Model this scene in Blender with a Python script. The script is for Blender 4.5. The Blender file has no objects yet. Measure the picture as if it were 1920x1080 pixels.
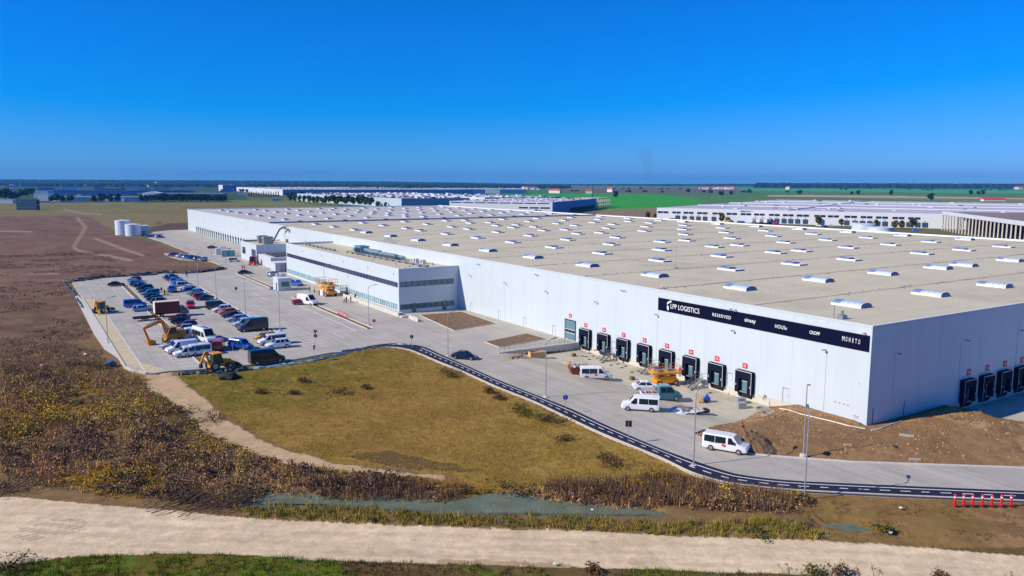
import bpy, bmesh, math, random
import numpy as np
from mathutils import Vector, Matrix
random.seed(7); rng = np.random.default_rng(7)
scene = bpy.context.scene
COL = scene.collection
# ------------------------------------------------------------------ camera
F, YAW, PITCH, ROLL = 1470.08, 0.5599, 0.134227, 0.0038
CAM = np.array([-90.73, -58.6, 30.95])
_fw = np.array([math.cos(PITCH)*math.sin(YAW), math.cos(PITCH)*math.cos(YAW), -math.sin(PITCH)])
_r0 = np.array([math.cos(YAW), -math.sin(YAW), 0.0]); _u0 = np.cross(_r0, _fw)
_rt = _r0*math.cos(ROLL)+_u0*math.sin(ROLL); _up = -_r0*math.sin(ROLL)+_u0*math.cos(ROLL)
def ray(px, py): return _fw+_rt*((px-960)/F)-_up*((py-540)/F)
def G(px, py, z=0.0):
    d = ray(px, py); return CAM+d*((z-CAM[2])/d[2])
def GX(px, py, x):
    d = ray(px, py); return CAM+d*((x-CAM[0])/d[0])
def GY(px, py, y):
    d = ray(px, py); return CAM+d*((y-CAM[1])/d[1])
def PX(P):
    d = np.asarray(P, float)-CAM; z = d@_fw; z = np.where(z < 1e-3, 1e-3, z)
    return 960+F*(d@_rt)/z, 540-F*(d@_up)/z
cd = bpy.data.cameras.new('camera'); cam = bpy.data.objects.new('camera', cd); COL.objects.link(cam)
cd.sensor_width = 36; cd.lens = F/1920*36; cd.clip_start = 0.5; cd.clip_end = 40000
M = Matrix.Identity(4)
for i in range(3):
    M[i][0] = _rt[i]; M[i][1] = _up[i]; M[i][2] = -_fw[i]; M[i][3] = CAM[i]
cam.matrix_world = M; scene.camera = cam
# ------------------------------------------------------------------ light
EL = math.radians(33.5); AZ = math.atan2(-12.9, 3.3)
w = bpy.data.worlds.new("World"); scene.world = w; w.use_nodes = True
nt = w.node_tree; nt.nodes.clear()
sky = nt.nodes.new('ShaderNodeTexSky'); sky.sky_type = 'NISHITA'; sky.sun_disc = False
sky.sun_elevation = EL; sky.sun_rotation = AZ % (2*math.pi); sky.altitude = 100
sky.air_density = 1.0; sky.dust_density = 0.0; sky.ozone_density = 10.0
sp = nt.nodes.new('ShaderNodeSeparateColor'); cb = nt.nodes.new('ShaderNodeCombineColor')
def _ch(i, sub, mulv):        # polarised, deep blue sky: per-channel response of the sky itself, the same for every ray
    a = nt.nodes.new('ShaderNodeMath'); a.operation = 'SUBTRACT'; a.inputs[1].default_value = sub; nt.links.new(sp.outputs[i], a.inputs[0])
    m = nt.nodes.new('ShaderNodeMath'); m.operation = 'MULTIPLY'; m.inputs[1].default_value = mulv; nt.links.new(a.outputs[0], m.inputs[0])
    x = nt.nodes.new('ShaderNodeMath'); x.operation = 'MAXIMUM'; x.inputs[1].default_value = 0.02; nt.links.new(m.outputs[0], x.inputs[0]); nt.links.new(x.outputs[0], cb.inputs[i])
bg = nt.nodes.new('ShaderNodeBackground'); bg.inputs['Strength'].default_value = 0.10
out = nt.nodes.new('ShaderNodeOutputWorld')
nt.links.new(sky.outputs[0], sp.inputs[0]); _ch(0, 2.0, 0.6); _ch(1, 0.0, 0.66); _ch(2, 0.0, 1.25); nt.links.new(cb.outputs[0], bg.inputs[0]); nt.links.new(bg.outputs[0], out.inputs[0])
sl = bpy.data.lights.new('sun', 'SUN'); sl.energy = 4.5; sl.angle = math.radians(0.5); sl.color = (1, 0.90, 0.74)
so = bpy.data.objects.new('sun', sl); COL.objects.link(so)
tosun = Vector((math.sin(AZ)*math.cos(EL), math.cos(AZ)*math.cos(EL), math.sin(EL)))
so.rotation_euler = tosun.to_track_quat('Z', 'Y').to_euler()
vs = scene.view_settings; vs.view_transform = 'Standard'; vs.look = 'None'; vs.exposure = 0.26; vs.gamma = 1
scene.display_settings.display_device = 'sRGB'
scene.cycles.max_bounces = 6; scene.cycles.volume_bounces = 0; scene.cycles.use_denoising = True
# ------------------------------------------------------------------ materials
def S(r, g, b):
    f = lambda c: (c/255/12.92) if c/255 <= 0.04045 else ((c/255+0.055)/1.055)**2.4
    return (f(r), f(g), f(b))
MATS = {}
def mat(name, col, rough=0.7, var=0.0, scale=1.0, metal=0.0, bump=0.0, bscale=None, spec=0.5, var2=0.0, scale2=0.1, coat=0.0, stretch=None, obj_space=False, attr=None, emit=None):
    if name in MATS: return MATS[name]
    m = bpy.data.materials.new(name); m.use_nodes = True; MATS[name] = m
    t = m.node_tree; N = t.nodes; L = t.links; b = N['Principled BSDF']
    b.inputs['Roughness'].default_value = rough; b.inputs['Metallic'].default_value = metal
    b.inputs['Specular IOR Level'].default_value = spec
    if coat: b.inputs['Coat Weight'].default_value = coat; b.inputs['Coat Roughness'].default_value = 0.08
    m.diffuse_color = (*col, 1)
    src = None
    if attr:
        a = N.new('ShaderNodeVertexColor'); a.layer_name = attr; src = a.outputs[0]
    def vec():
        if obj_space:
            return N.new('ShaderNodeTexCoord').outputs['Object']
        return N.new('ShaderNodeNewGeometry').outputs['Position']
    def mul(src, amt, sc, det=5, st=None):
        v = vec()
        if st:
            mp = N.new('ShaderNodeMapping'); mp.inputs['Scale'].default_value = st; L.new(v, mp.inputs[0]); v = mp.outputs[0]
        n = N.new('ShaderNodeTexNoise'); n.inputs['Scale'].default_value = sc; n.inputs['Detail'].default_value = det; n.inputs['Roughness'].default_value = 0.62
        L.new(v, n.inputs['Vector'])
        r = N.new('ShaderNodeMapRange'); r.inputs[1].default_value = 0.28; r.inputs[2].default_value = 0.72
        r.inputs[3].default_value = 1-amt; r.inputs[4].default_value = 1+amt; L.new(n.outputs[0], r.inputs[0])
        x = N.new('ShaderNodeMix'); x.data_type = 'RGBA'; x.blend_type = 'MULTIPLY'; x.inputs[0].default_value = 1
        if src is None: x.inputs[6].default_value = (*col, 1)
        else: L.new(src, x.inputs[6])
        L.new(r.outputs[0], x.inputs[7]); return x.outputs[2]
    if var: src = mul(src, var, scale, st=stretch)
    if var2: src = mul(src, var2, scale2)
    if src is not None: L.new(src, b.inputs['Base Color'])
    else: b.inputs['Base Color'].default_value = (*col, 1)
    if bump:
        n = N.new('ShaderNodeTexNoise'); n.inputs['Scale'].default_value = bscale or scale; n.inputs['Detail'].default_value = 6
        L.new(vec(), n.inputs['Vector'])
        bp = N.new('ShaderNodeBump'); bp.inputs['Strength'].default_value = 1; bp.inputs['Distance'].default_value = bump
        L.new(n.outputs[0], bp.inputs['Height']); L.new(bp.outputs[0], b.inputs['Normal'])
    if emit:
        b.inputs['Emission Color'].default_value = (*emit, 1); b.inputs['Emission Strength'].default_value = 1
    return m
# ------------------------------------------------------------------ mesh builder
class MB:
    def __init__(s): s.v = []; s.f = []; s.m = []
    def add(s, vs, fs, mi=0):
        o = len(s.v); s.v += [tuple(map(float, p)) for p in vs]
        for f in fs: s.f.append(tuple(o+i for i in f)); s.m.append(mi)
        return s
    def box(s, x0, x1, y0, y1, z0, z1, mi=0):
        x0, x1 = min(x0, x1), max(x0, x1); y0, y1 = min(y0, y1), max(y0, y1); z0, z1 = min(z0, z1), max(z0, z1)
        v = [(x0,y0,z0),(x1,y0,z0),(x1,y1,z0),(x0,y1,z0),(x0,y0,z1),(x1,y0,z1),(x1,y1,z1),(x0,y1,z1)]
        return s.add(v, [(0,3,2,1),(4,5,6,7),(0,1,5,4),(1,2,6,5),(2,3,7,6),(3,0,4,7)], mi)
    def hexa(s, v8, mi=0):
        return s.add(v8, [(0,3,2,1),(4,5,6,7),(0,1,5,4),(1,2,6,5),(2,3,7,6),(3,0,4,7)], mi)
    def prism(s, pts, z0, z1, mi=0):     # polygon counter-clockwise in xy
        n = len(pts); v = [(p[0],p[1],z0) for p in pts]+[(p[0],p[1],z1) for p in pts]
        return s.add(v, [tuple(range(n))[::-1], tuple(range(n,2*n))]+[(i,(i+1)%n,n+(i+1)%n,n+i) for i in range(n)], mi)
    def prismy(s, pts, y0, y1, mi=0):    # polygon in xz, extruded along y
        n = len(pts); v = [(p[0],y0,p[1]) for p in pts]+[(p[0],y1,p[1]) for p in pts]
        return s.add(v, [tuple(range(n)), tuple(range(n,2*n))[::-1]]+[(i,n+i,n+(i+1)%n,(i+1)%n) for i in range(n)], mi)
    def tube(s, a, b, r, r2=None, n=8, mi=0, cap=True):
        a = Vector(a); b = Vector(b); d = (b-a)
        if d.length < 1e-6: return s
        q = d.to_track_quat('Z','Y'); r2 = r if r2 is None else r2; v = []
        for c, rr in ((a,r),(b,r2)):
            for i in range(n):
                t = 2*math.pi*i/n; v.append(c+q @ Vector((rr*math.cos(t), rr*math.sin(t), 0)))
        fs = [(i,(i+1)%n,n+(i+1)%n,n+i) for i in range(n)]
        if cap: fs += [tuple(range(n))[::-1], tuple(range(n,2*n))]
        return s.add(v, fs, mi)
    def bar(s, a, b, w, h, mi=0):        # square bar between two points
        a = Vector(a); b = Vector(b); d = b-a
        q = d.to_track_quat('X','Z'); L = d.length
        v = [a+q @ Vector((x,y,z)) for z in (-h/2,h/2) for x,y in ((0,-w/2),(L,-w/2),(L,w/2),(0,w/2))]
        return s.hexa(v, mi)
    def path(s, pts, r, n=8, mi=0):
        for a, b in zip(pts[:-1], pts[1:]): s.tube(a, b, r, n=n, mi=mi)
        return s
    def loft(s, rings, mi=0, cap=True):
        n = len(rings[0]); v = [p for r in rings for p in r]; fs = []
        for k in range(len(rings)-1):
            for i in range(n):
                j = (i+1) % n; fs.append((k*n+i, k*n+j, (k+1)*n+j, (k+1)*n+i))
        if cap: fs += [tuple(range(n))[::-1], tuple(range((len(rings)-1)*n, len(rings)*n))]
        return s.add(v, fs, mi)
    def lathe(s, prof, c=(0,0,0), n=16, mi=0):
        rings = [[(c[0]+r*math.cos(2*math.pi*i/n), c[1]+r*math.sin(2*math.pi*i/n), c[2]+z) for i in range(n)] for r, z in prof]
        return s.loft(rings, mi)
    def wheel(s, x, y, z, r, wd, mi=0, n=14, rim=None):
        s.tube((x,y-wd/2,z),(x,y+wd/2,z), r, n=n, mi=mi)
        if rim is not None:
            for sg in (-1, 1): s.tube((x,y+sg*wd/2,z),(x,y+sg*(wd/2+0.012),z), r*0.62, n=10, mi=rim)
        return s
    def blob(s, c, r, seed=0, sub=2, squash=0.6, rough=0.25, mi=0):
        bm = bmesh.new(); bmesh.ops.create_icosphere(bm, subdivisions=sub, radius=1)
        rr = random.Random(seed); ph = [rr.uniform(0,6.3) for _ in range(6)]; vs = []
        for v in bm.verts:
            p = v.co; k = 1+rough*(0.5*math.sin(3*p.x+ph[0])*math.cos(2.6*p.y+ph[1])+0.35*math.sin(6*p.y+ph[2]+2*p.z)+0.3*rr.uniform(-1,1))
            vs.append((c[0]+p.x*k*r, c[1]+p.y*k*r, c[2]+p.z*k*r*squash))
        bm.verts.index_update(); fs = [tuple(x.index for x in f.verts) for f in bm.faces]; bm.free()
        return s.add(vs, fs, mi)
    def mesh(s, name, mats, smooth=False):
        me = bpy.data.meshes.new(name); me.from_pydata(s.v, [], s.f); me.update()
        for m in mats: me.materials.append(m)
        if len(mats) > 1: me.polygons.foreach_set('material_index', s.m)
        if smooth: me.polygons.foreach_set('use_smooth', [True]*len(s.f))
        bm = bmesh.new(); bm.from_mesh(me); bmesh.ops.recalc_face_normals(bm, faces=bm.faces); bm.to_mesh(me); bm.free()
        return me
    def build(s, name, mats, parent=None, smooth=False, loc=None):
        if not isinstance(mats, (list, tuple)): mats = [mats]
        return link(name, s.mesh(name, mats, smooth), parent, loc)
def smooth_angle(o, deg=40):
    o.data.polygons.foreach_set('use_smooth', [True]*len(o.data.polygons))
    try: o.data.set_sharp_from_angle(angle=math.radians(deg))
    except Exception: pass
    return o
def link(name, me, parent=None, loc=None):
    o = bpy.data.objects.new(name, me); COL.objects.link(o)
    if parent is not None: o.parent = parent
    if loc is not None: o.location = loc
    return o
def tag(o, label=None, cat=None, group=None, kind=None):
    if label: o['label'] = label
    if cat: o['category'] = cat
    if group: o['group'] = group
    if kind: o['kind'] = kind
    return o
def thing(name, label, cat, loc=(0,0,0), rz=0.0, group=None):
    o = bpy.data.objects.new(name, None); COL.objects.link(o); o.empty_display_size = 0.2
    o.location = tuple(map(float, loc)); o.rotation_euler = (0,0,rz)
    return tag(o, label, cat, group)
KIDS = {}
def kids(o):
    return [c for c in COL.objects if c.parent == o]
class Proto:
    """a built thing kept with its tree of parts so that copies are cheap"""
    def __init__(s, root): s.root = root; s.tree = s.collect(root); s.used = False
    def collect(s, o): return [(c, s.collect(c)) for c in o.children]
    def _copy(s, tree, par, remap, out):
        for c, sub in tree:
            d = c.copy(); COL.objects.link(d); d.parent = par
            s.fix(d, remap); out.append(d); s._copy(sub, d, remap, out)
    def fix(s, d, remap):
        if remap and d.type == 'MESH':
            for i, sl in enumerate(d.material_slots):
                base = d.data.materials[i]
                if base is not None and base.name in remap:
                    sl.link = 'OBJECT'; sl.material = remap[base.name]
    def place(s, loc, rz, label=None, group=None, remap=None, scale=None, name=None):
        if not s.used:
            r = s.root; s.used = True; s.pending = (r, remap)
        else:
            r = s.root.copy(); COL.objects.link(r); s._copy(s.tree, r, remap, [])
            for k in ('label', 'group'):
                if k in r.keys() and k == 'group' and group is None: del r[k]
        r.location = tuple(map(float, loc)); r.rotation_euler = (0,0,rz)
        if scale: r.scale = (scale,)*3 if not isinstance(scale, tuple) else scale
        if label: r['label'] = label
        if group: r['group'] = group
        if name: r.name = name
        return r
    def finish(s):
        if s.used and s.pending[1]:
            def walk(t):
                for c, sub in t: s.fix(c, s.pending[1]); walk(sub)
            walk(s.tree)
ORD = 'first second third fourth fifth sixth seventh eighth ninth tenth eleventh twelfth thirteenth fourteenth fifteenth sixteenth seventeenth eighteenth nineteenth twentieth'.split()
def text_mesh(body, size, extrude=0.02, offset=0.0, spacing=1.0, align='LEFT'):
    cu = bpy.data.curves.new('t', 'FONT'); cu.body = body; cu.size = size; cu.extrude = extrude; cu.offset = offset; cu.space_character = spacing
    cu.align_x = align; cu.resolution_u = 4
    o = bpy.data.objects.new('t', cu); COL.objects.link(o)
    dg = bpy.context.evaluated_depsgraph_get(); ev = o.evaluated_get(dg)
    me = bpy.data.meshes.new_from_object(ev); bpy.data.objects.remove(o); bpy.data.curves.remove(cu)
    me.name = 'lettering'; return me
FACE_MX = Matrix(((0,0,-1,0),(-1,0,0,0),(0,1,0,0),(0,0,0,1)))   # text on a wall that faces -X
FACE_MY = Matrix(((1,0,0,0),(0,0,-1,0),(0,1,0,0),(0,0,0,1)))    # text on a wall that faces -Y
def text_fit(name, body, m, parent, mx, width, height=None, **k):
    me = text_mesh(body, 1.0, **k); xs = [v.co.x for v in me.vertices]; ys = [v.co.y for v in me.vertices]
    wx = max(xs)-min(xs); hy = max(ys)-min(ys); sx = width/wx; sy = sx if height is None else height/hy
    cx = (max(xs)+min(xs))/2; cy = (max(ys)+min(ys))/2
    for v in me.vertices: v.co.x = (v.co.x-cx)*sx; v.co.y = (v.co.y-cy)*sy
    me.transform(mx); me.materials.clear(); me.materials.append(m)
    return link(name, me, parent)
def vnoise(x, y, s=1.0, seed=0):
    x = np.asarray(x, float)/s+seed*17.31; y = np.asarray(y, float)/s-seed*9.77
    xi = np.floor(x).astype(np.int64); yi = np.floor(y).astype(np.int64); fx = x-xi; fy = y-yi
    fx = fx*fx*(3-2*fx); fy = fy*fy*(3-2*fy)
    def h(a, b):
        n = (a*374761393+b*668265263+seed*1442695041) & 0xffffffff
        n = ((n ^ (n >> 13))*1274126177) & 0xffffffff
        return ((n ^ (n >> 16)) & 0xffff)/65535.0
    return (h(xi,yi)*(1-fx)+h(xi+1,yi)*fx)*(1-fy)+(h(xi,yi+1)*(1-fx)+h(xi+1,yi+1)*fx)*fy
def fbm(x, y, s, seed=0, o=4):
    t = 0; a = 0.5; n = 0
    for k in range(o): t = t+a*vnoise(x, y, s/2**k, seed+k); n += a; a *= 0.55
    return t/n
def inpoly(px, py, poly):
    px = np.asarray(px); py = np.asarray(py); r = np.zeros(px.shape, bool); n = len(poly); j = n-1
    for i in range(n):
        xi, yi = poly[i]; xj, yj = poly[j]
        if yi != yj: r ^= ((yi > py) != (yj > py)) & (px < (xj-xi)*(py-yi)/(yj-yi)+xi)
        j = i
    return r
def polydist(px, py, pts):
    d = np.full(np.shape(px), 1e9)
    for (x0,y0),(x1,y1) in zip(pts[:-1], pts[1:]):
        dx, dy = x1-x0, y1-y0; t = np.clip(((px-x0)*dx+(py-y0)*dy)/(dx*dx+dy*dy+1e-12), 0, 1)
        d = np.minimum(d, np.hypot(px-x0-t*dx, py-y0-t*dy))
    return d
# ------------------------------------------------------------------ ground heights and outlines
def yardz(x, y):
    """height of the pavement: the loading yards fall about 1.2 m towards the docks"""
    x = np.asarray(x, float); y = np.asarray(y, float)
    t = np.clip((x+19)/11, 0, 1); t = t*t*(3-2*t)
    a = np.where((y > 9) & (y < 61.4) & (x < 0.5) & (y > 9.3+(x+21)*0.3), -1.25*t, 0.0)
    t2 = np.clip((y+26)/14, 0, 1); t2 = t2*t2*(3-2*t2)
    b = np.where((x > 17.5) & (y < 0.5) & (y > -26), -1.25*t2, 0.0)
    return np.minimum(a, b)
def P(px, py, dz=0.0):
    """a point on the pavement seen at a pixel of the photograph"""
    z = 0.0
    for _ in range(12):
        q = G(px, py, z+dz); z = float(yardz(q[0], q[1]))
    q = G(px, py, z+dz); return (float(q[0]), float(q[1]), z)
def gpoly(l): return [tuple(G(*p)[:2]) for p in l]
LOT_EDGE = [(154,559),(232,687),(248,695),(273,700),(293,699),(314,696),(345,694),(400,690.5),(447,686),(482,682),(557,673),(620,661),(640,657)]
BIKE_IN = [(640,657),(666,653.8),(712,645.5),(752,643.9),(793,649.7),(829.6,665.6),(865.5,681),(933.8,711.8),(1003.4,739.7),(1068.4,765.3),(1119.7,789.2),(1171,812.3),(1240,841.4),(1297.7,862.5),(1356.3,882),(1395.4,891),(1480,900.6),(1640,908.6),(1920,920.6)]
BIKE_OUT = [(641,659.5),(666,656.5),(712,649.5),(752,651.5),(782,660.5),(822.7,677.6),(865.5,694.7),(933.8,725.5),(1000,751.6),(1068.4,784),(1119.7,808),(1171,829.4),(1240,857.6),(1300,886),(1356.3,902.6),(1395.4,908.4),(1480,917.2),(1640,925.8),(1920,937.9)]
bo = gpoly(BIKE_OUT); bi = gpoly(BIKE_IN)
def ext(l, d=60):
    (x0,y0),(x1,y1) = l[-2], l[-1]; n = math.hypot(x1-x0,y1-y0); return l+[(x1+(x1-x0)/n*d, y1+(y1-y0)/n*d)]
def smoothline(l, n=4):
    out = []
    for i in range(len(l)-1):
        p0 = l[max(i-1,0)]; p1 = l[i]; p2 = l[i+1]; p3 = l[min(i+2,len(l)-1)]
        for k in range(n):
            t = k/n
            out.append(tuple(0.5*((2*p1[c])+(-p0[c]+p2[c])*t+(2*p0[c]-5*p1[c]+4*p2[c]-p3[c])*t*t+(-p0[c]+3*p1[c]-3*p2[c]+p3[c])*t**3) for c in (0,1)))
    return out+[tuple(l[-1])]
bo = ext(smoothline(bo)); bi = ext(smoothline(bi))
far_kerb = gpoly([(1380,848),(1450,855),(1600,866),(1920,877)]); far_kerb = ext(far_kerb)
top_edge = gpoly([(135,530),(146,525.5),(198,521),(240,518.5),(292,516),(303,512.5),(348,513.5),(379,511.5),(422,506),(430,503.5),(428,502.5),(400,491.7),(390,489),(340,486.7),(316.7,480),(307.5,475),(325,474),(342,475.4),(366.7,477.5),(333,465),(303,453),(274,444),(287,435),(317,431.7),(353,430.4)])
PAVED = gpoly(LOT_EDGE)[:-1]+bo+far_kerb[::-1]+[(-21.3,9.4),(-19,9.9),(-19,61.3),(0.2,61.3),(0.2,475)]+top_edge[::-1]
YARD = [(-19,9.9),(0.2,15.66),(0.2,61.3),(-19,61.3)]
YARD2 = [(18,0.3),(18,-7),(22,-15),(34,-22),(60,-26),(180,-26),(180,0.3)]
BLD = [(0,0),(178,0),(178,475),(0,475)]
# region outlines in the photograph; every one is a patch of ground at its place on the plain
FIELD = [(325,705),(380,700),(447,690),(500,683),(560,675),(640,660.5)]+[(p[0],p[1]+0.8) for p in BIKE_OUT[1:14]]+[(1330,897),(1260,900),(1200,905),(1130,910),(1050,912),(950,908),(850,890),(760,873),(650,865),(560,845),(470,805),(400,755),(350,720)]
PATH = [(296,712),(320,722),(360,755),(410,795),(470,828),(540,852),(640,871),(745,882),(832,891)]
BRUSH = [(0,640),(120,640),(185,655),(215,690),(265,708),(300,715),(330,745),(380,790),(440,822),(540,860),(640,878),(760,890),(860,905),(1000,915),(1130,912),(1240,897),(1340,886),(1440,903),(1500,925),(1490,960),(1350,955),(1250,940),(1130,945),(1000,925),(900,915),(820,925),(700,930),(600,925),(500,935),(440,950),(330,935),(200,925),(60,905),(0,880)]
WATER1 = [(440,935),(520,920),(640,928),(740,927),(860,932),(905,920),(960,918),(1010,928),(1080,938),(1180,944),(1250,952),(1260,960),(1190,966),(1100,963),(1000,962),(850,962),(760,955),(640,946),(520,944),(470,945)]
WATER2 = [(1500,974),(1540,974),(1600,978),(1650,986),(1668,998),(1620,1000),(1560,992),(1515,985)]
DIRT = [(-900,935),(0,924),(60,928),(150,938),(250,945),(330,950),(380,958),(430,962),(470,966),(620,974),(760,980),(900,986),(1100,990),(1240,998),(1500,1006),(1700,1018),(1920,1035),(2600,1090),(2600,1250),(1920,1098),(1700,1082),(1500,1072),(1240,1063),(1000,1058),(800,1052),(640,1047),(480,1036),(300,1032),(150,1036),(60,1046),(0,1058),(-900,1100)]
EARTH = [(1300,812),(1440,752),(1500,765),(1620,795),(1645,798),(1700,785),(1760,768),(1800,764),(1860,782),(1905,800),(2100,830),(2300,900),(1920,877),(1600,866),(1450,855),(1380,848)]
VERGE = [(1300,888),(1356,904),(1440,914),(1510,920),(1640,927),(1920,939),(2400,960),(2400,1080),(1920,1035),(1700,1018),(1560,1003),(1500,965),(1440,920)]
DARKFIELD = [(-600,405),(0,405),(130,403),(172,407),(195,422),(222,440),(262,446),(300,458),(345,475),(440,520),(400,512),(300,516),(200,522),(140,527),(125,528),(150,570),(175,630),(120,645),(0,645),(-600,700)]
KH = [(1640,800),(1760,772),(1800,768),(1850,785),(1800,795),(1700,800)]

def ground_color(x, y, px, py):
    n1 = fbm(x, y, 22, 1); n2 = fbm(x, y, 5, 2); n3 = fbm(x, y, 1.4, 3, 3); nb = fbm(x, y, 90, 5)
    c = np.empty((len(x), 3)); c[:] = S(104,104,66)
    dist = np.hypot(x-CAM[0], y-CAM[1]); c[dist < 430] = S(128,102,66)
    jx = px+(n2-0.5)*22*np.clip(150/dist, 0.05, 1); jy = py+(n3-0.5)*12*np.clip(150/dist, 0.05, 1)
    def put(mask, col, amt=None):
        if amt is None: c[mask] = col
        else: a = (amt*mask)[:, None]; c[:] = c*(1-a)+np.array(col)*a
    rt = _rt
    lat = (x-CAM[0])*_r0[0]+(y-CAM[1])*_r0[1]
    dep = (x-CAM[0])*math.sin(YAW)+(y-CAM[1])*math.cos(YAW)
    # far plain: strips of crops
    far = dist > 900
    k = vnoise(dep, dep*0, 260, 11)*0.6+vnoise(lat+dep*0.4, dep*0.15, 900, 12)*0.4
    put(far, S(82,124,62)); put(far & (k > 0.60), S(116,100,74)); put(far & (k < 0.38), S(66,118,62)); put(far & (k > 0.66), S(128,112,84))
    put(far & (lat < -250), S(84,92,66), 0.6)
    put(inpoly(px, py, [(-300,340),(440,345),(470,378),(350,379),(0,380),(-300,384)]), S(62,80,58))
    put(inpoly(px, py, [(860,366),(1000,363),(1200,363),(1260,367),(1330,377),(1280,389),(1230,391),(1160,391),(1150,393),(960,386)]), S(58,150,40))
    put(inpoly(px, py, [(1000,355),(1280,354),(1400,357),(1400,361),(1100,362)]), S(112,92,82))
    put(inpoly(px, py, [(1380,353),(1920,357),(2500,360),(2500,366),(1920,363),(1400,357)]), S(78,156,88))
    put(inpoly(px, py, [(1440,365.5),(1600,366),(1850,370),(2000,372),(2000,375),(1850,372.5),(1440,368.5)]), S(186,160,128))
    put(inpoly(px, py, [(1500,369),(1850,373),(2300,377),(2300,388),(1920,385),(1840,381),(1760,375)]), S(122,126,82))
    put(inpoly(px, py, [(1840,378),(1920,382),(2300,392),(2300,398),(1920,390),(1850,383)]), S(110,84,66))
    put(inpoly(px, py, [(1140,392),(1240,390),(1250,400),(1235,412),(1100,408),(1120,398)]), S(140,116,88))
    # olive field left, dry ploughed field
    put(inpoly(px, py, [(-600,381),(0,380),(350,379),(470,378),(560,378),(640,388),(353,396),(353,440),(250,442),(215,430),(190,420),(172,405),(0,405),(-600,408)]), S(128,114,72))
    put(inpoly(jx, jy, [(-600,383),(560,383),(640,390),(353,393),(353,399),(-600,402)]) & (n1 > 0.5), S(104,108,56), 0.75)
    put(inpoly(px, py, [(420,374),(600,376),(640,386),(560,382),(440,380)]), S(96,132,48), 0.7)
    dk = inpoly(jx, jy, DARKFIELD); put(dk, S(116,88,72))
    g = np.clip((py-440)/160, 0, 1); c[dk] = (c*(1-g[:,None])+np.array(S(108,84,60))*g[:,None])[dk]
    put(dk & (n2 > 0.56), S(128,102,78), 0.5); put(dk & (n1 < 0.42), S(94,72,56), 0.5); sk = vnoise(x+0.2*y, y*0.0+(y+0.25*x), 9, 23); put(dk & (sk > 0.62), S(134,108,84), 0.35)
    put(inpoly(px, py, [(353,431),(290,436),(270,443),(265,440),(285,425),(320,418),(353,417)]), S(96,76,62))
    for pl, wd in (([(145,408),(160,425),(155,435),(137,463),(150,470),(200,478),(245,487)],2.2),([(180,447),(215,460),(240,469),(268,478)],2.0),([(0,433),(60,434)],1.2),([(120,392),(150,399),(190,402)],1.3),([(0,512),(110,512)],1.6)):
        d = polydist(px, py, pl); put(d < wd*1.6, S(158,134,112), np.clip(1.5-d/wd, 0, 0.85))
    # near ground
    br = inpoly(jx, jy, BRUSH); put(br, S(104,82,56)); put(br & (n2 > 0.55), S(124,98,62), 0.7); put(br & (n1 < 0.43), S(86,70,56), 0.6)
    for pl in ([(60,722),(110,712),(180,722),(160,735),(80,735)],[(0,760),(60,755),(170,752),(220,757),(180,768),(60,778),(0,778)],[(300,835),(400,808),(450,822),(460,835),(360,850)],[(110,900),(230,865),(320,900),(230,925)]):
        put(inpoly(jx+(n1-0.5)*120, jy+(n2-0.5)*40, pl) & (n3 > 0.42), S(138,110,34), 0.6)
    gold = polydist(jx, jy, [(455,830),(540,855),(640,875),(760,893),(860,905),(960,912)]); put(gold < 11, S(150,116,30), 0.75)
    fl = inpoly(jx, jy, FIELD); put(fl, S(148,122,54))
    gg = np.clip((820-px-(py-700)*2.4)/300+(n1-0.5)*0.9, 0, 1); put(fl, S(98,108,14), gg)
    put(fl & (n2 > 0.54), S(164,134,66), 0.5); put(fl & (n3 > 0.58), S(116,92,40), 0.5); put(fl & (nb > 0.55), S(150,112,58), 0.4); put(fl & (n2 < 0.40), S(120,94,40), 0.4)
    bare = polydist(jx, jy, [(860,672),(980,722),(1100,775),(1230,838)]); put(fl & (bare < 13) & (n2 > 0.35), S(152,122,84), 0.65)
    dkp = inpoly(jx, jy, [(640,845),(720,838),(820,860),(900,875),(840,880),(740,870)]); put(dkp, S(78,62,44), 0.7)
    pt = polydist(jx, jy, PATH); wpt = np.interp(px, [290,360,470,640,840], [24,22,15,5,4]); put((pt < wpt), S(188,160,122))
    put(inpoly(jx, jy, WATER1), S(92,100,86)); put(inpoly(jx, jy, WATER2), S(70,66,48))
    vg = inpoly(jx, jy, VERGE); put(vg, S(146,114,76)); put(vg & (n2 > 0.53), S(118,92,58), 0.7); put(vg & (n1 > 0.55), S(128,104,50), 0.5)
    dr = inpoly(px+(n2-0.5)*14, py+(n3-0.5)*5, DIRT); put(dr, S(216,193,158))
    st = vnoise(x*_r0[0]+y*_r0[1]*1.0, (x*0.55+y*0.83)*9, 6, 21); put(dr & (st > 0.6), S(198,177,142), 0.6); put(dr & (n1 > 0.55), S(224,203,166), 0.6)
    put(dr & (n2 < 0.37), S(200,180,148), 0.4)
    rl = np.abs(((py-np.interp(px,[0,640,1240,1920],[990,1010,1030,1065]))/9.0+n1*1.5) % 2-1); put(dr & (rl < 0.4), S(194,172,138), 0.35)
    rut = polydist(px, py, [(40,1000),(90,985),(150,978)]); put(dr & (rut < 14) & (((px*0.25+py) % 5) < 1.6), S(140,120,92), 0.6)
    put(polydist(jx, jy, [(820,1049),(950,1052),(1080,1058)]) < 5, S(160,138,104), 0.8)
    low = (~dr) & (py > 1020); put(low, S(96,90,30)); put(low & (n2 > 0.5), S(88,108,24), 0.75); put(low & (px > 640) & (n1 > 0.42), S(104,84,54), 0.8); put(low & (n3 > 0.6), S(120,96,48), 0.5)
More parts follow.
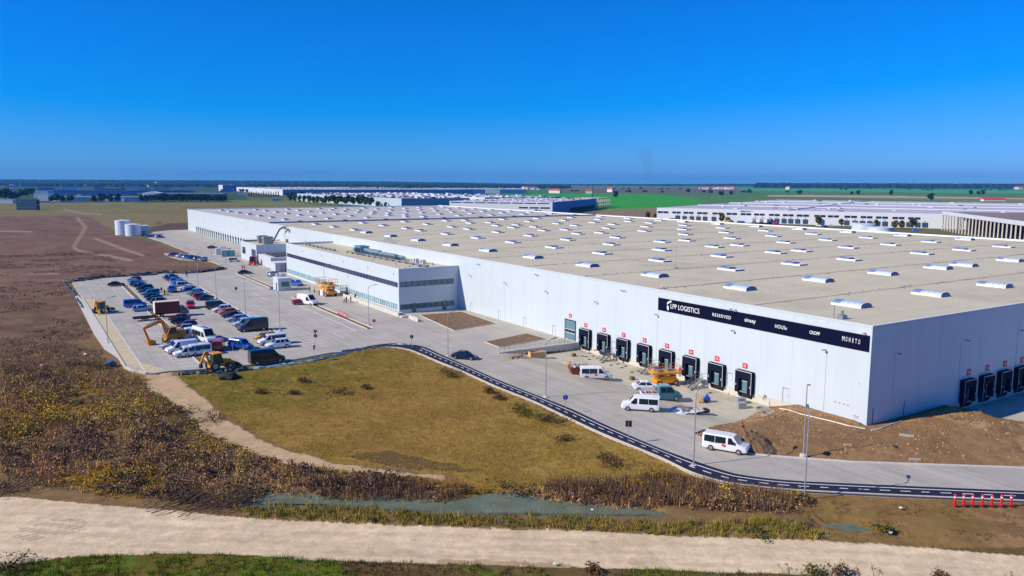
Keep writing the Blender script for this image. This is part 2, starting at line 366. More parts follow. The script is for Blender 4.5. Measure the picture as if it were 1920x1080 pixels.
    ea = inpoly(jx, jy, EARTH); put(ea, S(142,114,82)); put(ea & (n2 > 0.55), S(168,138,98), 0.7); put(ea & (n3 > 0.56), S(116,88,58), 0.7); put(ea & (n1 < 0.45), S(136,104,70), 0.6)
    put(polydist(jx, jy, [(1440,765),(1540,778),(1620,803),(1760,780)]) < 4, S(180,134,88), 0.5)
    c *= (0.86+0.28*n3)[:, None]*(0.92+0.16*nb)[:, None]
    return c
def ground_z(x, y, px, py):
    dist = np.hypot(x-CAM[0], y-CAM[1])
    near = np.clip((420-dist)/200, 0, 1)
    z = -0.22+near*(0.55*(fbm(x, y, 26, 31)-0.5)+0.22*(fbm(x, y, 3.2, 32)-0.5))
    fl = inpoly(px, py, FIELD); z = np.where(fl, z*0.7-0.15, z)
    dr = inpoly(px, py, DIRT); z = np.where(dr, -0.3+0.10*(fbm(x, y, 4, 33)-0.5), z)
    m = np.zeros(len(x)); m2 = np.zeros(len(x))
    for a in range(12):
        ca, sa = math.cos(a*0.5236), math.sin(a*0.5236)
        for rr in (0.9, 2.0):
            q = np.stack([x+ca*rr, y+sa*rr, np.zeros_like(x)-0.6], 1); qx, qy = PX(q)
            m += inpoly(qx, qy, WATER1) | inpoly(qx, qy, WATER2); m2 += inpoly(qx, qy, EARTH)
    z = z-np.clip((m-6)/14, 0, 1)*0.95
    e = m2/24
    bump = 0.22+0.45*(fbm(x, y, 7, 41)-0.35)+0.35*(fbm(x, y, 1.8, 42)-0.5)
    for (cx, cy, r, h) in ((5.5,-8.5,3.6,0.65),(11,-10.5,3.6,0.75),(0,-6.5,3.0,0.3),(-6,-9,4,0.25),(16,-13,4,0.5)):
        bump = bump+h*np.exp(-((x-cx)**2+(y-cy)**2)/r**2)
    z = np.where(e > 0, np.maximum(z, z*(1-e)+e*bump), z)
    ly = 9.9+(x+19)*0.3; sd = (ly-y)*0.958; zl = yardz(x, np.full_like(x, 40.0))+0.03; ff = np.clip((sd-0.3)/4.5, 0, 1)
    z = np.where((x > -21) & (x < 0.3) & (sd > -0.5) & (sd < 5), zl*(1-ff)+z*ff, z)
    # keep clear of paving and buildings
    cl = np.zeros(len(x), bool)
    for a in range(10):
        ca, sa = math.cos(a*0.6283)*0.9, math.sin(a*0.6283)*0.9
        cl |= inpoly(x+ca, y+sa, PAVED)
    z = np.where(cl, np.minimum(z, -0.10), z)
    yz = yardz(x, y)
    ins = inpoly(x, y, PAVED) | inpoly(x, y, YARD)
    z = np.where(ins, np.minimum(z, yz-0.35), z)
    y2 = inpoly(x, y, YARD2); z = np.where(y2, np.minimum(z, yz-0.3), z)
    z = np.where(inpoly(x, y, [(0.3,0.3),(177,0.3),(177,474),(0.3,474)]), -0.6, z)
    z = np.where((x > -1.0) & (x < 17.5) & (y > -1.2) & (y < 0.5), np.minimum(z, 0.0), z)
    return z
def make_ground():
    az = np.concatenate([np.radians(np.arange(-37, 37.01, 0.125)), np.radians(np.arange(42, 318.1, 6))])+YAW
    r = [10, 25, 40, 52]
    while r[-1] < 95: r.append(r[-1]*1.0034)
    while r[-1] < 150: r.append(r[-1]*1.0055)
    while r[-1] < 700: r.append(r[-1]*1.0085)
    while r[-1] < 15000: r.append(r[-1]*1.03)
    r = np.array(r); nr, na = len(r), len(az)
    A, R = np.meshgrid(az, r); x = (CAM[0]+R*np.sin(A)).ravel(); y = (CAM[1]+R*np.cos(A)).ravel()
    px, py = PX(np.stack([x, y, np.zeros_like(x)], 1))
    dep = (x-CAM[0])*_fw[0]+(y-CAM[1])*_fw[1]
    px = np.where(dep < 5, 960, px); py = np.where(dep < 5, 1500, py)
    z = ground_z(x, y, px, py); c = ground_color(x, y, px, py)
    x = np.append(x, CAM[0]); y = np.append(y, CAM[1]); z = np.append(z, -0.2); c = np.vstack([c, [S(96,90,40)]])
    idx = np.arange(nr*na).reshape(nr, na); a = idx[:-1]; b = idx[1:]
    q = np.stack([a, b, np.roll(b, -1, 1), np.roll(a, -1, 1)], -1).reshape(-1, 4)[:, ::-1]
    me = bpy.data.meshes.new('ground'); nv = nr*na+1
    tri = np.stack([np.full(na, nr*na), idx[0], np.roll(idx[0], -1)], 1)[:, ::-1]
    me.vertices.add(nv); me.vertices.foreach_set('co', np.stack([x, y, z], 1).astype(np.float32).ravel())
    nl = q.size+tri.size; me.loops.add(nl); me.loops.foreach_set('vertex_index', np.concatenate([q.ravel(), tri.ravel()]).astype(np.int32))
    npoly = len(q)+len(tri); me.polygons.add(npoly)
    ls = np.concatenate([np.arange(len(q))*4, len(q)*4+np.arange(len(tri))*3]).astype(np.int32)
    me.polygons.foreach_set('loop_start', ls); me.update(calc_edges=True)
    at = me.color_attributes.new('soil', 'FLOAT_COLOR', 'POINT'); at.data.foreach_set('color', np.hstack([c, np.ones((nv,1))]).astype(np.float32).ravel())
    me.polygons.foreach_set('use_smooth', np.ones(npoly, bool))
    m = mat('soil_and_turf', (0.2,0.15,0.08), 0.95, var=0.17, scale=1.3, var2=0.10, scale2=9, bump=0.03, bscale=3.5, attr='soil', spec=0.15)
    me.materials.append(m); me.validate(); o = link('ground', me); tag(o, kind='structure'); return o
ground = make_ground()
# ------------------------------------------------------------------ pavement
def flat(name, poly, z, m, skirt=0.5, kind='structure', holes=None):
    from mathutils.geometry import tessellate_polygon
    tris = tessellate_polygon([[Vector((p[0],p[1],0)) for p in poly]])
    mb = MB(); n = len(poly)
    mb.v = [(p[0],p[1],z) for p in poly]+[(p[0],p[1],z-skirt) for p in poly]
    mb.f = [tuple(t) for t in tris]+[(i,(i+1)%n,n+(i+1)%n,n+i) for i in range(n)]; mb.m = [0]*len(mb.f)
    o = mb.build(name, m)
    if kind: o['kind'] = kind
    return o
def strip(l, r, z, m, name=None, mb=None, mi=0, h=None):
    own = mb is None; mb = mb or MB()
    for i in range(len(l)-1):
        a, b, c_, d = l[i], l[i+1], r[i+1], r[i]
        if h is None: mb.add([(a[0],a[1],z),(b[0],b[1],z),(c_[0],c_[1],z),(d[0],d[1],z)], [(0,1,2,3)], mi)
        else: mb.hexa([(a[0],a[1],z),(b[0],b[1],z),(c_[0],c_[1],z),(d[0],d[1],z),(a[0],a[1],z+h),(b[0],b[1],z+h),(c_[0],c_[1],z+h),(d[0],d[1],z+h)], mi)
    if own: o = mb.build(name, m); o['kind'] = 'structure'; return o
def offs(l, d):
    out = []
    for i in range(len(l)):
        a = l[max(i-1,0)]; b = l[min(i+1,len(l)-1)]; dx, dy = b[0]-a[0], b[1]-a[1]; n = math.hypot(dx,dy) or 1
        out.append((l[i][0]-dy/n*d, l[i][1]+dx/n*d))
    return out
def paving_mat(name, col, joint, sx, sy, var=0.1):
    m = mat(name, col, 0.85, var=var*1.3, scale=0.14, var2=0.08, scale2=2.3, spec=0.25, bump=0.006, bscale=14)
    t = m.node_tree; N = t.nodes; L = t.links; b = N['Principled BSDF']; src = b.inputs['Base Color'].links[0].from_socket
    g = N.new('ShaderNodeNewGeometry'); br = N.new('ShaderNodeTexBrick'); L.new(g.outputs['Position'], br.inputs['Vector'])
    br.inputs['Color1'].default_value = (1,1,1,1); br.inputs['Color2'].default_value = (0.95,0.95,0.95,1); br.inputs['Mortar'].default_value = (joint,joint,joint,1)
    br.inputs['Scale'].default_value = 1; br.inputs['Brick Width'].default_value = sx; br.inputs['Row Height'].default_value = sy
    br.inputs['Mortar Size'].default_value = 0.035; br.offset = 0.0
    x = N.new('ShaderNodeMix'); x.data_type = 'RGBA'; x.blend_type = 'MULTIPLY'; x.inputs[0].default_value = 1
    L.new(src, x.inputs[6]); L.new(br.outputs[0], x.inputs[7])
    # tyre-worn streaks along the roads
    mp = N.new('ShaderNodeMapping'); mp.inputs['Scale'].default_value = (1.3,0.05,1); L.new(g.outputs['Position'], mp.inputs[0])
    n = N.new('ShaderNodeTexNoise'); n.inputs['Scale'].default_value = 1; n.inputs['Detail'].default_value = 4; L.new(mp.outputs[0], n.inputs['Vector'])
    r = N.new('ShaderNodeMapRange'); r.inputs[1].default_value = 0.3; r.inputs[2].default_value = 0.7; r.inputs[3].default_value = 0.88; r.inputs[4].default_value = 1.08; L.new(n.outputs[0], r.inputs[0])
    y = N.new('ShaderNodeMix'); y.data_type = 'RGBA'; y.blend_type = 'MULTIPLY'; y.inputs[0].default_value = 1
    L.new(x.outputs[2], y.inputs[6]); L.new(r.outputs[0], y.inputs[7]); L.new(y.outputs[2], b.inputs['Base Color']); return m
CONC = paving_mat('pale_concrete_paving', S(181,175,162), 0.80, 5.0, 5.0)
CONC2 = paving_mat('yard_concrete', S(190,182,162), 0.80, 5.0, 5.0)
KERB = mat('kerb_concrete', S(206,200,190), 0.85, var=0.12, scale=3)
ASPH = mat('dark_asphalt', (0.016,0.018,0.04), 0.85, var=0.2, scale=5, spec=0.3)
PAINT = mat('white_road_paint', (0.84,0.84,0.84), 0.6, var=0.22, scale=3)
SAND = mat('sandy_verge', S(200,184,146), 0.95, var=0.16, scale=0.7)
SOIL = mat('bed_soil', S(118,92,66), 0.95, var=0.45, scale=0.9, var2=0.3, scale2=4, bump=0.2, bscale=2.5)
flat('road', PAVED, 0.0, CONC)
# the loading yard that falls towards the docks
mb = MB(); xs = np.linspace(-19, 0.2, 30)
for i in range(len(xs)-1):
    a, b = xs[i], xs[i+1]; za, zb = float(yardz(a, 40)), float(yardz(b, 40)); ya, yb = 9.5+(a+19)*0.3, 9.5+(b+19)*0.3
    for k in range(6):
        t0, t1 = k/6, (k+1)/6
        mb.add([(a,ya+(61.3-ya)*t0,za),(b,yb+(61.3-yb)*t0,zb),(b,yb+(61.3-yb)*t1,zb),(a,ya+(61.3-ya)*t1,za)], [(0,1,2,3)])
o = mb.build('loading_yard', CONC2); o['kind'] = 'structure'
mb = MB(); ys = np.linspace(-26, 0.3, 24)
for i in range(len(ys)-1):
    a, b = ys[i], ys[i+1]; za, zb = float(yardz(60, a)), float(yardz(60, b))
    xl = lambda y: np.interp(y, [-26,-22,-15,-7,0.3], [60,34,22,18,18])
    mb.add([(xl(a),a,za),(180,a,za),(180,b,zb),(xl(b),b,zb)], [(0,1,2,3)])
o = mb.build('side_loading_yard', CONC2); o['kind'] = 'structure'
# forecourt east of the side yard that catches the sun
flat('side_road', [(34,-22.2),(60,-26.2),(180,-26.2),(180,-60),(60,-60),(36,-40),(28,-26)], 0.0, CONC)
# kerbs
mb = MB()
def kerb(pts, wd=0.25, h=0.13, z=0.0): strip(pts, offs(pts, wd), z-0.02, None, mb=mb, h=h+0.02)
kerb(offs(bo, -0.16)[14:], 0.16, 0.06); kerb(far_kerb, -0.25)
kerb(gpoly([(154,559),(232,687)]), 0.3, 0.14)
kerb(gpoly([(232,687),(248,695),(273,700)]), 0.3, 0.14)
for pl in ([(-66.4,203),(-66.4,80.5)], [(-64.9,203),(-64.9,80.5)], [(-30.0,215),(-30.0,172)], [(-28.6,215),(-28.6,172)], [(-30.0,150),(-30.0,96)], [(-28.6,150),(-28.6,96)], [(-48.1,185),(-48.1,100)], [(-47.3,185),(-47.3,100)]):
    kerb(pl, 0.16, 0.12)
BEDS = [[(-12.9,106),(-2.2,105.2),(-3.3,87.4),(-15.0,85.1)], [(-15.4,71.4),(-3.6,74.4),(-3.5,67.5),(-15.6,65.7)]]
for b in BEDS: kerb(b+[b[0]], 0.14, 0.10)
o = mb.build('kerb', KERB); o['kind'] = 'structure'
mb = MB()
for b in BEDS: mb.prism(b[::-1], -0.1, 0.07)
for x0, x1, y0, y1 in ((-66.2,-65.1,80.5,203), (-29.8,-28.8,96,150), (-29.8,-28.8,172,215), (-47.9,-47.5,100,185)): mb.box(x0,x1,y0,y1,-0.1,0.06)
o = mb.build('planting_soil', SOIL); o['kind'] = 'structure'
# sandy strip along the left edge of the car park
o = strip([(-77.6,176),(-77.4,88),(-74,77.5)], [(-75.2,172),(-75.0,88),(-72,79)], 0.006, SAND, 'sandy_verge')
strip(gpoly([(136,545),(145,565),(177,628),(196,655)]), gpoly([(153,560),(166,580),(205,644),(222,672)]), -0.03, KERB, 'path', )
# bike path
strip(bi, bo, 0.012, ASPH, 'bike_path')
mb = MB()
L1 = offs(bi, 0); tl = []
wl = [math.hypot(a[0]-b[0], a[1]-b[1]) for a, b in zip(bi, bo)]
def lerp2(t): return [(a[0]+(b[0]-a[0])*t, a[1]+(b[1]-a[1])*t) for a, b in zip(bi, bo)]
strip(lerp2(0.25)[16:], lerp2(0.31)[16:], 0.018, None, mb=mb)
ca, cb = lerp2(0.56), lerp2(0.62)
acc = 0.0
for i in range(16, len(ca)-1):           # dashes along the centre line
    n = math.hypot(ca[i+1][0]-ca[i][0], ca[i+1][1]-ca[i][1]); k = max(1, int(n/0.25))
    for j in range(k):
        if (acc % 2.0) < 0.95:
            t0, t1 = j/k, (j+1)/k; L_ = lambda p, q, t: (p[0]+(q[0]-p[0])*t, p[1]+(q[1]-p[1])*t, 0.018)
            mb.add([L_(ca[i],ca[i+1],t0), L_(ca[i],ca[i+1],t1), L_(cb[i],cb[i+1],t1), L_(cb[i],cb[i+1],t0)], [(0,1,2,3)])
        acc += n/k
# parking bay lines
def ln(x0, y0, x1, y1, wd=0.2, z=0.008):
    dx, dy = x1-x0, y1-y0; n = math.hypot(dx,dy); ox, oy = -dy/n*wd/2, dx/n*wd/2
    mb.add([(x0+ox,y0+oy,z),(x1+ox,y1+oy,z),(x1-ox,y1-oy,z),(x0-ox,y0-oy,z)], [(0,1,2,3)])
y = 82.0
while y < 214:
    ln(-47.0, y+1.5, -42.4, y+2.2)
    y += 2.5
y = 95.6
while y < 166: ln(-37.4, y, -32.7, y-0.6); y += 2.5
y = 172
while y < 213: ln(-37.0, y, -32.7, y-0.6); y += 2.5
ln(-32.6, 95.5, -32.6, 140, 0.18); ln(-32.4, 171, -32.4, 213, 0.18); ln(-37.5, 95.6, -37.5, 89.4, 0.18); ln(-37.3, 147, -37.0, 162.5, 0.18)
y = 80.0
while y < 204: ln(-69.8, y, -66.6, y); y += 2.5
y = 100.0
while y < 204: ln(-64.7, y, -60.2, y); y += 2.5
y = 84.0
while y < 214: ln(-53.2, y, -48.3, y); y += 2.5
y = 79.0
while y < 150: ln(-75.0, y, -75.0, y+0.55, 0.3); y += 1.15        # dashed line at the left lane
y = 84.0
while y < 170: ln(-69.9, y, -69.9, y+0.4, 0.2); y += 1.15
y = 93.0
while y < 213: ln(-42.0, y, -42.0, y+0.45, 0.2); y += 1.25
o = mb.build('road_markings', PAINT); o['kind'] = 'structure'
# drain channel and recessed covers of the yard
mb = MB()
mb.add([(-9.9,13.0,-1.0),(-9.6,13.0,-1.0),(-9.6,61,-1.0),(-9.9,61,-1.0)], [(0,1,2,3)])
for v in range(4):
    x, y_, z = mb.v[v]; mb.v[v] = (x, y_, float(yardz(x, 40))+0.008)
o = mb.build('drain_channel', KERB); o['kind'] = 'structure'
# ditch water
WAT = mat('ditch_water', S(108,116,94), 0.4, var=0.3, scale=0.35, var2=0.2, scale2=3, spec=0.25, bump=0.02, bscale=5)
for nm, pl in (('ditch_water', WATER1), ('puddle_water', WATER2)):
    o = flat(nm, [tuple(G(p[0], p[1], -0.75)[:2]) for p in pl], -0.75, WAT, 0.02)
# ------------------------------------------------------------------ main warehouse
WALL = mat('white_wall_panel', S(194,205,211), 0.42, var=0.035, scale=0.9, stretch=(1,1,0.06), var2=0.02, scale2=0.15, spec=0.4)
JOINT = mat('panel_joint', S(172,178,186), 0.6)
CONCW = mat('plinth_concrete', S(196,192,182), 0.85, var=0.08, scale=1.5)
ROOF = mat('roof_membrane', S(206,197,168), 0.8, var=0.06, scale=0.11, var2=0.05, scale2=1.6, spec=0.25)
ROOF2 = mat('pale_roof_membrane', S(198,194,184), 0.8, var=0.06, scale=0.11, var2=0.05, scale2=1.6, spec=0.25)
def lines_on(m, w, h, dark, ms=0.05):
    t = m.node_tree; N = t.nodes; L = t.links; bs = N['Principled BSDF']; src = bs.inputs['Base Color'].links[0].from_socket
    g_ = N.new('ShaderNodeNewGeometry'); br = N.new('ShaderNodeTexBrick'); L.new(g_.outputs['Position'], br.inputs['Vector'])
    br.inputs['Color1'].default_value = (1,1,1,1); br.inputs['Color2'].default_value = (0.955,0.955,0.95,1); br.inputs['Mortar'].default_value = (dark,dark,dark,1); br.inputs['Scale'].default_value = 1; br.inputs['Brick Width'].default_value = w; br.inputs['Row Height'].default_value = h; br.inputs['Mortar Size'].default_value = ms
    n = N.new('ShaderNodeTexNoise'); n.inputs['Scale'].default_value = 0.045; n.inputs['Detail'].default_value = 7; n.inputs['Roughness'].default_value = 0.7; L.new(g_.outputs['Position'], n.inputs['Vector'])
    r = N.new('ShaderNodeMapRange'); r.inputs[1].default_value = 0.52; r.inputs[2].default_value = 0.68; r.inputs[3].default_value = 1.0; r.inputs[4].default_value = 0.84; L.new(n.outputs[0], r.inputs[0])
    x = N.new('ShaderNodeMix'); x.data_type = 'RGBA'; x.blend_type = 'MULTIPLY'; x.inputs[0].default_value = 1; L.new(src, x.inputs[6]); L.new(br.outputs[0], x.inputs[7])
    y = N.new('ShaderNodeMix'); y.data_type = 'RGBA'; y.blend_type = 'MULTIPLY'; y.inputs[0].default_value = 1; L.new(x.outputs[2], y.inputs[6]); L.new(r.outputs[0], y.inputs[7]); L.new(y.outputs[2], bs.inputs['Base Color'])
lines_on(ROOF, 40.0, 1.9, 0.88); lines_on(ROOF2, 40.0, 1.9, 0.88)
CAP = mat('white_capping', S(226,226,226), 0.5)
DIRTM = mat('roof_dirt', S(132,118,106), 0.9, var=0.35, scale=0.6)
DARK = mat('black_rubber', (0.006,0.008,0.026), 0.8, spec=0.12)
DARK2 = mat('dark_void', (0.006,0.006,0.008), 0.8)
PANEL = mat('grey_door_panel', S(92,128,140), 0.5, var=0.04, scale=2)
STEEL = mat('galvanised_steel', S(150,155,160), 0.5, metal=0.6, var=0.1, scale=4)
GREYP = mat('grey_paint', S(120,126,134), 0.5)
RED = mat('red_sign', (0.62,0.008,0.03), 0.5)
WHITE = mat('white_lettering', (0.82,0.82,0.82), 0.5)
BLACKS = mat('black_sign', (0.002,0.004,0.024), 0.7, var=0.1, scale=0.6, spec=0.08)
GLASS = mat('dark_glass', (0.012,0.02,0.03), 0.08, spec=0.6)
TEALG = mat('teal_glass', (0.06,0.16,0.20), 0.1, spec=0.6)
H = 13.0
wh = thing('warehouse', 'vast white logistics warehouse with a flat beige roof full of skylights', 'warehouse', (0,0,0))
mb = MB()
mb.box(0,178,0,0.35,-0.6,H); mb.box(0,178,474.65,475,-0.6,H); mb.box(0,0.35,0.35,474.65,-0.6,H); mb.box(177.65,178,0.35,474.65,-0.6,H)
o = mb.build('wall', WALL, wh)
mb = MB()       # joints between the wall panels
y = 6.4
while y < 474:
    if not (110 < y < 203): mb.box(-0.004,0.0,y-0.02,y+0.02,0.05,H-0.25)
    y += 5.52
x = 5.4
while x < 178: mb.box(x-0.02,x+0.02,-0.004,0,0.05,H-0.25); x += 5.3
mb.box(-0.012,0,0,475,H-0.25,H-0.21); mb.box(0,178,-0.012,0,H-0.25,H-0.21)
mb.build('panel_joint', JOINT, wh)
mb = MB()
mb.box(-0.06,0,15.4,61.0,-1.6,0.0); mb.box(18.2,178,-0.06,0,-1.6,0.0); mb.box(-0.05,0,0.0,15.3,-1.7,0.12); mb.box(0,18.1,-0.05,0,-0.5,0.12); mb.box(-0.05,0,61.1,110.8,-0.3,0.15)
mb.build('plinth', CONCW, wh)
mb = MB(); mb.box(0.35,177.65,0.35,283,H-0.5,H-0.02); mb.build('roof', ROOF, wh)
mb = MB(); mb.box(0.35,177.65,283.5,474.65,H-0.5,H-0.02); rf2 = mb.build('roof', ROOF2, wh); rf2['label'] = 'paler far section of the roof'
mb = MB(); mb.box(0.2,178,282.9,283.6,H-0.3,H+0.55); fw_ = mb.build('fire_wall', mat('blue_grey_metal', S(70,104,150), 0.5), wh)
mb = MB()
mb.box(177.4,178.15,0,475.1,H,H+0.5); mb.box(0,177.4,474.4,475.1,H,H+0.45)
mb.box(-0.05,0.3,0.3,474.4,H,H+0.07); mb.box(-0.05,177.4,-0.05,0.3,H,H+0.07)
mb.build('parapet', CAP, wh)
mb = MB()       # valleys of the roof: welded seams with dirt gathered along them
for k in range(22):
    y = 19.8+20.75*k
    if abs(y-283) < 4 or y > 470: continue
    for j in range(60):
        x0, x1 = 0.4+j*2.95, 0.4+(j+1)*2.95; wd = 0.10+0.22*random.random()**2; yy = y+x0*0.012
        mb.add([(x0,yy-wd,H+0.0),(x1,yy-wd,H+0.0),(x1,yy+0.03+wd,H+0.0),(x0,yy+0.03+wd,H+0.0)], [(0,1,2,3)])
    for j in range(70):
        if random.random() < 0.5:
            x = random.uniform(1,170); yy = y+x*0.012+random.choice((-0.9,0.9)); s_ = random.uniform(0.08,0.2); mb.box(x-s_,x+s_,yy-s_*0.6,yy+s_*0.6,H-0.02,H+0.05)
for k in range(14):      # dotted lines of fixings between valleys
    x0, y0 = random.uniform(10,150), random.uniform(20,180)
    for j in range(14):
        x = x0+j*0.9; y = y0-j*1.2
        if 1 < x < 176 and y > 2: mb.box(x-0.1,x+0.1,y-0.08,y+0.08,H-0.02,H+0.03)
mb.build('roof_seam', DIRTM, wh)
# skylights: curb, barrel dome of translucent sheets, ribs
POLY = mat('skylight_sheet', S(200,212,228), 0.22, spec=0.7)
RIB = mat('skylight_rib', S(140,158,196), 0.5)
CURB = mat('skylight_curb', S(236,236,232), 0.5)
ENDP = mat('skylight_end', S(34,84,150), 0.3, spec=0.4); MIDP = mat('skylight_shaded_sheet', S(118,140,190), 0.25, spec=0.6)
def dome(mb, cx, cy, z0, hw, hl, hr, mi=0, n=10, cap=1, ribs=None):
    prof = [(-hw*math.cos(math.pi*i/n), hr*math.sin(math.pi*i/n)) for i in range(n+1)]
    v = [(cx+a,cy-hl,z0+b) for a, b in prof]+[(cx+a,cy+hl,z0+b) for a, b in prof]; m = n+1
    mb.add(v, [(i,i+1,m+i+1,m+i) for i in range(n)], mi); mb.add(v, [tuple(range(m))[::-1], tuple(range(m,2*m))], cap)
    if ribs is not None:
        for k in range(4):
            y = cy-hl+2*hl*(k+0.5)/4
            for i in range(n):
                a0, b0 = prof[i]; a1, b1 = prof[i+1]; e = 1.012
                mb.add([(cx+a0*e,y-0.05,z0+b0*e),(cx+a1*e,y-0.05,z0+b1*e),(cx+a1*e,y+0.05,z0+b1*e),(cx+a0*e,y+0.05,z0+b0*e)], [(0,1,2,3)], ribs)
def curb_mb(mb, cx, cy, mi=0, ei=1):
    hw, hl = (1.35, 2.5)
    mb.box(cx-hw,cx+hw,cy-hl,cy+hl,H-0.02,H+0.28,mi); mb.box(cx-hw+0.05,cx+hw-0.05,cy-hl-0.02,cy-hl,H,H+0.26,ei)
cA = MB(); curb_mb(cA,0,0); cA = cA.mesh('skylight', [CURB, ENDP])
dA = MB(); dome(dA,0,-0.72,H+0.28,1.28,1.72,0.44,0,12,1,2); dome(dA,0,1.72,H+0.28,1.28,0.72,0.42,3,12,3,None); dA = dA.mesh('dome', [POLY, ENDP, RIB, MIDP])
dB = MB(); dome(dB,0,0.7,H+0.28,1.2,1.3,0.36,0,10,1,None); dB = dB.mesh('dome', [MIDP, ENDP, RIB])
XS = [12.9,34.2,54.8,75.0,85.4,106.0,126.4,148.0,168.0]
sky_pos = []
for r_ in range(10):
    for ci, x in enumerate(XS):
        if ci == 4 and r_ in (2,6): continue
        sky_pos.append((x, 12.0+21.3*r_+x*0.016-0.2, ci == 0 or r_ < 2 or ci == 8))
for r_ in range(11):
    for ci, x in enumerate([15,36,56,77,87,108,128,149,168]):
        y = 219.8+22.6*r_+x*0.01
        if y < 468 and abs(y-283) > 3: sky_pos.append((x, y, False))
sky_pos.sort(key=lambda p: math.hypot(p[0]-CAM[0], p[1]-CAM[1]))
rest = MB()
for i, (x, y, t) in enumerate(sky_pos):
    if i < 100:
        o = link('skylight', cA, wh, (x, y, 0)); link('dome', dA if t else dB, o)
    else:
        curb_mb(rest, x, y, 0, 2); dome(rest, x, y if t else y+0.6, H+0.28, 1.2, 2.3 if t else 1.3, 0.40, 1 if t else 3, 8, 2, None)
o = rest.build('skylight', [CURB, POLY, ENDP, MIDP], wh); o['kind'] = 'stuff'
# dock shelters
def dock_meshes(axis):
    """built facing -X with its middle at y=0; turned for the side wall"""
    sh = MB(); hw = 1.58; d = 0.75
    T = []
    sh.box(-d,0,-hw,-0.82,-0.25,3.12); sh.box(-d,0,0.82,hw,-0.25,3.12); sh.box(-d,0,-0.82,0.82,1.95,3.12)
    fr = MB(); fr.box(-d-0.012,-d,-hw,-hw+0.06,-0.25,3.12); fr.box(-d-0.012,-d,-hw,hw,3.05,3.12); fr.box(-d-0.012,-d,hw-0.04,hw,-0.25,3.12)
    pn = MB(); pn.box(-0.10,-0.02,-0.82,0.82,-0.02,1.5); pn.box(-0.13,-0.10,-0.82,0.82,1.46,1.52,1); pn.box(-0.05,-0.01,-0.82,0.82,1.5,1.95,2)
    for k in (0.5,1.0): pn.box(-0.106,-0.10,-0.82,0.82,k-0.008,k+0.008,2)
    bp = MB(); bp.box(-0.35,0,-1.25,-0.85,-0.75,-0.15); bp.box(-0.35,0,0.85,1.25,-0.75,-0.15); bp.box(-0.55,0,-0.85,0.85,-0.2,-0.04,1); bp.box(-0.12,0,-1.3,1.3,-1.0,-0.2)
    mk = MB(); mk.box(-d-0.02,-d,1.28,1.36,0.75,1.05); mk.box(-d-0.02,-d,-1.36,-1.28,0.75,1.05)
    R = Matrix.Rotation(math.pi/2, 4, 'Z'); res = []
    for b, mm, nm in ((sh,[DARK],'dock_shelter'),(fr,[CAP],'shelter_trim'),(pn,[PANEL,CAP,DARK2],'door_panel'),(bp,[DARK2,STEEL],'dock_leveller'),(mk,[WHITE],'guide_mark')):
        me = b.mesh(nm, mm)
        if axis == 'Y': me.transform(R)
        res.append((nm, me))
    return res
def place_dock(ms, loc):
    root = None
    for nm, me in ms:
        if root is None: root = link(nm, me, wh, loc)
        else: link(nm, me, root)
dmx = dock_meshes('X'); dmy = dock_meshes('Y')
def num_sign(x, y, z, num, side, label, w_=0.92, h_=0.76):
    t = thing('dock_number_sign', label, 'sign', (x,y,z), 0, 'red number signs above the loading docks')
    b = MB()
    if side == 'X': b.box(-0.05,-0.004,-w_/2,w_/2,-h_/2,h_/2)
    else: b.box(-w_/2,w_/2,-0.05,-0.004,-h_/2,h_/2)
    b.build('sign_plate', RED, t)
    n = text_fit('numeral', num, WHITE, t, FACE_MX if side == 'X' else FACE_MY, 0.50, 0.42, extrude=0.01, offset=0.0)
    n.location = (-0.06,0,0) if side == 'X' else (0,-0.06,0)
NUMS = ['52','53','54','55','56','57','58','59']
for k, nm in enumerate(NUMS):
    yc = 19.9+5.6*k; place_dock(dmx, (0, yc, 0))
    num_sign(0, yc+0.32, 3.8, nm, 'X', 'red sign numbered %s above its dark dock shelter on the sunlit wall' % nm)
for k in range(12):
    xc = 23.3+5.05*k; place_dock(dmy, (xc, 0, 0)); nn = str(51-k)
    num_sign(xc+0.5, 0, 4.07, nn, 'Y', 'red sign numbered %s above a dock on the shaded wall' % nn, 0.95, 0.9)
num_sign(0, 64.45, 4.9, '60', 'X', 'red sign numbered 60 above the tall ground level gate')
# far loading docks on the same wall
mb = MB(); yy = 296.0; k = 0
fd = MB(); fd.box(-0.15,0,-1.15,1.15,0.1,3.4); fd.box(-0.17,-0.15,-0.85,0.85,0.3,2.2,1); fd = fd.mesh('dock_shelter', [DARK, PANEL])
fs = MB(); fs.box(-0.05,0,-0.35,0.35,-0.4,0.4); fs = fs.mesh('number_plate', [mat('grey_plate', S(170,160,165), 0.6)])
for i in range(27):
    y = 301+5.6*i
    if y > 462: break
    o = link('dock_shelter', fd, wh, (0, y, 0)); link('number_plate', fs, o, (0, 0, 4.3))
# tall gate
gt = MB(); gt.box(-0.06,0.0,62.55,62.75,0,4.1,1); gt.box(-0.06,0,66.05,66.25,0,4.1,1); gt.box(-0.06,0,62.75,66.05,3.95,4.1,1)
gt.box(-0.03,0.0,62.75,66.05,0,3.95,0)
for i in range(3): gt.box(-0.05,-0.03,62.9+i*1.06,63.82+i*1.06,1.55,2.05,2)
gt.box(-0.045,-0.03,62.75,66.05,1.42,1.5,3); gt.box(-0.045,-0.03,62.75,66.05,2.1,2.18,3)
gt.build('gate', [PANEL, DARK, DARK2, CAP], wh)
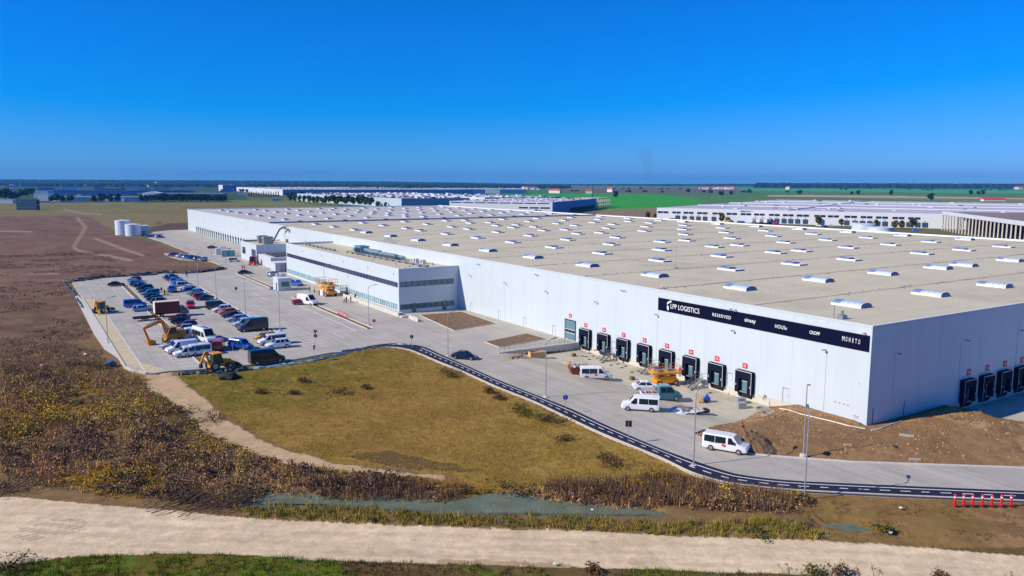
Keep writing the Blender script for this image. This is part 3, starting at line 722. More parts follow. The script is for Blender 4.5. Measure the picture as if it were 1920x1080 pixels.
# small doors, wall lamps, cameras, markings
DOORS = [12.7,70.0,80.8,91.4,104.5,31.2-2.6,34.3,45.45]
for y in (12.7,70.0,80.8,91.4,104.5,34.6,51.0,23.1):
    z0 = 0.0
    b = MB(); b.box(-0.03,0,y-0.5,y+0.5,z0,z0+2.08,0); b.box(-0.06,0,y+0.42,y+0.5,z0,z0+2.1,1); b.box(-0.06,0,y-0.5,y+0.5,z0+2.02,z0+2.1,1)
    d = b.build('door', [WALL, GREYP], wh); hb = MB(); hb.box(-0.08,-0.03,y-0.38,y-0.26,z0+1.0,z0+1.06); hb.build('handle', STEEL, d)
for x in (1.7,8.6):
    b = MB(); b.box(x-0.5,x+0.5,-0.04,0,0,2.05,0); b.box(x-0.5,x-0.42,-0.06,0,0,2.1,1); d = b.build('door', [WALL, GREYP], wh)
    hb = MB(); hb.box(x+0.3,x+0.4,-0.08,-0.04,1.0,1.06); hb.build('handle', STEEL, d)
lampm = MB(); lampm.box(-0.45,0,-0.04,0.04,0.0,0.05); lampm.box(-0.7,-0.35,-0.18,0.18,-0.07,0.05,1); lampm = lampm.mesh('wall_lamp', [STEEL, GREYP])
lampy = lampm.copy(); lampy.transform(Matrix.Rotation(math.pi/2,4,'Z')); lampy.name = 'wall_lamp'
for y in (6.6,22.6,39.5,56.1,72.5,88.6,104.5,216,232,255,290,320,350,385,420,455): link('wall_lamp', lampm, wh, (0,y,8.8))
for x in (5.5,22,37.1,53,69,85): link('wall_lamp', lampy, wh, (x,0,8.95))
camm = MB(); camm.box(-0.30,0,-0.04,0.04,0,0.05); camm.box(-0.45,-0.2,-0.09,0.09,-0.16,0.0,1); camm = camm.mesh('security_camera', [CAP, GREYP])
for y, z in ((0.95,12.05),(22.4,12.05),(23.3,12.05),(48.0,11.9),(48.8,11.9),(75.8,11.9),(76.6,11.9),(100.5,11.9),(101.2,11.9)): link('security_camera', camm, wh, (0,y,z))
mb = MB()
for y in (4.7,4.07,3.4,2.8): mb.box(-0.01,0,y-0.13,y+0.13,1.95,2.1)
mb.box(-0.01,0,1.3,1.45,5.15,5.3); mb.box(-0.01,0,1.15,1.95,0.78,0.86); mb.box(-0.01,0,1.15,1.95,0.55,0.62)
for k in range(4): mb.box(-0.01,0,1.2+k*0.2,1.3+k*0.2,0.88,0.96)
mb.build('wall_marking', GREYP, wh)
for i, y in enumerate((44.9,)): pass
for y in (6.45,39.6,89,216,250,285,320): MB().tube((-0.03,y,0.1),(-0.03,y,8.6),0.014,n=6).build('lamp_conduit', CAP, wh)
for x in (5.4,21.2,37): MB().tube((x,-0.03,0.1),(x,-0.03,8.8),0.022,n=6).build('lamp_conduit', CAP, wh)
# roof vent by the near corner and a mast at the eaves
rv = MB(); rv.box(1.2,2.2,5.2,6.1,H,H+0.5); rv.tube((1.5,5.5,H+0.5),(1.5,5.5,H+1.1),0.18,n=8); rv.tube((1.3,6.6,H),(1.3,6.6,H+1.6),0.05,n=6); rv.build('roof_vent', STEEL, wh)
for (px, py, hh) in ((1267,503,5.0),(470,400,6.0)):
    q = G(px, py, H); b = MB(); b.tube((q[0],q[1],H),(q[0],q[1],H+hh),0.05,0.02,n=6); b.box(q[0]-0.4,q[0]+0.4,q[1]-0.4,q[1]+0.4,H,H+0.15); b.build('lightning_rod', STEEL, wh)
rl = MB(); q = GX(725,458,0.4)
for a in (0,1.6): rl.tube((0.5,q[1]+a,H),(0.5,q[1]+a,H+1.2),0.04,n=5); rl.tube((2.0,q[1]+a,H),(2.0,q[1]+a,H+1.2),0.04,n=5)
rl.box(0.45,2.05,q[1]-0.05,q[1]+1.65,H+1.15,H+1.2); rl.build('roof_hatch_rail', STEEL, wh)
# ------------------------------------------------------------------ the long black sign
sg = thing('banner_sign', 'long black sign with white lettering high on the sunlit warehouse wall', 'sign', (0,0,0))
b = MB(); b.box(-0.10,-0.004,0.28,39.4,9.62,11.72); b.build('sign_board', BLACKS, sg)
def letters(body, pa, pb, hgt, zoff=0.0, **k):
    a = GX(*pa, -0.1); c = GX(*pb, -0.1); wd = abs(a[1]-c[1])
    o = text_fit('lettering', body, WHITE, sg, FACE_MX, wd, hgt, extrude=0.015, **k); o.location = (-0.115, (a[1]+c[1])/2, (a[2]+c[2])/2+zoff); return o
letters('LPP LOGISTICS', (1257.6,573.5), (1311.5,584), 0.80, offset=0.0)
letters('RESERVED', (1336,589), (1370.5,596.5), 0.50, offset=0.004, spacing=1.2)
letters('sinsay', (1396.5,599.5), (1417,605), 0.72, offset=0.008)
letters('HOUSe', (1453.5,610.5), (1475.8,616), 0.52, offset=0.0)
letters('CROPP', (1518,622), (1537.5,627), 0.46, offset=0.01)
for i, ch in enumerate('MOHITO'):
    a = GX(1581.5+i*5.95, 634.5+i*1.28, -0.1)
    o = text_fit('lettering', ch, WHITE, sg, FACE_MX, 0.34 if i == 0 else (0.10 if ch == 'I' else 0.24), 0.62, extrude=0.015, offset=0.0); o.location = (-0.115, a[1], a[2])
# chevron emblem: a tall pale arrow pointing left
q = GX(1254.5, 572.5, -0.1); lg = MB()
pts1 = [(0.55,0.92),(0.10,0.98-0.25),(-0.45,0.42),(-0.45,0.05),(0.0,0.38),(0.55,0.62)]
pts2 = [(-0.45,-0.02),(-0.05,-0.22),(-0.05,-0.78),(-0.18,-0.92),(-0.45,-0.55)]
for pl in (pts1, pts2):
    n = len(pl); v = [(-0.10,q[1]-a,q[2]+c) for a, c in pl]+[(-0.13,q[1]-a,q[2]+c) for a, c in pl]
    lg.add(v, [tuple(range(n)), tuple(range(n,2*n))[::-1]]+[(i,(i+1)%n,n+(i+1)%n,n+i) for i in range(n)])
lg.build('emblem', WHITE, sg)
# ------------------------------------------------------------------ ramp wall and railing beside the gate
rw = thing('retaining_wall', 'sloping concrete ramp wall with steel railing beside the tall gate', 'wall', (0,61.3,0))
b = MB(); b.add([(-18.5,-0.14,-0.1),(-0.07,-0.14,-1.4),(-0.07,-0.14,0.15),(-18.5,-0.14,0.15),(-18.5,0.3,0.05),(-0.07,0.3,-1.4),(-0.07,0.3,0.15),(-18.5,0.3,0.15)], [(0,1,2,3),(4,7,6,5),(3,2,6,7),(0,3,7,4),(1,5,6,2),(0,4,5,1)]); b.build('wall', CONCW, rw)
b = MB()
for i in range(17): x = -18.2+i*1.13; b.tube((x,0.15,0.15),(x,0.15,1.2),0.025,n=5)
for z in (0.55,0.85,1.2): b.tube((-18.2,0.15,z),(-0.12,0.15,z),0.025,n=5)
b.build('railing', STEEL, rw)
# steel stairs at the docks
def stairs(yc, label):
    t = thing('dock_stairs', label, 'stairs', (0,yc,-1.25), 0, 'steel stairs between the docks')
    b = MB(); b.box(-1.3,-0.07,-0.7,0.7,1.18,1.25)
    for k in range(6): b.box(-1.3-0.28*(k+1),-1.3-0.28*k+0.02,-0.55,0.55,1.18-0.19*(k+1),1.22-0.19*(k+1))
    b.build('tread', STEEL, t)
    b = MB()
    for s_ in (-0.6,0.6): b.bar((-1.3,s_,1.15),(-3.0,s_,0.02),0.05,0.2); b.tube((-1.25,s_,0),(-1.25,s_,1.2),0.04,n=6)
    b.build('stringer', STEEL, t)
    b = MB()
    for s_ in (-0.6,0.6):
        b.tube((-0.1,s_,2.3),(-1.3,s_,2.3),0.03,n=6); b.tube((-1.3,s_,2.3),(-2.95,s_,1.1),0.03,n=6); b.tube((-1.3,s_,1.25),(-1.3,s_,2.3),0.03,n=6); b.tube((-2.95,s_,0),(-2.95,s_,1.1),0.03,n=6); b.tube((-1.3,s_,1.8),(-2.95,s_,0.6),0.02,n=6); b.tube((-0.1,s_,1.8),(-1.3,s_,1.8),0.02,n=6); b.tube((-2.1,s_,0.6),(-2.1,s_,1.7),0.025,n=6)
    b.build('handrail', STEEL, t)
stairs(28.4, 'grey steel stairs between the docks numbered 53 and 54')
stairs(39.5, 'grey steel stairs just behind the yellow scissor lift')
stairs(50.7, 'grey steel stairs between the docks numbered 57 and 58')
# ------------------------------------------------------------------ office wing
of = thing('office_building', 'white two storey office wing with long window bands beside the car park', 'office', (0,0,0))
X0, X1, Y0, Y1, OH = -16.0, -0.02, 110.9, 202.6, 10.57
b = MB()
def wall_x(b, x, y0, y1, t, bands, h):      # wall facing -X with horizontal window slots
    z = -0.3
    for (a, c, u0, u1) in bands:
        b.box(x,x+t,y0,y1,z,a); b.box(x,x+t,y0,u0,a,c); b.box(x,x+t,u1,y1,a,c); z = c
    b.box(x,x+t,y0,y1,z,h)
b2 = [(0.75,2.05,112.0,155.8),(6.1,7.35,111.6,201.8)]
# lower band is broken by the entrance bay
z = -0.3
b.box(X0,X0+0.3,Y0,Y1,-0.3,0.75); b.box(X0,X0+0.3,Y0,111.6,0.75,2.05); b.box(X0,X0+0.3,144.2,147.5,0.75,2.05); b.box(X0,X0+0.3,201.9,Y1,0.75,2.05)
b.box(X0,X0+0.3,Y0,Y1,2.05,6.1); b.box(X0,X0+0.3,Y0,111.4,6.1,7.35); b.box(X0,X0+0.3,201.9,Y1,6.1,7.35); b.box(X0,X0+0.3,Y0,Y1,7.35,OH)
# end walls
for y in (Y0, Y1-0.3):
    b.box(X0+0.3,X1,y,y+0.3,-0.3,0.8); b.box(X0+0.3,X1,y,y+0.3,2.05,6.2); b.box(X0+0.3,X1,y,y+0.3,7.5,OH)
    b.box(-1.4,X1,y,y+0.3,0.8,2.05); b.box(-1.4,X1,y,y+0.3,6.2,7.5)
b.build('wall', WALL, of)
b = MB(); b.box(X0+0.3,X1,Y0+0.3,Y1-0.3,OH-1.0,OH-0.55); b.build('roof', ROOF, of)
b = MB(); b.box(X0-0.03,X0+0.33,Y0-0.03,Y1+0.03,OH,OH+0.06); b.box(X0+0.33,X1,Y0-0.03,Y0+0.33,OH,OH+0.06); b.box(X0+0.33,X1,Y1-0.33,Y1+0.03,OH,OH+0.06); b.build('parapet', CAP, of)
FR = mat('window_frame', S(150,158,166), 0.5); FRD = mat('dark_window_frame', S(40,58,70), 0.5)
def win_row(axis, u0, u1, z0, z1, n, glass, frame, fixed, every=1, depth=0.12):
    for i in range(n):
        a = u0+(u1-u0)*i/n; c = u0+(u1-u0)*(i+1)/n; g = MB(); f = MB(); q = 0.05
        if axis == 'X':
            g.box(fixed+depth,fixed+depth+0.03,a+q,c-q,z0+q,z1-q)
            f.box(fixed+depth-0.06,fixed+depth+0.06,a,a+q,z0,z1); f.box(fixed+depth-0.06,fixed+depth+0.06,c-q,c,z0,z1); f.box(fixed+depth-0.06,fixed+depth+0.06,a+q,c-q,z0,z0+q); f.box(fixed+depth-0.06,fixed+depth+0.06,a+q,c-q,z1-q,z1)
        else:
            g.box(a+q,c-q,fixed+depth,fixed+depth+0.03,z0+q,z1-q)
            f.box(a,a+q,fixed+depth-0.06,fixed+depth+0.06,z0,z1); f.box(c-q,c,fixed+depth-0.06,fixed+depth+0.06,z0,z1); f.box(a+q,c-q,fixed+depth-0.06,fixed+depth+0.06,z0,z0+q); f.box(a+q,c-q,fixed+depth-0.06,fixed+depth+0.06,z1-q,z1)
        w_ = f.build('window', frame, of); g.build('pane', glass, w_)
TG2 = mat('pale_teal_glass', S(150,184,196), 0.3, var=0.35, scale=0.45, spec=0.6)
DG2 = mat('smoked_glass', S(34,48,88), 0.12, var=0.3, scale=0.5, spec=0.6)
win_row('X', 111.6, 144.2, 0.75, 2.05, 24, TG2, FRD, X0)
win_row('X', 147.5, 201.9, 0.75, 2.05, 30, TG2, FRD, X0)
win_row('X', 111.4, 201.9, 6.1, 7.35, 40, DG2, FR, X0, depth=0.04)
win_row('Y', X0+0.35, -1.4, 0.8, 2.05, 9, TEALG, FRD, Y0)
win_row('Y', X0+0.35, -1.4, 6.2, 7.5, 9, TEALG, FRD, Y0)
for x in (-12.1,-4.0):
    d = MB(); d.box(x-0.45,x+0.45,Y0-0.03,Y0-0.005,0,2.08,0); d.box(x-0.52,x-0.45,Y0-0.06,Y0,0,2.15,1); d.box(x+0.45,x+0.52,Y0-0.06,Y0,0,2.15,1); d.box(x-0.45,x+0.45,Y0-0.06,Y0,2.08,2.15,1)
    dd = d.build('door', [TEALG, FRD], of); hh = MB(); hh.box(x+0.3,x+0.36,Y0-0.08,Y0-0.03,0.95,1.15); hh.build('handle', STEEL, dd)
d = MB(); d.box(X0-0.04,X0-0.005,145,146.8,0,2.3); d.build('door', DG2, of)
b = MB()       # loading ramp along the foot of the facade
b.box(X0-2.0,X0-0.02,108.5,143,-0.1,0.55,0); b.box(X0-2.2,X0-2.0,106.4,143,-0.1,0.95,0); b.box(X0-2.0,X0-0.02,104.8,106.4,-0.1,0.35,0)
b.box(X0-1.0,X0-0.8,98.5,103.4,-0.1,0.85,0)
b.build('ramp', CONCW, of)
lampo = MB(); lampo.box(-0.18,0,-0.12,0.12,0,0.2); lampo = lampo.mesh('wall_lamp', [GREYP])
for y in (113.8,130,148,166,185,200): link('wall_lamp', lampo, of, (X0,y,9.1))
# plant on the office roof
HV = mat('teal_plant_steel', S(120,156,176), 0.4, metal=0.3, var=0.2, scale=1.5)
RZ = OH-0.55
u = MB(); q = G(672,468,RZ); ux, uy = -6.5, 158.5
u.box(ux-1.3,ux+1.3,uy-2.2,uy+2.2,RZ,RZ+2.1); u.box(ux-1.5,ux+1.5,uy-2.4,uy+2.4,RZ+2.1,RZ+2.35,0); u.tube((ux-1.0,uy+2.3,RZ+1.1),(ux-1.0,uy+3.8,RZ+1.1),0.5,n=10)
for k in range(5): u.box(ux-1.34,ux-1.3,uy-2.0+k*0.85,uy-1.4+k*0.85,RZ+0.4,RZ+1.8,1)
u.build('air_handler', [HV, DARK], of)
u = MB(); u.bar((ux,uy-2.6,RZ+1.5),(ux+0.3,uy-13,RZ+1.5),1.0,0.8); u.bar((ux+0.3,uy-13,RZ+1.3),(ux+1,uy-22,RZ+1.3),0.7,0.6); u.bar((ux+1.6,uy-5,RZ+1.0),(ux+2,uy-25,RZ+1.0),0.6,0.5)
for k in range(6): u.bar((ux+0.2,uy-4-3*k,RZ+0.9),(ux+3.0,uy-4-3*k,RZ+0.9),0.5,0.5)
for k in range(6): u.box(ux+0.1,ux+0.2,uy-4-3*k,uy-3.9-3*k,RZ,RZ+1.1)
u.build('duct', mat('duct_metal', S(150,176,190), 0.35, metal=0.5, var=0.15, scale=2), of)
u = MB(); u.bar((-11.2,200,RZ+0.55),(-10.6,170,RZ+0.55),0.55,0.14); u.bar((-9.2,163,RZ+0.55),(-6.4,114.5,RZ+0.55),0.6,0.16); u.bar((-6.4,114.5,RZ+0.5),(-9.5,114.0,RZ+0.5),0.4,0.16)
for k in range(14): t = k/13; u.box(-9.3+2.8*t-0.25,-9.3+2.8*t+0.25,163-48*t-0.06,163-48*t+0.06,RZ,RZ+0.5)
for k in range(9): t = k/8; u.box(-11.3+0.6*t-0.25,-11.3+0.6*t+0.25,200-30*t-0.06,200-30*t+0.06,RZ,RZ+0.5)
u.build('cable_tray', GREYP, of)
for (x, y, s_) in ((-3.4,136,0.7),(-3.4,138.5,0.7),(-3.2,141,0.6),(-3.0,131,0.6),(-3.5,128,0.9),(-3.2,124.5,0.9),(-2.8,120,0.5),(-9.3,120,0.35),(-10.2,126,0.3),(-10.8,140,0.3),(-12,116,0.3)):
    c_ = MB(); c_.box(x-s_*0.5,x+s_*0.5,y-s_,y+s_,RZ,RZ+s_*1.1); c_.tube((x-s_*0.5-0.02,y,RZ+s_*0.6),(x-s_*0.5-0.05,y,RZ+s_*0.6),s_*0.4,n=10,mi=1); c_.build('condenser', [mat('pale_unit', S(190,196,200), 0.5), DARK], of)
# ------------------------------------------------------------------ annex and pump house behind the office
an = thing('annex_building', 'small white flat roofed annex with two rooftop cooling units', 'building', (0,0,0))
b = MB(); b.box(-15.6,-15.3,243.5,268,-0.2,7.0); b.box(-15.3,-0.03,243.5,243.8,-0.2,7.0); b.box(-15.3,-0.03,267.7,268,-0.2,7.0); b.build('wall', WALL, an)
b = MB(); b.box(-15.3,-0.03,243.8,267.7,6.2,6.6); b.build('roof', ROOF, an)
b = MB(); b.box(-15.65,-15.25,243.45,268.05,7.0,7.07); b.box(-15.25,-0.03,243.45,243.85,7.0,7.07); b.box(-15.25,-0.03,267.65,268.05,7.0,7.07); b.build('parapet', CAP, an)
for y0, y1, z0, z1 in ((260.5,265.5,2.3,4.9),(244.6,250.8,1.4,5.0)):
    for k in range(2):
        m_ = (y1-y0)/2; f = MB(); f.box(-15.68,-15.61,y0+k*m_,y0+(k+1)*m_-0.15,z0,z1); w_ = f.build('louvre_window', FRD, an); g = MB(); g.box(-15.70,-15.68,y0+k*m_+0.12,y0+(k+1)*m_-0.3,z0+0.12,z1-0.12); g.build('pane', DG2, w_)
for y in (258,250.5):
    b = MB(); b.box(-11.2,-7.8,y-1.6,y+1.6,6.6,9.6); b.box(-11.5,-7.5,y-1.9,y+1.9,8.9,9.3,0)
    for k in range(4): b.box(-11.24,-11.2,y-1.4+k*0.75,y-0.95+k*0.75,6.9,8.8,1)
    b.build('cooling_unit', [mat('grey_green_unit', S(140,150,146), 0.5, var=0.1, scale=1), GREYP], an)
b = MB(); b.bar((-14.5,267,7.2),(-3,267,7.2),0.4,0.4); b.box(-3.4,-2.6,246,247,6.6,8.6); b.build('roof_pipe', GREYP, an)
pl = thing('pump_house', 'low white service block with a dark flat roof between annex and office', 'building', (0,0,0))
b = MB(); b.box(-15.4,-1.2,224.5,241.5,-0.2,3.6); b.build('wall', mat('grey_white_wall', S(190,196,204), 0.6, var=0.05, scale=0.5), pl)
b = MB(); b.box(-15.5,-1.1,224.4,241.6,3.6,3.75,0); b.box(-13.5,-1.3,226.0,239.0,3.75,4.2,1); b.build('roof', [CAP, mat('dark_roofing', S(70,62,60), 0.8)], pl)
st = thing('storage_container', 'white site container with red posts in front of the service block', 'container', (-16,214.5,0))
b = MB(); b.box(-1.4,13,-3,3,0.15,3.0); b.build('body', mat('grey_white_wall', (0.5,0.5,0.5)), st)
b = MB(); b.box(-1.6,13.1,-3.1,3.1,3.0,3.15); b.build('roof', CAP, st)
for x in (2.0,5.5,9.0):
    b = MB(); b.box(x-0.15,x+0.15,-3.12,-3.0,0.1,3.0); b.build('post', mat('red_paint', (0.4,0.02,0.03), 0.5), st)
for x in (0.3,3.5,7.0): b = MB(); b.box(x,x+1.2,-3.05,-3.0,0.3,2.5); b.build('door', mat('grey_shutter', S(150,164,176), 0.5), st)
# guard booth
gb = thing('guard_booth', 'small white guard booth with one big window by the car park entrance', 'booth', (0,0,0))
bx0, by0 = -29.8, 163.6
b = MB(); b.box(bx0,bx0+3.7,by0,by0+5.2,-0.05,3.5); b.build('wall', WALL, gb)
b = MB(); b.box(bx0-0.1,bx0+3.8,by0-0.1,by0+5.3,3.5,3.65); b.build('roof', CAP, gb)
f = MB(); f.box(bx0+0.9,bx0+3.2,by0-0.05,by0-0.005,1.1,2.6); w_ = f.build('window', FR, gb); g = MB(); g.box(bx0+1.0,bx0+3.1,by0-0.07,by0-0.05,1.2,2.5); g.build('pane', mat('green_glass', S(60,110,110), 0.15, spec=0.6), w_)
d = MB(); d.box(bx0-0.05,bx0-0.005,by0+1.2,by0+2.2,0,2.2); d.build('door', DG2, gb)
b = MB(); b.tube((bx0+1,by0+4.2,3.65),(bx0+1,by0+4.2,4.5),0.5,n=10); b.box(bx0+1.8,bx0+3.2,by0+3.4,by0+4.8,3.65,4.5); b.build('cooling_unit', mat('pale_unit', (0.5,0.5,0.5)), gb)
# ------------------------------------------------------------------ far buildings
FW = mat('far_white_wall', S(206,210,216), 0.6, var=0.03, scale=0.05); FB = mat('blue_grey_cladding', S(88,136,170), 0.6, var=0.05, scale=0.05)
FN = mat('navy_cladding', S(52,104,172), 0.6, var=0.08, scale=0.05); FRO = mat('far_roof', S(186,182,190), 0.8, var=0.10, scale=0.03); FBR = mat('far_brown_roof', S(150,132,140), 0.8, var=0.25, scale=0.06)
WINB = mat('far_window', S(20,30,70), 0.3)
def far_shed(label, c, sx, sy, h, rot=0.0, wall=FW, endw=None, roof=FRO, units=0, bands=None, docks=None, parapet=0.8, seed=1, name='distant_warehouse', cat='warehouse', under=None):
    """a big flat shed; its own origin at the near left corner, x along the front, y away"""
    t = thing(name, label, cat, (c[0],c[1],-0.3), rot, 'warehouses beyond the main roof')
    b = MB(); b.box(0,sx,0,0.5,0,h,0); b.box(0,0.5,0.5,sy,0,h,1); b.box(sx-0.5,sx,0.5,sy,0,h,1); b.box(0.5,sx-0.5,sy-0.5,sy,0,h,0)
    b.build('wall', [wall, endw or wall], t)
    b = MB(); b.box(0.5,sx-0.5,0.5,sy-0.5,h-1.2,h-parapet); b.build('roof', roof, t)
    r = random.Random(seed)
    if units:
        b = MB()
        for i in range(units):
            x, y = r.uniform(3,sx-6), r.uniform(3,sy-6); s_ = r.uniform(0.7,2.6); b.box(x,x+s_*1.6,y,y+s_*2.2,h-parapet-0.02,h-parapet+r.uniform(0.4,1.3),r.choice((0,0,1)))
        b.build('roof_unit', [mat('far_unit', S(205,205,215), 0.5), mat('far_unit_dark', S(70,74,100), 0.5)], t)['kind'] = 'stuff'
    if bands:
        for (x0, x1, z0, z1) in bands: b = MB(); b.box(x0,x1,-0.12,0,z0,z1); b.build('window', WINB, t)
    if docks:
        for (x0, x1, z0, z1, tag_) in docks:
            b = MB(); b.box(x0,x1,-0.6,0,z0,z1); d_ = b.build('dock_shelter', mat('far_dock', S(36,62,92), 0.6), t)
            if tag_: n_ = MB(); n_.box((x0+x1)/2-0.35,(x0+x1)/2+0.35,-0.15,0,z1+0.5,z1+1.2); n_.build('number_plate', mat('far_red', S(190,60,80), 0.6), d_)
    return t
# the long white warehouse on the right with window pairs over its docks
ax = math.atan2(-(441.6-256.7)/1.0, (455-367.9)/1.0)
pA, pB = G(1231,412), G(1741,427.5); ang = math.atan2(pB[1]-pA[1], pB[0]-pA[0]); LA = math.hypot(pB[0]-pA[0], pB[1]-pA[1])
bands = []; docks = []
pxs = [(1232.5,1252.5),(1260,1275.5),(1281,1299.5),(1306.5,1326),(1335,1354.5),(1361.5,1381),(1388,1407.5),(1413,1433),(1441,1461),(1467,1487),(1493,1516),(1526,1547),(1551.5,1572),(1582.5,1606),(1613,1635),(1641.5,1664),(1672.5,1695),(1702,1725)]
def along(px): 
    # distance along the facade for an image column
    d = ray(px, 420)[:2]; a = np.array([math.cos(ang), math.sin(ang)]); s_ = np.linalg.solve(np.array([[d[0],-a[0]],[d[1],-a[1]]]), np.array([pA[0]-CAM[0], pA[1]-CAM[1]])); return float(s_[1])
for a, c in pxs:
    u, v = along(a), along(c); m_ = (u+v)/2; bands += [(u,m_-0.25,6.0,7.6),(m_+0.25,v,6.0,7.6)]
for a in (1283,1296.5,1309,1321.5,1338,1364,1416,1428.5,1443,1456,1469.5,1482,1495,1509.5,1587,1602.5,1616.5,1630.5,1645,1659,1676,1690.5,1704,1720,1734):
    u = along(a); docks.append((u-1.7,u+1.7,0.9,4.1,True))
docks.append((along(1266),along(1274),0.3,4.4,True))
wA = far_shed('long white warehouse on the right with dark window pairs above its docks', pA, LA+160, 400, 10.4, ang, wall=FW, roof=FRO, units=60, bands=bands, docks=docks, parapet=0.15, seed=3)
b = MB()
for y in (100,200,300): b.box(0.6,LA+159,y-0.6,y+0.6,9.4,10.9)
b.box(LA*0.52-0.6,LA*0.52+0.6,0.6,399,9.4,11.0); b.build('fire_wall', FW, wA)
u = along(1387); v = along(1409); tx = text_fit('lettering', 'vlpark.eu 1', mat('green_letters', S(20,84,70), 0.5), wA, Matrix(((1,0,0,0),(0,0,-1,0),(0,1,0,0),(0,0,0,1))), v-u, None, extrude=0.05); tx.location = ((u+v)/2,-0.15,9.0)
# warehouse in the middle, white front and dark blue flank, with an unfinished frame at its end
c0, c1, c2 = G(1038,402.5), G(846,389), G(1117,396.5)
pB0 = np.array([347.0,566.0])
def shed_px(corner, left, right, **k):
    """shed from its near corner: front runs to the left picture side, flank away to the right"""
    a = np.array(left[:2])-np.array(corner[:2]); f = np.array(right[:2])-np.array(corner[:2]); LX = np.hypot(*f); LY = np.hypot(*a)
    return corner, math.atan2(f[1], f[0]), LX, LY
wB = thing('distant_warehouse', 'grey roofed warehouse with white front and dark blue flank behind the main roof', 'warehouse', (347,566,-0.3), 0.693, 'warehouses beyond the main roof')
BX, BY = 200, 108
b = MB(); b.box(0,0.5,0.5,BY,0,12.2,0); b.box(0,BX,0,0.5,0,12.2,1); b.box(BX-0.5,BX,0.5,BY,0,12.2,1); b.box(0.5,BX-0.5,BY-0.5,BY,0,12.2,0); b.build('wall', [FW, FN], wB)
b = MB(); b.box(0.5,BX-0.5,0.5,BY-0.5,11.2,12.05); b.build('roof', FRO, wB)
b = MB(); rr = random.Random(5)
for i in range(110): x, y, s_ = rr.uniform(3,BX-8), rr.uniform(3,BY-10), rr.uniform(0.6,2.0); b.box(x,x+s_*1.5,y,y+s_*2.2,12.0,12.05+rr.uniform(0.4,1.3),rr.choice((0,0,1)))
b.build('roof_unit', [mat('far_unit', (0.5,)*3), mat('far_unit_dark', (0.1,)*3)], wB)['kind'] = 'stuff'
for k in range(8): f = MB(); f.box(-0.12,0,4+k*13,15.5+k*13,10.4,11.3); f.build('window', WINB, wB)
for k in range(3): f = MB(); f.box(-0.12,0,3+k*11,12.5+k*11,5.8,7.2); f.build('window', WINB, wB)
for k in range(20): f = MB(); f.box(70+k*6,73.2+k*6,-0.6,0,0.5,4.6); f.build('dock_shelter', DARK2, wB)
cf = thing('concrete_frame', 'unfinished concrete frame building at the end of the grey roofed warehouse', 'frame', (347+0.77*204,566+0.639*204,-0.3), 0.693)
b = MB()
for i in range(8):
    for j in range(4): b.box(i*11-0.5,i*11+0.5,j*12-0.5,j*12+0.5,0,12)
for z in (6.0,11.2):
    for j in range(4): b.box(0,77,j*12-0.5,j*12+0.5,z,z+0.9)
    for i in range(8): b.box(i*11-0.4,i*11+0.4,0,36,z+0.05,z+0.85)
b.build('frame', mat('raw_concrete', S(186,180,164), 0.85, var=0.1, scale=0.3), cf)
b = MB(); b.box(0.6,30,14,35.4,0,5.9); b.build('infill_wall', FN, cf)
# long sheds farther back on the left of that
def long_shed(label, x0, y0, sx, sy, h, wall, flank, roof, units, seed, rot=0.0):
    t = thing('distant_warehouse', label, 'warehouse', (x0,y0,-0.3), rot, 'warehouses beyond the main roof')
    b = MB(); b.box(0,0.5,0.5,sy,0,h,0); b.box(0,sx,0,0.5,0,h,1); b.box(sx-0.5,sx,0.5,sy,0,h,1); b.box(0.5,sx-0.5,sy-0.5,sy,0,h,0); b.build('wall', [wall, flank], t)
    b = MB(); b.box(0.5,sx-0.5,0.5,sy-0.5,h-1,h-0.12); b.build('roof', roof, t)
    r = random.Random(seed); b = MB()
    for i in range(units): x, y, s_ = r.uniform(3,sx-8), r.uniform(3,sy-10), r.uniform(1.0,3.4); b.box(x,x+s_*1.5,y,y+s_*2.6,h-0.15,h+r.uniform(0.5,1.8),r.choice((0,0,1)))
    b.build('roof_unit', [mat('far_unit', (0.5,)*3), mat('far_unit_dark', (0.1,)*3)], t)['kind'] = 'stuff'
    return t
PW = mat('pale_blue_white_wall', S(176,190,206), 0.6, var=0.04, scale=0.05)
long_shed('long brown roofed warehouse with pale blue white front behind the row of trees', 293, 800, 92, 412, 11.6, PW, FB, FBR, 110, 11)
long_shed('white walled warehouse with blue flank standing right of the brown roofed one', 396, 781, 124, 412, 12.5, FW, FB, FRO, 90, 12, 0.10)
long_shed('far long white warehouse with dark spots of roof units', 409, 1700, 460, 800, 13.0, FW, FB, FRO, 130, 13, -0.103)
tF = long_shed('farthest hall with alternating white and navy front panels', 638, 1964, 495, 300, 13.0, FN, FN, FRO, 60, 14, -0.463)
for u0, u1 in ((0,110),(255,290),(385,425)): b = MB(); b.box(u0,u1,-0.3,0.0,0.5,13.0); b.build('white_panel', FW, tF)
b = MB(); b.box(0,495,-0.35,0.6,11.0,13.3); b.build('parapet', FW, tF)
o = long_shed('white tower block at the left end of the far white warehouse', 455, 2520, 90, 60, 19.0, FW, FN, FRO, 4, 16)
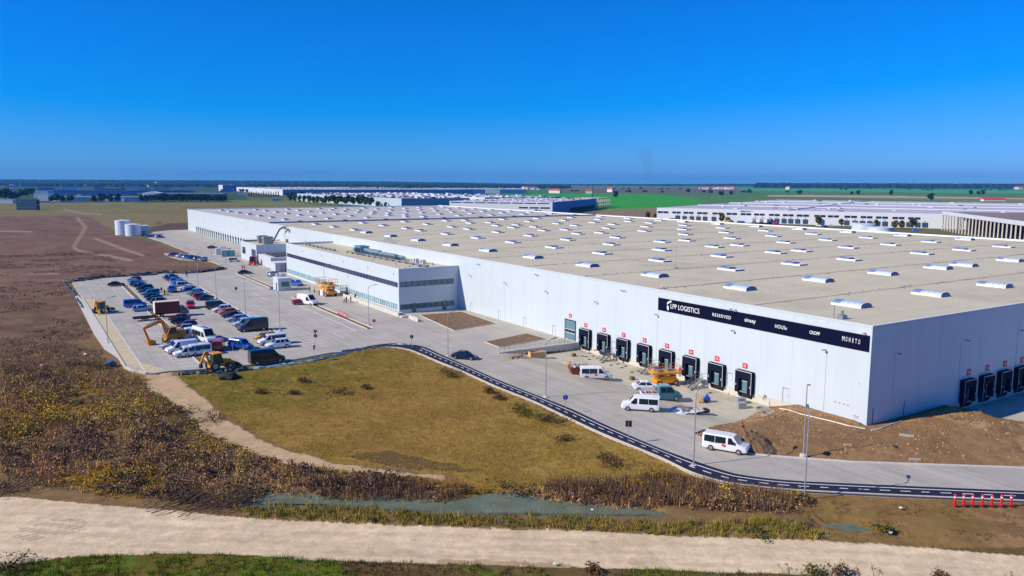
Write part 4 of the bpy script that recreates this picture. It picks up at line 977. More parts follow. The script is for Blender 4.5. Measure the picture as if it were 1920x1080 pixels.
# the industrial estate on the left
def block(label, px0, px1, py, h, depth, wall, roof=FRO, name='industrial_building', trim=None, end=None):
    a, c = G(px0, py), G(px1, py); L_ = math.hypot(c[0]-a[0], c[1]-a[1]); an_ = math.atan2(c[1]-a[1], c[0]-a[0])
    t = thing(name, label, 'building', (a[0],a[1],-0.3), an_, 'industrial estate on the left')
    b = MB(); b.box(0,L_,0,0.5,0,h,0); b.box(0,0.5,0.5,depth,0,h,1); b.box(L_-0.5,L_,0.5,depth,0,h,1); b.box(0.5,L_-0.5,depth-0.5,depth,0,h,0); b.build('wall', [wall, end or wall], t)
    b = MB(); b.box(0.5,L_-0.5,0.5,depth-0.5,h-1,h-0.15); b.build('roof', roof, t)
    b = MB(); b.box(0,L_,-0.2,0.6,h,h+0.5); b.build('parapet', trim or CAP, t)
    return t, L_
TEALW = mat('teal_cladding', S(64,124,164), 0.6, var=0.08, scale=0.05)
t, L_ = block('bright white gabled shed in the left industrial estate', 267, 298, 375.5, 11.0, 30, FW, end=TEALW); b = MB(); b.add([(0,0.25,11.5),(L_,0.25,11.5),(L_/2,0.25,14.2),(0,30,11.5),(L_,30,11.5),(L_/2,30,14.2)], [(0,1,2),(3,5,4),(0,2,5,3),(1,4,5,2)]); b.build('gable', FW, t)
block('long teal grey shed attached behind the white gable', 298.3, 414, 374.5, 10.5, 60, TEALW)
block('white office block with dark window panel in the left estate', 66, 89.5, 367, 11, 40, FW)
block('lower white wing below the white office block', 70.5, 90.5, 376.5, 11, 20, FW)
block('navy hall right of the white office block', 101, 144, 365, 11, 60, FN)
block('long navy hall in the middle of the left estate', 145, 245, 366, 10.5, 60, mat('blue_cladding', S(50,104,168), 0.6), roof=FBR)
block('low dark teal hall along the field edge', 90.6, 262, 377, 6.2, 50, TEALW)
block('small pale hall with flat canopy at the field edge', 243, 262, 376, 5.5, 15, FW)
block('dark hall behind the navy halls', 246, 362, 361, 6, 50, FN)
block('pale roofed long hall farthest left', 38, 97, 350, 14, 80, TEALW)
block('white shed with flat roof far behind the navy hall', 116, 143, 356, 9, 40, FW)
t, L_ = block('slim white tower block at the far left', 20, 26, 372, 24, 14, FW)
for k in range(4): b = MB(); b.box(0.8,L_-0.8,-0.12,0,4+k*5,6.5+k*5); b.build('window', WINB, t)
block('tiny white cabin beside the spruce row', 511, 525, 376.5, 4.2, 8, TEALW)
t, L_ = block('white low shed at the top of the service road', 446, 458, 365, 5, 12, FW)
PALE9 = mat('pale_block_wall', S(196,200,214), 0.7); TAN9 = mat('sand_block_wall', S(190,160,130), 0.7)
for i, (a_, c_, py_, h_, w_) in enumerate(((0,24,381,5.5,FW),(63,70,371,9,FW),(144,152,372,7,FW),(163,180,370.5,4,mat('beige_wall', S(170,150,120), 0.7)),(168,178,378,6,mat('brown_brick', S(120,90,80), 0.8)),(198,203,377.5,4,FW),(228,233,378,5,FW),(96,112,378,7,FW),(300,330,360,5,FN),(330,348,357,6,FW),(178,200,357,6,TEALW),(210,235,358,7,mat('tan_wall', S(180,140,110), 0.7)))):
    block('%s small block in the left industrial estate, %s from the left' % ({0:'long low white'}.get(i,'plain'), ORD[i]), a_, c_, py_, h_, 12, w_)
r9 = random.Random(21)
for i in range(16):
    a_ = r9.uniform(0,430); w9 = r9.uniform(8,36); py_ = r9.uniform(348.5,361); col9 = r9.choice((FW,FW,PALE9,TEALW,TAN9))
    block('small distant block in the left industrial estate, %s of the back rows' % ORD[i], a_, a_+w9, py_, r9.uniform(5,9), r9.uniform(15,50), col9)
# curved white roofed pavilion at far left
# lattice of blue site cabins standing on the field
sc_ = thing('cabin_stack', 'dark blue stack of site cabins on the olive field at far left', 'cabins', (G(50,393.5)[0],G(50,393.5)[1],-0.2), -YAW)
for i in range(3):
    for j in range(2):
        b = MB(); b.box(-10.8+i*7.2+0.1,-10.8+(i+1)*7.2-0.1,0,6,0.1+j*5.6,5.4+j*5.6,0)
        for k in range(3): b.box(-10.4+i*7.2+k*2.3,-9.0+i*7.2+k*2.3,-0.06,0,1.8+j*5.6,4.2+j*5.6,1)
        b.build('cabin', [mat('navy_cabin', S(16,50,90), 0.6, var=0.3, scale=0.4), mat('teal_window', S(40,110,130), 0.3)], sc_)
# water tanks
TANK = mat('galvanised_tank', S(206,218,230), 0.5, metal=0.1, var=0.12, scale=0.25, stretch=(1,1,0.1))
def tank(label, c, r, h, roofh=0.6, group='water tanks'):
    t = thing('water_tank', label, 'tank', (c[0],c[1],-0.2), 0, group)
    b = MB(); b.lathe([(r,0),(r,h)], n=36)
    for k in range(1,int(h/1.2)): b.lathe([(r,k*1.2-0.03),(r+0.05,k*1.2),(r,k*1.2+0.03)], n=36)
    smooth_angle(b.build('shell', TANK, t), 50)
    b = MB(); b.lathe([(r+0.1,h),(r+0.1,h+0.12),(0.2,h+roofh)], n=36); b.build('roof', CAP, t)
    b = MB()
    for s_ in (-0.25,0.25): b.tube((s_,-r-0.15,0),(s_,-r-0.15,h+1),0.03,n=5)
    for k in range(int(h/0.4)): b.tube((-0.25,-r-0.15,0.3+k*0.4),(0.25,-r-0.15,0.3+k*0.4),0.02,n=4)
    b.build('ladder', STEEL, t)
q = G(231,439.5); tank('tall galvanised water tank on the left of the pair', q, 4.1, 8.2)
q = G(250,441.3); tank('shorter galvanised water tank in front of the tall one', q, 4.1, 6.4)
q = G(258,440.5,0); ps = thing('pump_container', 'pale grey pump container beside the two water tanks', 'container', (q[0]+3,q[1]+2,-0.2)); b = MB(); b.box(-3,3,-4,4,0.1,5.4); b.build('body', PW, ps); b = MB(); b.box(-3.1,3.1,-4.1,4.1,5.4,5.55); b.build('roof', CAP, ps); b = MB(); b.box(-1,1,-4.06,-4,0.2,2.6); b.build('door', GREYP, ps)
q = G(1618,441); tank('blue grey tank behind the roof edge, the left one', (q[0],q[1]), 6.6, 7.0, 0.3, 'round tanks behind the roof edge')
q = G(1651,443.5); tank('blue grey tank behind the roof edge, the right one', (q[0],q[1]), 7.2, 5.6, 0.3, 'round tanks behind the roof edge')
# concrete hall under construction at the right
hz_ = thing('hall_skeleton', 'roofed concrete hall skeleton with open columns at the right edge', 'hall', (0,0,0))
f0, f1 = (CAM+ray(1767,420)*533)[:2], (CAM+ray(1920,420)*393)[:2]; dx, dy = f1[0]-f0[0], f1[1]-f0[1]; n_ = math.hypot(dx,dy); dx/=n_; dy/=n_
nx, ny = -dy, dx
if nx*(f0[0]-CAM[0])+ny*(f0[1]-CAM[1]) < 0: nx, ny = -nx, -ny
RAWC = mat('pale_precast', S(190,182,172), 0.8, var=0.08, scale=0.4)
def fp(u, v): return (f0[0]+dx*u+nx*v, f0[1]+dy*u+ny*v)
FH = 12.0
for j in range(0, 4):
    for i in range(-3, 40):
        if j > 0 and (i % 2 or i > 2): continue
        if i < 0 and j == 0: continue
        c_ = fp(i*6.4+0.5, j*12); r_ = 0.36
        b = MB(); b.box(c_[0]-r_,c_[0]+r_,c_[1]-r_,c_[1]+r_,-0.3,FH-1.7); b.build('column', RAWC, hz_)
b = MB()
a, c_, d_, e = fp(-0.2,-0.6), fp(200,-0.6), fp(200,0.0), fp(-0.2,0.0); b.hexa([(p[0],p[1],z) for z in (FH-1.8,FH+0.5) for p in (a,c_,d_,e)])
a, c_, d_, e = fp(-16,12), fp(-0.3,12), fp(-0.3,12.6), fp(-16,12.6); b.hexa([(p[0],p[1],z) for z in (FH-2.2,FH-0.2) for p in (a,c_,d_,e)])
b.build('fascia', FW, hz_)
b = MB(); a, c_, d_, e = fp(-0.2,0.1), fp(200,0.1), fp(200,75), fp(-0.2,75); b.hexa([(p[0],p[1],z) for z in (FH-0.5,FH) for p in (a,c_,d_,e)]); b.build('roof', mat('brown_roofing', S(136,116,106), 0.9, var=0.35, scale=0.06), hz_)
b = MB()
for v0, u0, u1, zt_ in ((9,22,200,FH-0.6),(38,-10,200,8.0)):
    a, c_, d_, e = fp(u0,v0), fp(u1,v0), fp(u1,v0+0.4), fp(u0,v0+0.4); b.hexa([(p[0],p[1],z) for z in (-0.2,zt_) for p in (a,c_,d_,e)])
b.build('inner_wall', mat('dark_inner_wall', S(16,22,40), 0.9, var=0.5, scale=0.25), hz_)  # sheets added behind the columns, coloured dark to stand for shade in the bays
# aerial mast
ms_ = thing('radio_mast', 'slim dark mast rising above the green field near the horizon', 'mast', (G(1111,374)[0],G(1111,374)[1],-0.2)); b = MB()
for a in range(3):
    q = (math.cos(a*2.09)*1.2, math.sin(a*2.09)*1.2); b.tube((q[0],q[1],0),(q[0]*0.4,q[1]*0.4,28),0.35,0.25,n=5)
for k in range(14): z = k*2; s_ = 1-0.6*z/28; b.path([(math.cos(a*2.09)*1.2*s_, math.sin(a*2.09)*1.2*s_, z) for a in (0,1,2,0)], 0.1, 4)
b.build('lattice', mat('mast_steel', S(40,50,66), 0.6), ms_)
# ------------------------------------------------------------------ vehicles
def paint(name, c, metal=0.0): return mat('car_paint_'+name, c, 0.28, coat=0.6, spec=0.5, metal=metal)
BASEP = paint('base', (0.5,0.5,0.5))
PAINTS = {'white': S(228,230,232), 'silver': S(170,180,190), 'silver blue': S(120,150,190), 'dark blue': S(16,34,84), 'blue': S(24,80,170), 'black': S(12,14,22), 'navy': S(10,20,52),
 'dark grey': S(48,56,66), 'teal grey': S(70,112,126), 'red': S(190,14,30), 'dark red': S(104,18,30), 'green': S(60,140,40), 'yellow': S(214,160,20), 'magenta red': S(176,14,70), 'teal': S(30,110,130),
 'bright blue': S(20,96,200), 'dark green': S(14,44,50), 'orange': S(210,110,40), 'purple': S(60,40,130), 'light blue': S(120,170,214), 'cream': S(220,210,190)}
PM = {k: paint(k.replace(' ','_'), v) for k, v in PAINTS.items()}
TYRE = mat('tyre_rubber', (0.015,0.015,0.017), 0.8); RIM = mat('alloy_rim', S(170,174,180), 0.35, metal=0.7); TRIM = mat('black_trim', (0.012,0.012,0.014), 0.6)
HEADL = mat('headlight_lens', S(220,226,232), 0.1, spec=0.8); TAILL = mat('tail_light_lens', S(170,10,14), 0.25)
def ring_body(x, zl, zb, zt, w, wt):
    """a body cross section: sill, waist, shoulder, top"""
    h = [(w*0.90,zl),(w,zl+0.18),(w,zb),(wt,zt)]
    return [(x,y,z) for y, z in h]+[(x,-y,z) for y, z in h[::-1]]
def wheels(root, xs, hw, r=0.32, wd=0.21):
    me = MB(); me.wheel(0,0,0,r,wd,0,16,1); me = me.mesh('wheel', [TYRE, RIM])
    for x in xs:
        for s_ in (-1,1): link('wheel', me, root, (x, s_*(hw-wd/2+0.015), r))
def lamps(root, xf, zf, yf, xr, zr, yr, sz=(0.16,0.34,0.16)):
    for s_ in (-1,1):
        b = MB(); b.box(xf-sz[0],xf,s_*yf-sz[1]/2,s_*yf+sz[1]/2,zf-sz[2]/2,zf+sz[2]/2); b.build('headlight', HEADL, root)
        b = MB(); b.box(xr,xr+0.12,s_*yr-0.09,s_*yr+0.09,zr-0.16,zr+0.16); b.build('tail_light', TAILL, root)
def car_proto(kind):
    root = thing('parked_car', 'x', 'car')
    if kind == 'hatchback': L, w, h, st = 4.1, 0.87, 1.47, dict(rb=-1.95, rt=-1.55, ft=0.2, fb=1.0, hood=0.92, deck=None)
    elif kind == 'sedan': L, w, h, st = 4.6, 0.90, 1.45, dict(rb=-1.75, rt=-1.05, ft=0.2, fb=0.98, hood=0.90, deck=0.98)
    elif kind == 'estate': L, w, h, st = 4.6, 0.90, 1.50, dict(rb=-2.18, rt=-1.85, ft=0.25, fb=1.05, hood=0.92, deck=None)
    else: L, w, h, st = 4.5, 0.94, 1.70, dict(rb=-2.1, rt=-1.75, ft=0.3, fb=1.05, hood=1.05, deck=None)
    hl = L/2; zb = st['hood']-0.1; belt = st['hood']+(0.02 if kind != 'suv' else 0.05)
    rear_z = st['deck'] or belt
    R = [ring_body(-hl,0.42,zb-0.2,rear_z-0.16,w*0.86,w*0.74), ring_body(-hl+0.10,0.30,zb-0.08,rear_z-0.02,w*0.95,w*0.84), ring_body(-hl+0.55,0.24,zb,rear_z+0.02,w,w*0.92), ring_body(-0.4,0.22,zb,belt,w,w*0.94),
         ring_body(st['fb']-0.1,0.22,zb,belt,w,w*0.93), ring_body(hl-0.75,0.24,zb-0.05,st['hood']-0.06,w*0.99,w*0.86), ring_body(hl-0.22,0.28,zb-0.16,st['hood']-0.20,w*0.93,w*0.76), ring_body(hl,0.36,zb-0.3,st['hood']-0.36,w*0.80,w*0.66)]
    b = MB(); b.loft(R); body = smooth_angle(b.build('body', BASEP, root), 35)
    bw, tw = w*0.90, w*0.70
    lo = [(st['rb'],-bw,belt),(st['fb'],-bw*0.97,belt),(st['fb'],bw*0.97,belt),(st['rb'],bw,belt)]; hi = [(st['rt'],-tw,h-0.06),(st['ft'],-tw,h-0.06),(st['ft'],tw,h-0.06),(st['rt'],tw,h-0.06)]
    b = MB(); b.hexa([(p[0],p[1],p[2]-0.05) for p in lo]+hi); b.build('window', GLASS, root)
    b = MB(); e = 0.05; b.loft([[(st['rt']-e,-tw-0.02,h-0.07),(st['ft']+e,-tw-0.02,h-0.07),(st['ft']+e,tw+0.02,h-0.07),(st['rt']-e,tw+0.02,h-0.07)],[(st['rt']+0.1,-tw+0.06,h),(st['ft']-0.1,-tw+0.06,h),(st['ft']-0.1,tw-0.06,h),(st['rt']+0.1,tw-0.06,h)]])
    for i in range(4): b.bar(lo[i], hi[i], 0.09, 0.07)
    for s_ in (-1,1): b.bar((-0.25,s_*bw*1.0,belt-0.02),(-0.30,s_*(tw+0.01),h-0.06),0.10,0.04)
    if kind in ('estate','suv'):
        for s_ in (-1,1): b.bar((st['rb']+0.85,s_*bw*1.0,belt-0.02),(st['rt']+0.75,s_*(tw+0.01),h-0.06),0.10,0.05)
    b.build('roof', BASEP, root)
    wheels(root, (hl-0.85,-hl+0.85), w+0.01, 0.32 if kind != 'suv' else 0.36)
    lamps(root, hl-0.10, st['hood']-0.30, w*0.62, -hl+0.02, rear_z-0.18, w*0.76)
    b = MB(); b.box(hl-0.15,hl+0.015,-w*0.62,w*0.62,0.32,0.50); b.box(-hl-0.015,-hl+0.1,-w*0.7,w*0.7,0.36,0.5); b.build('bumper', TRIM, root)
    for s_ in (-1,1): b = MB(); b.box(st['fb']-0.42,st['fb']-0.25,s_*(w+0.02),s_*(w+0.18),belt-0.02,belt+0.13); b.build('mirror', BASEP, root)
    return Proto(root)
def van_proto(L, w, h, nose, hoodz, glazed='full', roofvent=False, name='parked_van', cat='van', wb=None, scr_top=None):
    root = thing(name, 'x', cat); hl = L/2; r = 0.34
    xs = hl-nose; st = scr_top if scr_top is not None else xs-0.75*(h-hoodz)/1.0
    zb = hoodz-0.02; wt = w*0.86; e = 0.10
    def rg(x, zl, zt, k=1.0, kt=1.0):
        zs = min(zb, zt-0.06); pts = [(w*0.94*k,zl),(w*k,zl+0.2),(w*k,zs),((w-(w-wt)*0.75)*k*kt if zt > zb+0.2 else w*0.97*k, max(zs+0.03, zt-0.14)),(wt*0.92*k*kt if zt > zb+0.2 else w*0.86*k, zt)]
        return [(x,y,z) for y, z in pts]+[(x,-y,z) for y, z in pts[::-1]]
    R = [rg(-hl,0.36,h-0.10,0.97), rg(-hl+0.07,0.30,h-0.02,1.0), rg(-hl+0.5,0.28,h), rg(st-0.5,0.28,h), rg(st,0.28,h-0.05), rg(xs-0.02,0.28,hoodz+0.10), rg(xs+0.12,0.28,hoodz,1.0), rg(hl-0.35,0.30,hoodz-0.14,0.97), rg(hl-0.08,0.34,hoodz-0.30,0.90), rg(hl,0.40,hoodz-0.42,0.82)]
    b = MB(); b.loft(R); smooth_angle(b.build('body', BASEP, root), 32)
    def sy(z):
        t = (z-zb)/max(h-0.14-zb,0.01); return w-(w-wt)*0.75*max(0,min(1,t))
    # screen
    sx = lambda z: xs-0.02+(st-xs+0.02)*(z-hoodz-0.10)/(h-0.05-hoodz-0.10)
    z0, z1 = hoodz+0.16, h-0.16; b = MB(); v = []
    for z, k in ((z0,0.86),(z1,0.74)):
        for s_ in (-1,1): v.append((sx(z)+0.03, s_*w*k, z+0.02))
    o_ = [(p[0]-0.06,p[1],p[2]-0.03) for p in v]
    b.hexa([o_[0],o_[1],v[1],v[0],o_[2],o_[3],v[3],v[2]]); b.build('windscreen', GLASS, root)
    zt = h-0.17; zw = hoodz-0.10
    if h > 2.4: zt = min(zt, zb+0.85)
    def side(xa, xb, za=zw, zc=zt, slope=0.0, nm='window'):
        for s_ in (-1,1):
            ya, yc = sy(za)+0.012, sy(zc)+0.012; b = MB()
            b.hexa([(xa,s_*(ya-0.06),za),(xb,s_*(ya-0.06),za),(xb,s_*ya,za),(xa,s_*ya,za),(xa,s_*(yc-0.06),zc),(xb-slope,s_*(yc-0.06),zc),(xb-slope,s_*yc,zc),(xa,s_*yc,zc)]); b.build(nm, GLASS, root)
    sl = (xs-st)*(zt-zw)/(h-hoodz)
    side(st-0.55, xs-0.28, slope=max(0.05,sl-0.05))
    if glazed == 'full':
        n = 2 if L < 6 else 3; xa = -hl+0.22; xb = st-0.75; d = (xb-xa)/n
        for i in range(n): side(xa+i*d, xa+(i+1)*d-0.04)
    if glazed in ('full','rear'):
        b = MB(); b.box(-hl-0.012,-hl+0.05,-w*0.74,w*0.74,zw+0.02,zt); b.build('rear_window', GLASS, root)
    if roofvent:
        b = MB()
        for x in (-0.6,0.8): b.box(x-0.4,x+0.4,-0.35,0.35,h-0.02,h+0.10)
        b.build('roof_vent', GREYP, root)
    wheels(root, (hl-0.95,-hl+1.05), w+0.01, r)
    lamps(root, hl-0.16, hoodz-0.26, w*0.66, -hl-0.01, zb-0.06, w*0.88, (0.2,0.36,0.2))
    b = MB(); b.box(hl-0.2,hl+0.02,-w*0.78,w*0.78,0.34,0.56); b.box(-hl-0.02,-hl+0.1,-w*0.9,w*0.9,0.34,0.52); b.build('bumper', TRIM, root)
    for s_ in (-1,1): b = MB(); b.box(xs-0.55,xs-0.40,s_*(w+0.02),s_*(w+0.22),zb+0.05,zb+0.33); b.build('mirror', TRIM, root)
    return Proto(root)
PROTO = {k: car_proto(k) for k in ('hatchback','sedan','estate','suv')}
PROTO['minivan'] = van_proto(4.6, 0.93, 1.82, 1.15, 1.05, 'full')
PROTO['van'] = van_proto(5.2, 0.98, 1.98, 1.05, 1.16, 'full')
PROTO['panel van'] = van_proto(5.4, 1.0, 2.2, 1.0, 1.2, 'rear')
PROTO['high roof van'] = van_proto(6.0, 1.02, 2.65, 1.0, 1.25, 'none')
PROTO['minibus'] = van_proto(7.0, 1.05, 2.75, 0.85, 1.25, 'full', True)
PROTO['dark minibus'] = van_proto(5.9, 1.0, 2.45, 1.0, 1.2, 'full')
def vehicle(kind, colour, x, y, rz, label, group, z=None):
    z = float(yardz(x, y)) if z is None else z
    cat = 'car' if kind in ('hatchback','sedan','estate','suv') else 'van'
    o = PROTO[kind].place((x,y,z), rz, label, group, {BASEP.name: PM[colour]})
    o['category'] = cat; return o
PI = math.pi
def row(name, X, entries, rz, group):
    """entries from the far end to the near end: (Y, kind, colour[, turn])"""
    for i, e in enumerate(entries):
        y, kind, col = e[:3]; t = rz+(e[3] if len(e) > 3 else random.choice((0,0,PI))); dx = random.uniform(-0.25,0.25)
        noun = {'suv':'SUV'}.get(kind, kind)
        vehicle(kind, col, X+dx, y, t+random.uniform(-0.02,0.02), '%s %s, %s from the far end of the %s' % (col, noun, ORD[i], name), group)
ROW1 = [(208.4,'hatchback','dark red'),(203.2,'sedan','silver blue'),(199.2,'hatchback','silver blue'),(195.6,'sedan','navy'),(191.4,'estate','dark blue'),(184.6,'suv','dark green'),(178.6,'sedan','navy'),(172.4,'minivan','teal grey'),(166.6,'sedan','dark blue'),(161.4,'sedan','black'),(155.6,'suv','dark grey'),(149.8,'sedan','bright blue'),(127.6,'sedan','dark red'),(123.2,'sedan','black'),(117.8,'hatchback','dark red'),(113.4,'hatchback','silver blue')]
row('left parking row', -62.0, ROW1, 0, 'cars in the left parking row')
ROW2 = [(210.4,'sedan','navy'),(206.6,'suv','dark blue'),(202.8,'sedan','blue'),(199.0,'hatchback','silver blue'),(195.0,'sedan','silver blue'),(190.6,'estate','blue'),(185.6,'minivan','silver'),(180.6,'sedan','white'),(177.0,'hatchback','silver'),(173.6,'hatchback','purple'),(169.4,'estate','light blue'),(164.6,'sedan','green'),(160.6,'hatchback','red'),(156.6,'sedan','dark blue')]
row('middle parking row', -51.2, ROW2, 0, 'cars in the middle parking row')
ROW3 = [(140.4,'van','dark green',0.0),(134.6,'suv','white',PI),(130.6,'hatchback','orange',PI),(125.4,'sedan','navy',PI),(119.8,'estate','silver',PI),(116.2,'hatchback','dark blue',PI),(112.8,'minivan','silver',PI),(106.6,'high roof van','navy',PI),(96.2,'hatchback','yellow',PI),(93.4,'sedan','blue',PI),(90.8,'van','white',PI),(87.0,'suv','white',PI)]
row('near middle parking row', -51.2, ROW3, 0, 'cars in the near middle parking row')
PKT = [(291.5,'hatchback','dark blue'),(288.2,'sedan','dark red'),(284.6,'hatchback','white'),(281.6,'sedan','blue'),(278.6,'hatchback','silver'),(275.4,'sedan','blue'),(272.2,'sedan','navy'),(268.8,'estate','dark blue'),(265.2,'hatchback','light blue')]
for i, (y, k, c_) in enumerate(PKT):
    x = np.interp(y, [265,292], [-31.0,-38.0]); noun = {'suv':'SUV'}.get(k, k)
    vehicle(k, c_, x, y, 0.5+random.choice((0,PI)), '%s %s, %s from the left in the small parking pocket' % (c_, noun, ORD[i]), 'cars in the small parking pocket')
FAR = [((110,265),'sedan','teal'),((160,258),'hatchback','white'),((205,252),'hatchback','silver'),((245,250),'sedan','white'),((285,252),'sedan','navy'),((330,262),'hatchback','white'),((370,280),'sedan','purple')]
for i, (p, k, c_) in enumerate(FAR):
    q = G(270+p[0]/12, 420+p[1]/12, 0.8); vehicle(k, c_, q[0], q[1], 0.4, '%s %s, %s from the left beside the far yard edge' % (c_, k, ORD[i]), 'cars beside the far yard edge')
def at(px, py, h=0.8):
    q = G(px, py, h); return float(q[0]), float(q[1])
LONE = [
 ('sedan','navy',(218,531),-0.15,'navy sedan alone at the far left corner of the car park'),
 ('minivan','blue',(322.8,542),-1.9,'blue minivan standing in the lane between the two far parking rows'),
 ('minivan','magenta red',(357,571),-1.75,'magenta red minivan driving in the lane behind the red box truck'),
 ('van','red',(409,646),1.30,'red van with dark rear window beside the big white minibus'),
 ('minivan','blue',(452,645),-0.95,'blue minivan parked askew between the red van and white van'),
 ('dark minibus','black',(500,667),0.02,'black minibus in front of the parking rows by the field edge'),
 ('minibus','white',(383,628),-1.35,'big white minibus with roof vents beside the red van'),
 ('panel van','white',(357,626.5),PI,'small white panel van tucked behind the big white minibus'),
 ('van','bright blue',(253,569),0.0,'blue van parked left of the kerb strip beside a pale car'),
 ('estate','light blue',(267,576.5),0.0,'pale blue estate car left of the kerb strip beside the blue van'),
 ('sedan','silver',(323.5,643.5),PI+0.08,'silver sedan beneath the raised excavator arm'),
 ('panel van','white',(340,652),PI+0.1,'white box van behind the silver sedan near the excavator'),
 ('minivan','white',(350,659),PI+0.05,'white minivan with two toned side, beside the yellow backhoe'),
 ('van','white',(366.5,657),PI+0.05,'white van with dark side windows, nearest to the yellow backhoe'),
 ('sedan','navy',(398.3,462.5),-0.1,'navy sedan on the far yard in front of the loading docks'),
 ('estate','black',(422.6,465.4),-0.05,'black estate car on the far yard near the annex'),
 ('minivan','white',(439.5,487),-0.1,'white minivan on the far yard between the skips and red lorry'),
 ('sedan','dark blue',(459.5,509),-0.1,'dark blue sedan on the entrance road beside two workers in red'),
 ('suv','silver blue',(513,513),0.6,'silver blue SUV parked behind the guard booth'),
 ('hatchback','white',(544.5,525.5),-1.35,'white hatchback parked right behind the guard booth'),
 ('minivan','bright blue',(556.5,530.3),-1.3,'bright blue minivan beside the white hatchback near the office'),
 ('high roof van','white',(577,562),-1.15,'white high roof van with open side door in the car park lane'),
 ('sedan','navy',(871.5,664),-0.85,'navy sedan driving on the road beside the bike path'),
 ('van','white',(1117,700),-0.55,'white minibus beside the rusty skip on the loading yard'),
 ('sedan','white',(1213,721),-0.50,'white sedan behind the flatbed truck on the loading yard'),
 ('van','white',(1201,757),2.35,'white van with red tail lights on the loading yard by the lamp'),
 ('van','white',(1362,831),-1.08,'white van with red emblem on the road beside the earth bank')]
for k, c_, p, rz, lab in LONE:
    hh = 1.2 if 'bus' in k or 'high' in k else 0.85
    q = P(p[0], p[1], hh); o = vehicle(k, c_, q[0], q[1], rz, lab, 'other parked vehicles', q[2])
    if 'red emblem' in lab or 'rusty skip' in lab:
        for s_ in (-1,1):
            b = MB(); yy = s_*0.992; ye = s_*0.998
            b.add([(-0.35,ye,0.85),(0.05,ye,0.62),(0.3,ye,0.98),(0.02,ye,0.9),(-0.15,ye,1.08)], [(0,1,2,3,4)]); e_ = b.build('emblem', RED, o)
            b = MB()
            for i in range(9): b.box(-1.7+i*0.13,-1.62+i*0.13,min(yy,ye),max(yy,ye),0.98,1.05)
            b.build('lettering', GREYP, o)
# far yard traffic by the other white warehouse
for i, (px, py, k, c_) in enumerate([(1262,412.8,'high roof van','dark blue'),(1293,414,'high roof van','yellow'),(1366,417,'high roof van','yellow'),(1391,418.5,'minibus','bright blue'),(1456,420,'panel van','magenta red'),(1536,422,'sedan','white'),(1548,423.5,'sedan','navy'),(1560,422.5,'hatchback','silver'),(1604,421.5,'high roof van','white'),(1718,431,'suv','bright blue')]):
    x, y = at(px, py, 0.8); vehicle(k, c_, x, y, ang+(0 if i % 2 else 0.2), '%s %s, %s from the left before the right white warehouse' % (c_, k, ORD[i]), 'vehicles before the right white warehouse', -0.2)
for i, (a, c2_) in enumerate(((1412,1421),(1425,1434.5),(1440,1447))):
    u, v = along(a), along(c2_); t = thing('parked_trailer', '%s white trailer backed against the docks of the right white warehouse' % ('leftmost','middle','right hand')[i], 'trailer', (pA[0]+math.cos(ang)*(u+v)/2+math.sin(ang)*8, pA[1]+math.sin(ang)*(u+v)/2-math.cos(ang)*8, -0.2), ang, 'white trailers at the right warehouse docks')
    b = MB(); b.box(-1.3,1.3,-6,6.5,1.2,4.0); b.build('box_body', PM['white'], t); b = MB(); b.box(-1.1,1.1,-5.8,6,0.9,1.2); b.build('chassis', TRIM, t)
    for yy in (3.0,4.3,5.6):
        for s_ in (-1,1): b = MB(); b.tube((s_*1.0-0.15,yy,0.5),(s_*1.0+0.15,yy,0.5),0.5,n=12); b.build('wheel', TYRE, t)
# box truck with red brown sides
def cab(t, x0, w, h, colour, L=1.9):
    b = MB(); b.loft([[(x0,-w,0.5),(x0,w,0.5),(x0,w,h),(x0,-w,h)],[(x0+L*0.45,-w,0.5),(x0+L*0.45,w,0.5),(x0+L*0.45,w*0.95,h),(x0+L*0.45,-w*0.95,h)],[(x0+L*0.8,-w,0.45),(x0+L*0.8,w,0.45),(x0+L*0.8,w*0.95,1.35),(x0+L*0.8,-w*0.95,1.35)],[(x0+L,-w*0.9,0.5),(x0+L,w*0.9,0.5),(x0+L,w*0.85,1.1),(x0+L,-w*0.85,1.1)]]); smooth_angle(b.build('cab', colour, t), 30)
    b = MB(); p = [(x0+L*0.47,-w*0.82,h-0.12),(x0+L*0.47,w*0.82,h-0.12),(x0+L*0.79,w*0.86,1.42),(x0+L*0.79,-w*0.86,1.42)]; b.hexa([(q[0]-0.05,q[1],q[2]-0.03) for q in p]+[(q[0]+0.03,q[1],q[2]+0.02) for q in p]); b.build('windscreen', GLASS, t)
    for s_ in (-1,1): b = MB(); ya = s_*(w+0.012); yb = s_*(w-0.05); b.hexa([(x0+0.25,yb,1.3),(x0+L*0.7,yb,1.3),(x0+L*0.7,ya,1.3),(x0+0.25,ya,1.3),(x0+0.25,yb*0.97,h-0.25),(x0+L*0.47,yb*0.97,h-0.25),(x0+L*0.47,ya*0.975,h-0.25),(x0+0.25,ya*0.975,h-0.25)]); b.build('side_window', GLASS, t)
    for s_ in (-1,1): b = MB(); b.box(x0+L-0.12,x0+L+0.01,s_*w*0.6-0.16,s_*w*0.6+0.16,0.7,0.9); b.build('headlight', HEADL, t)
t = thing('box_truck', 'box truck with red brown sides and blue cab in the left parking row', 'truck', (-62.4,134.6,0), 0)
b = MB(); b.box(-3.6,1.6,-1.15,1.15,1.0,3.5); b.build('cargo_box', mat('red_brown_tarp', S(112,30,34), 0.6, var=0.12, scale=1.2), t)
b = MB(); b.box(-3.68,1.68,-1.2,1.2,3.5,3.6); b.box(-3.7,-3.6,-1.2,1.2,1.0,3.5); b.build('cargo_frame', mat('cream_tarp', S(226,212,190), 0.6), t)
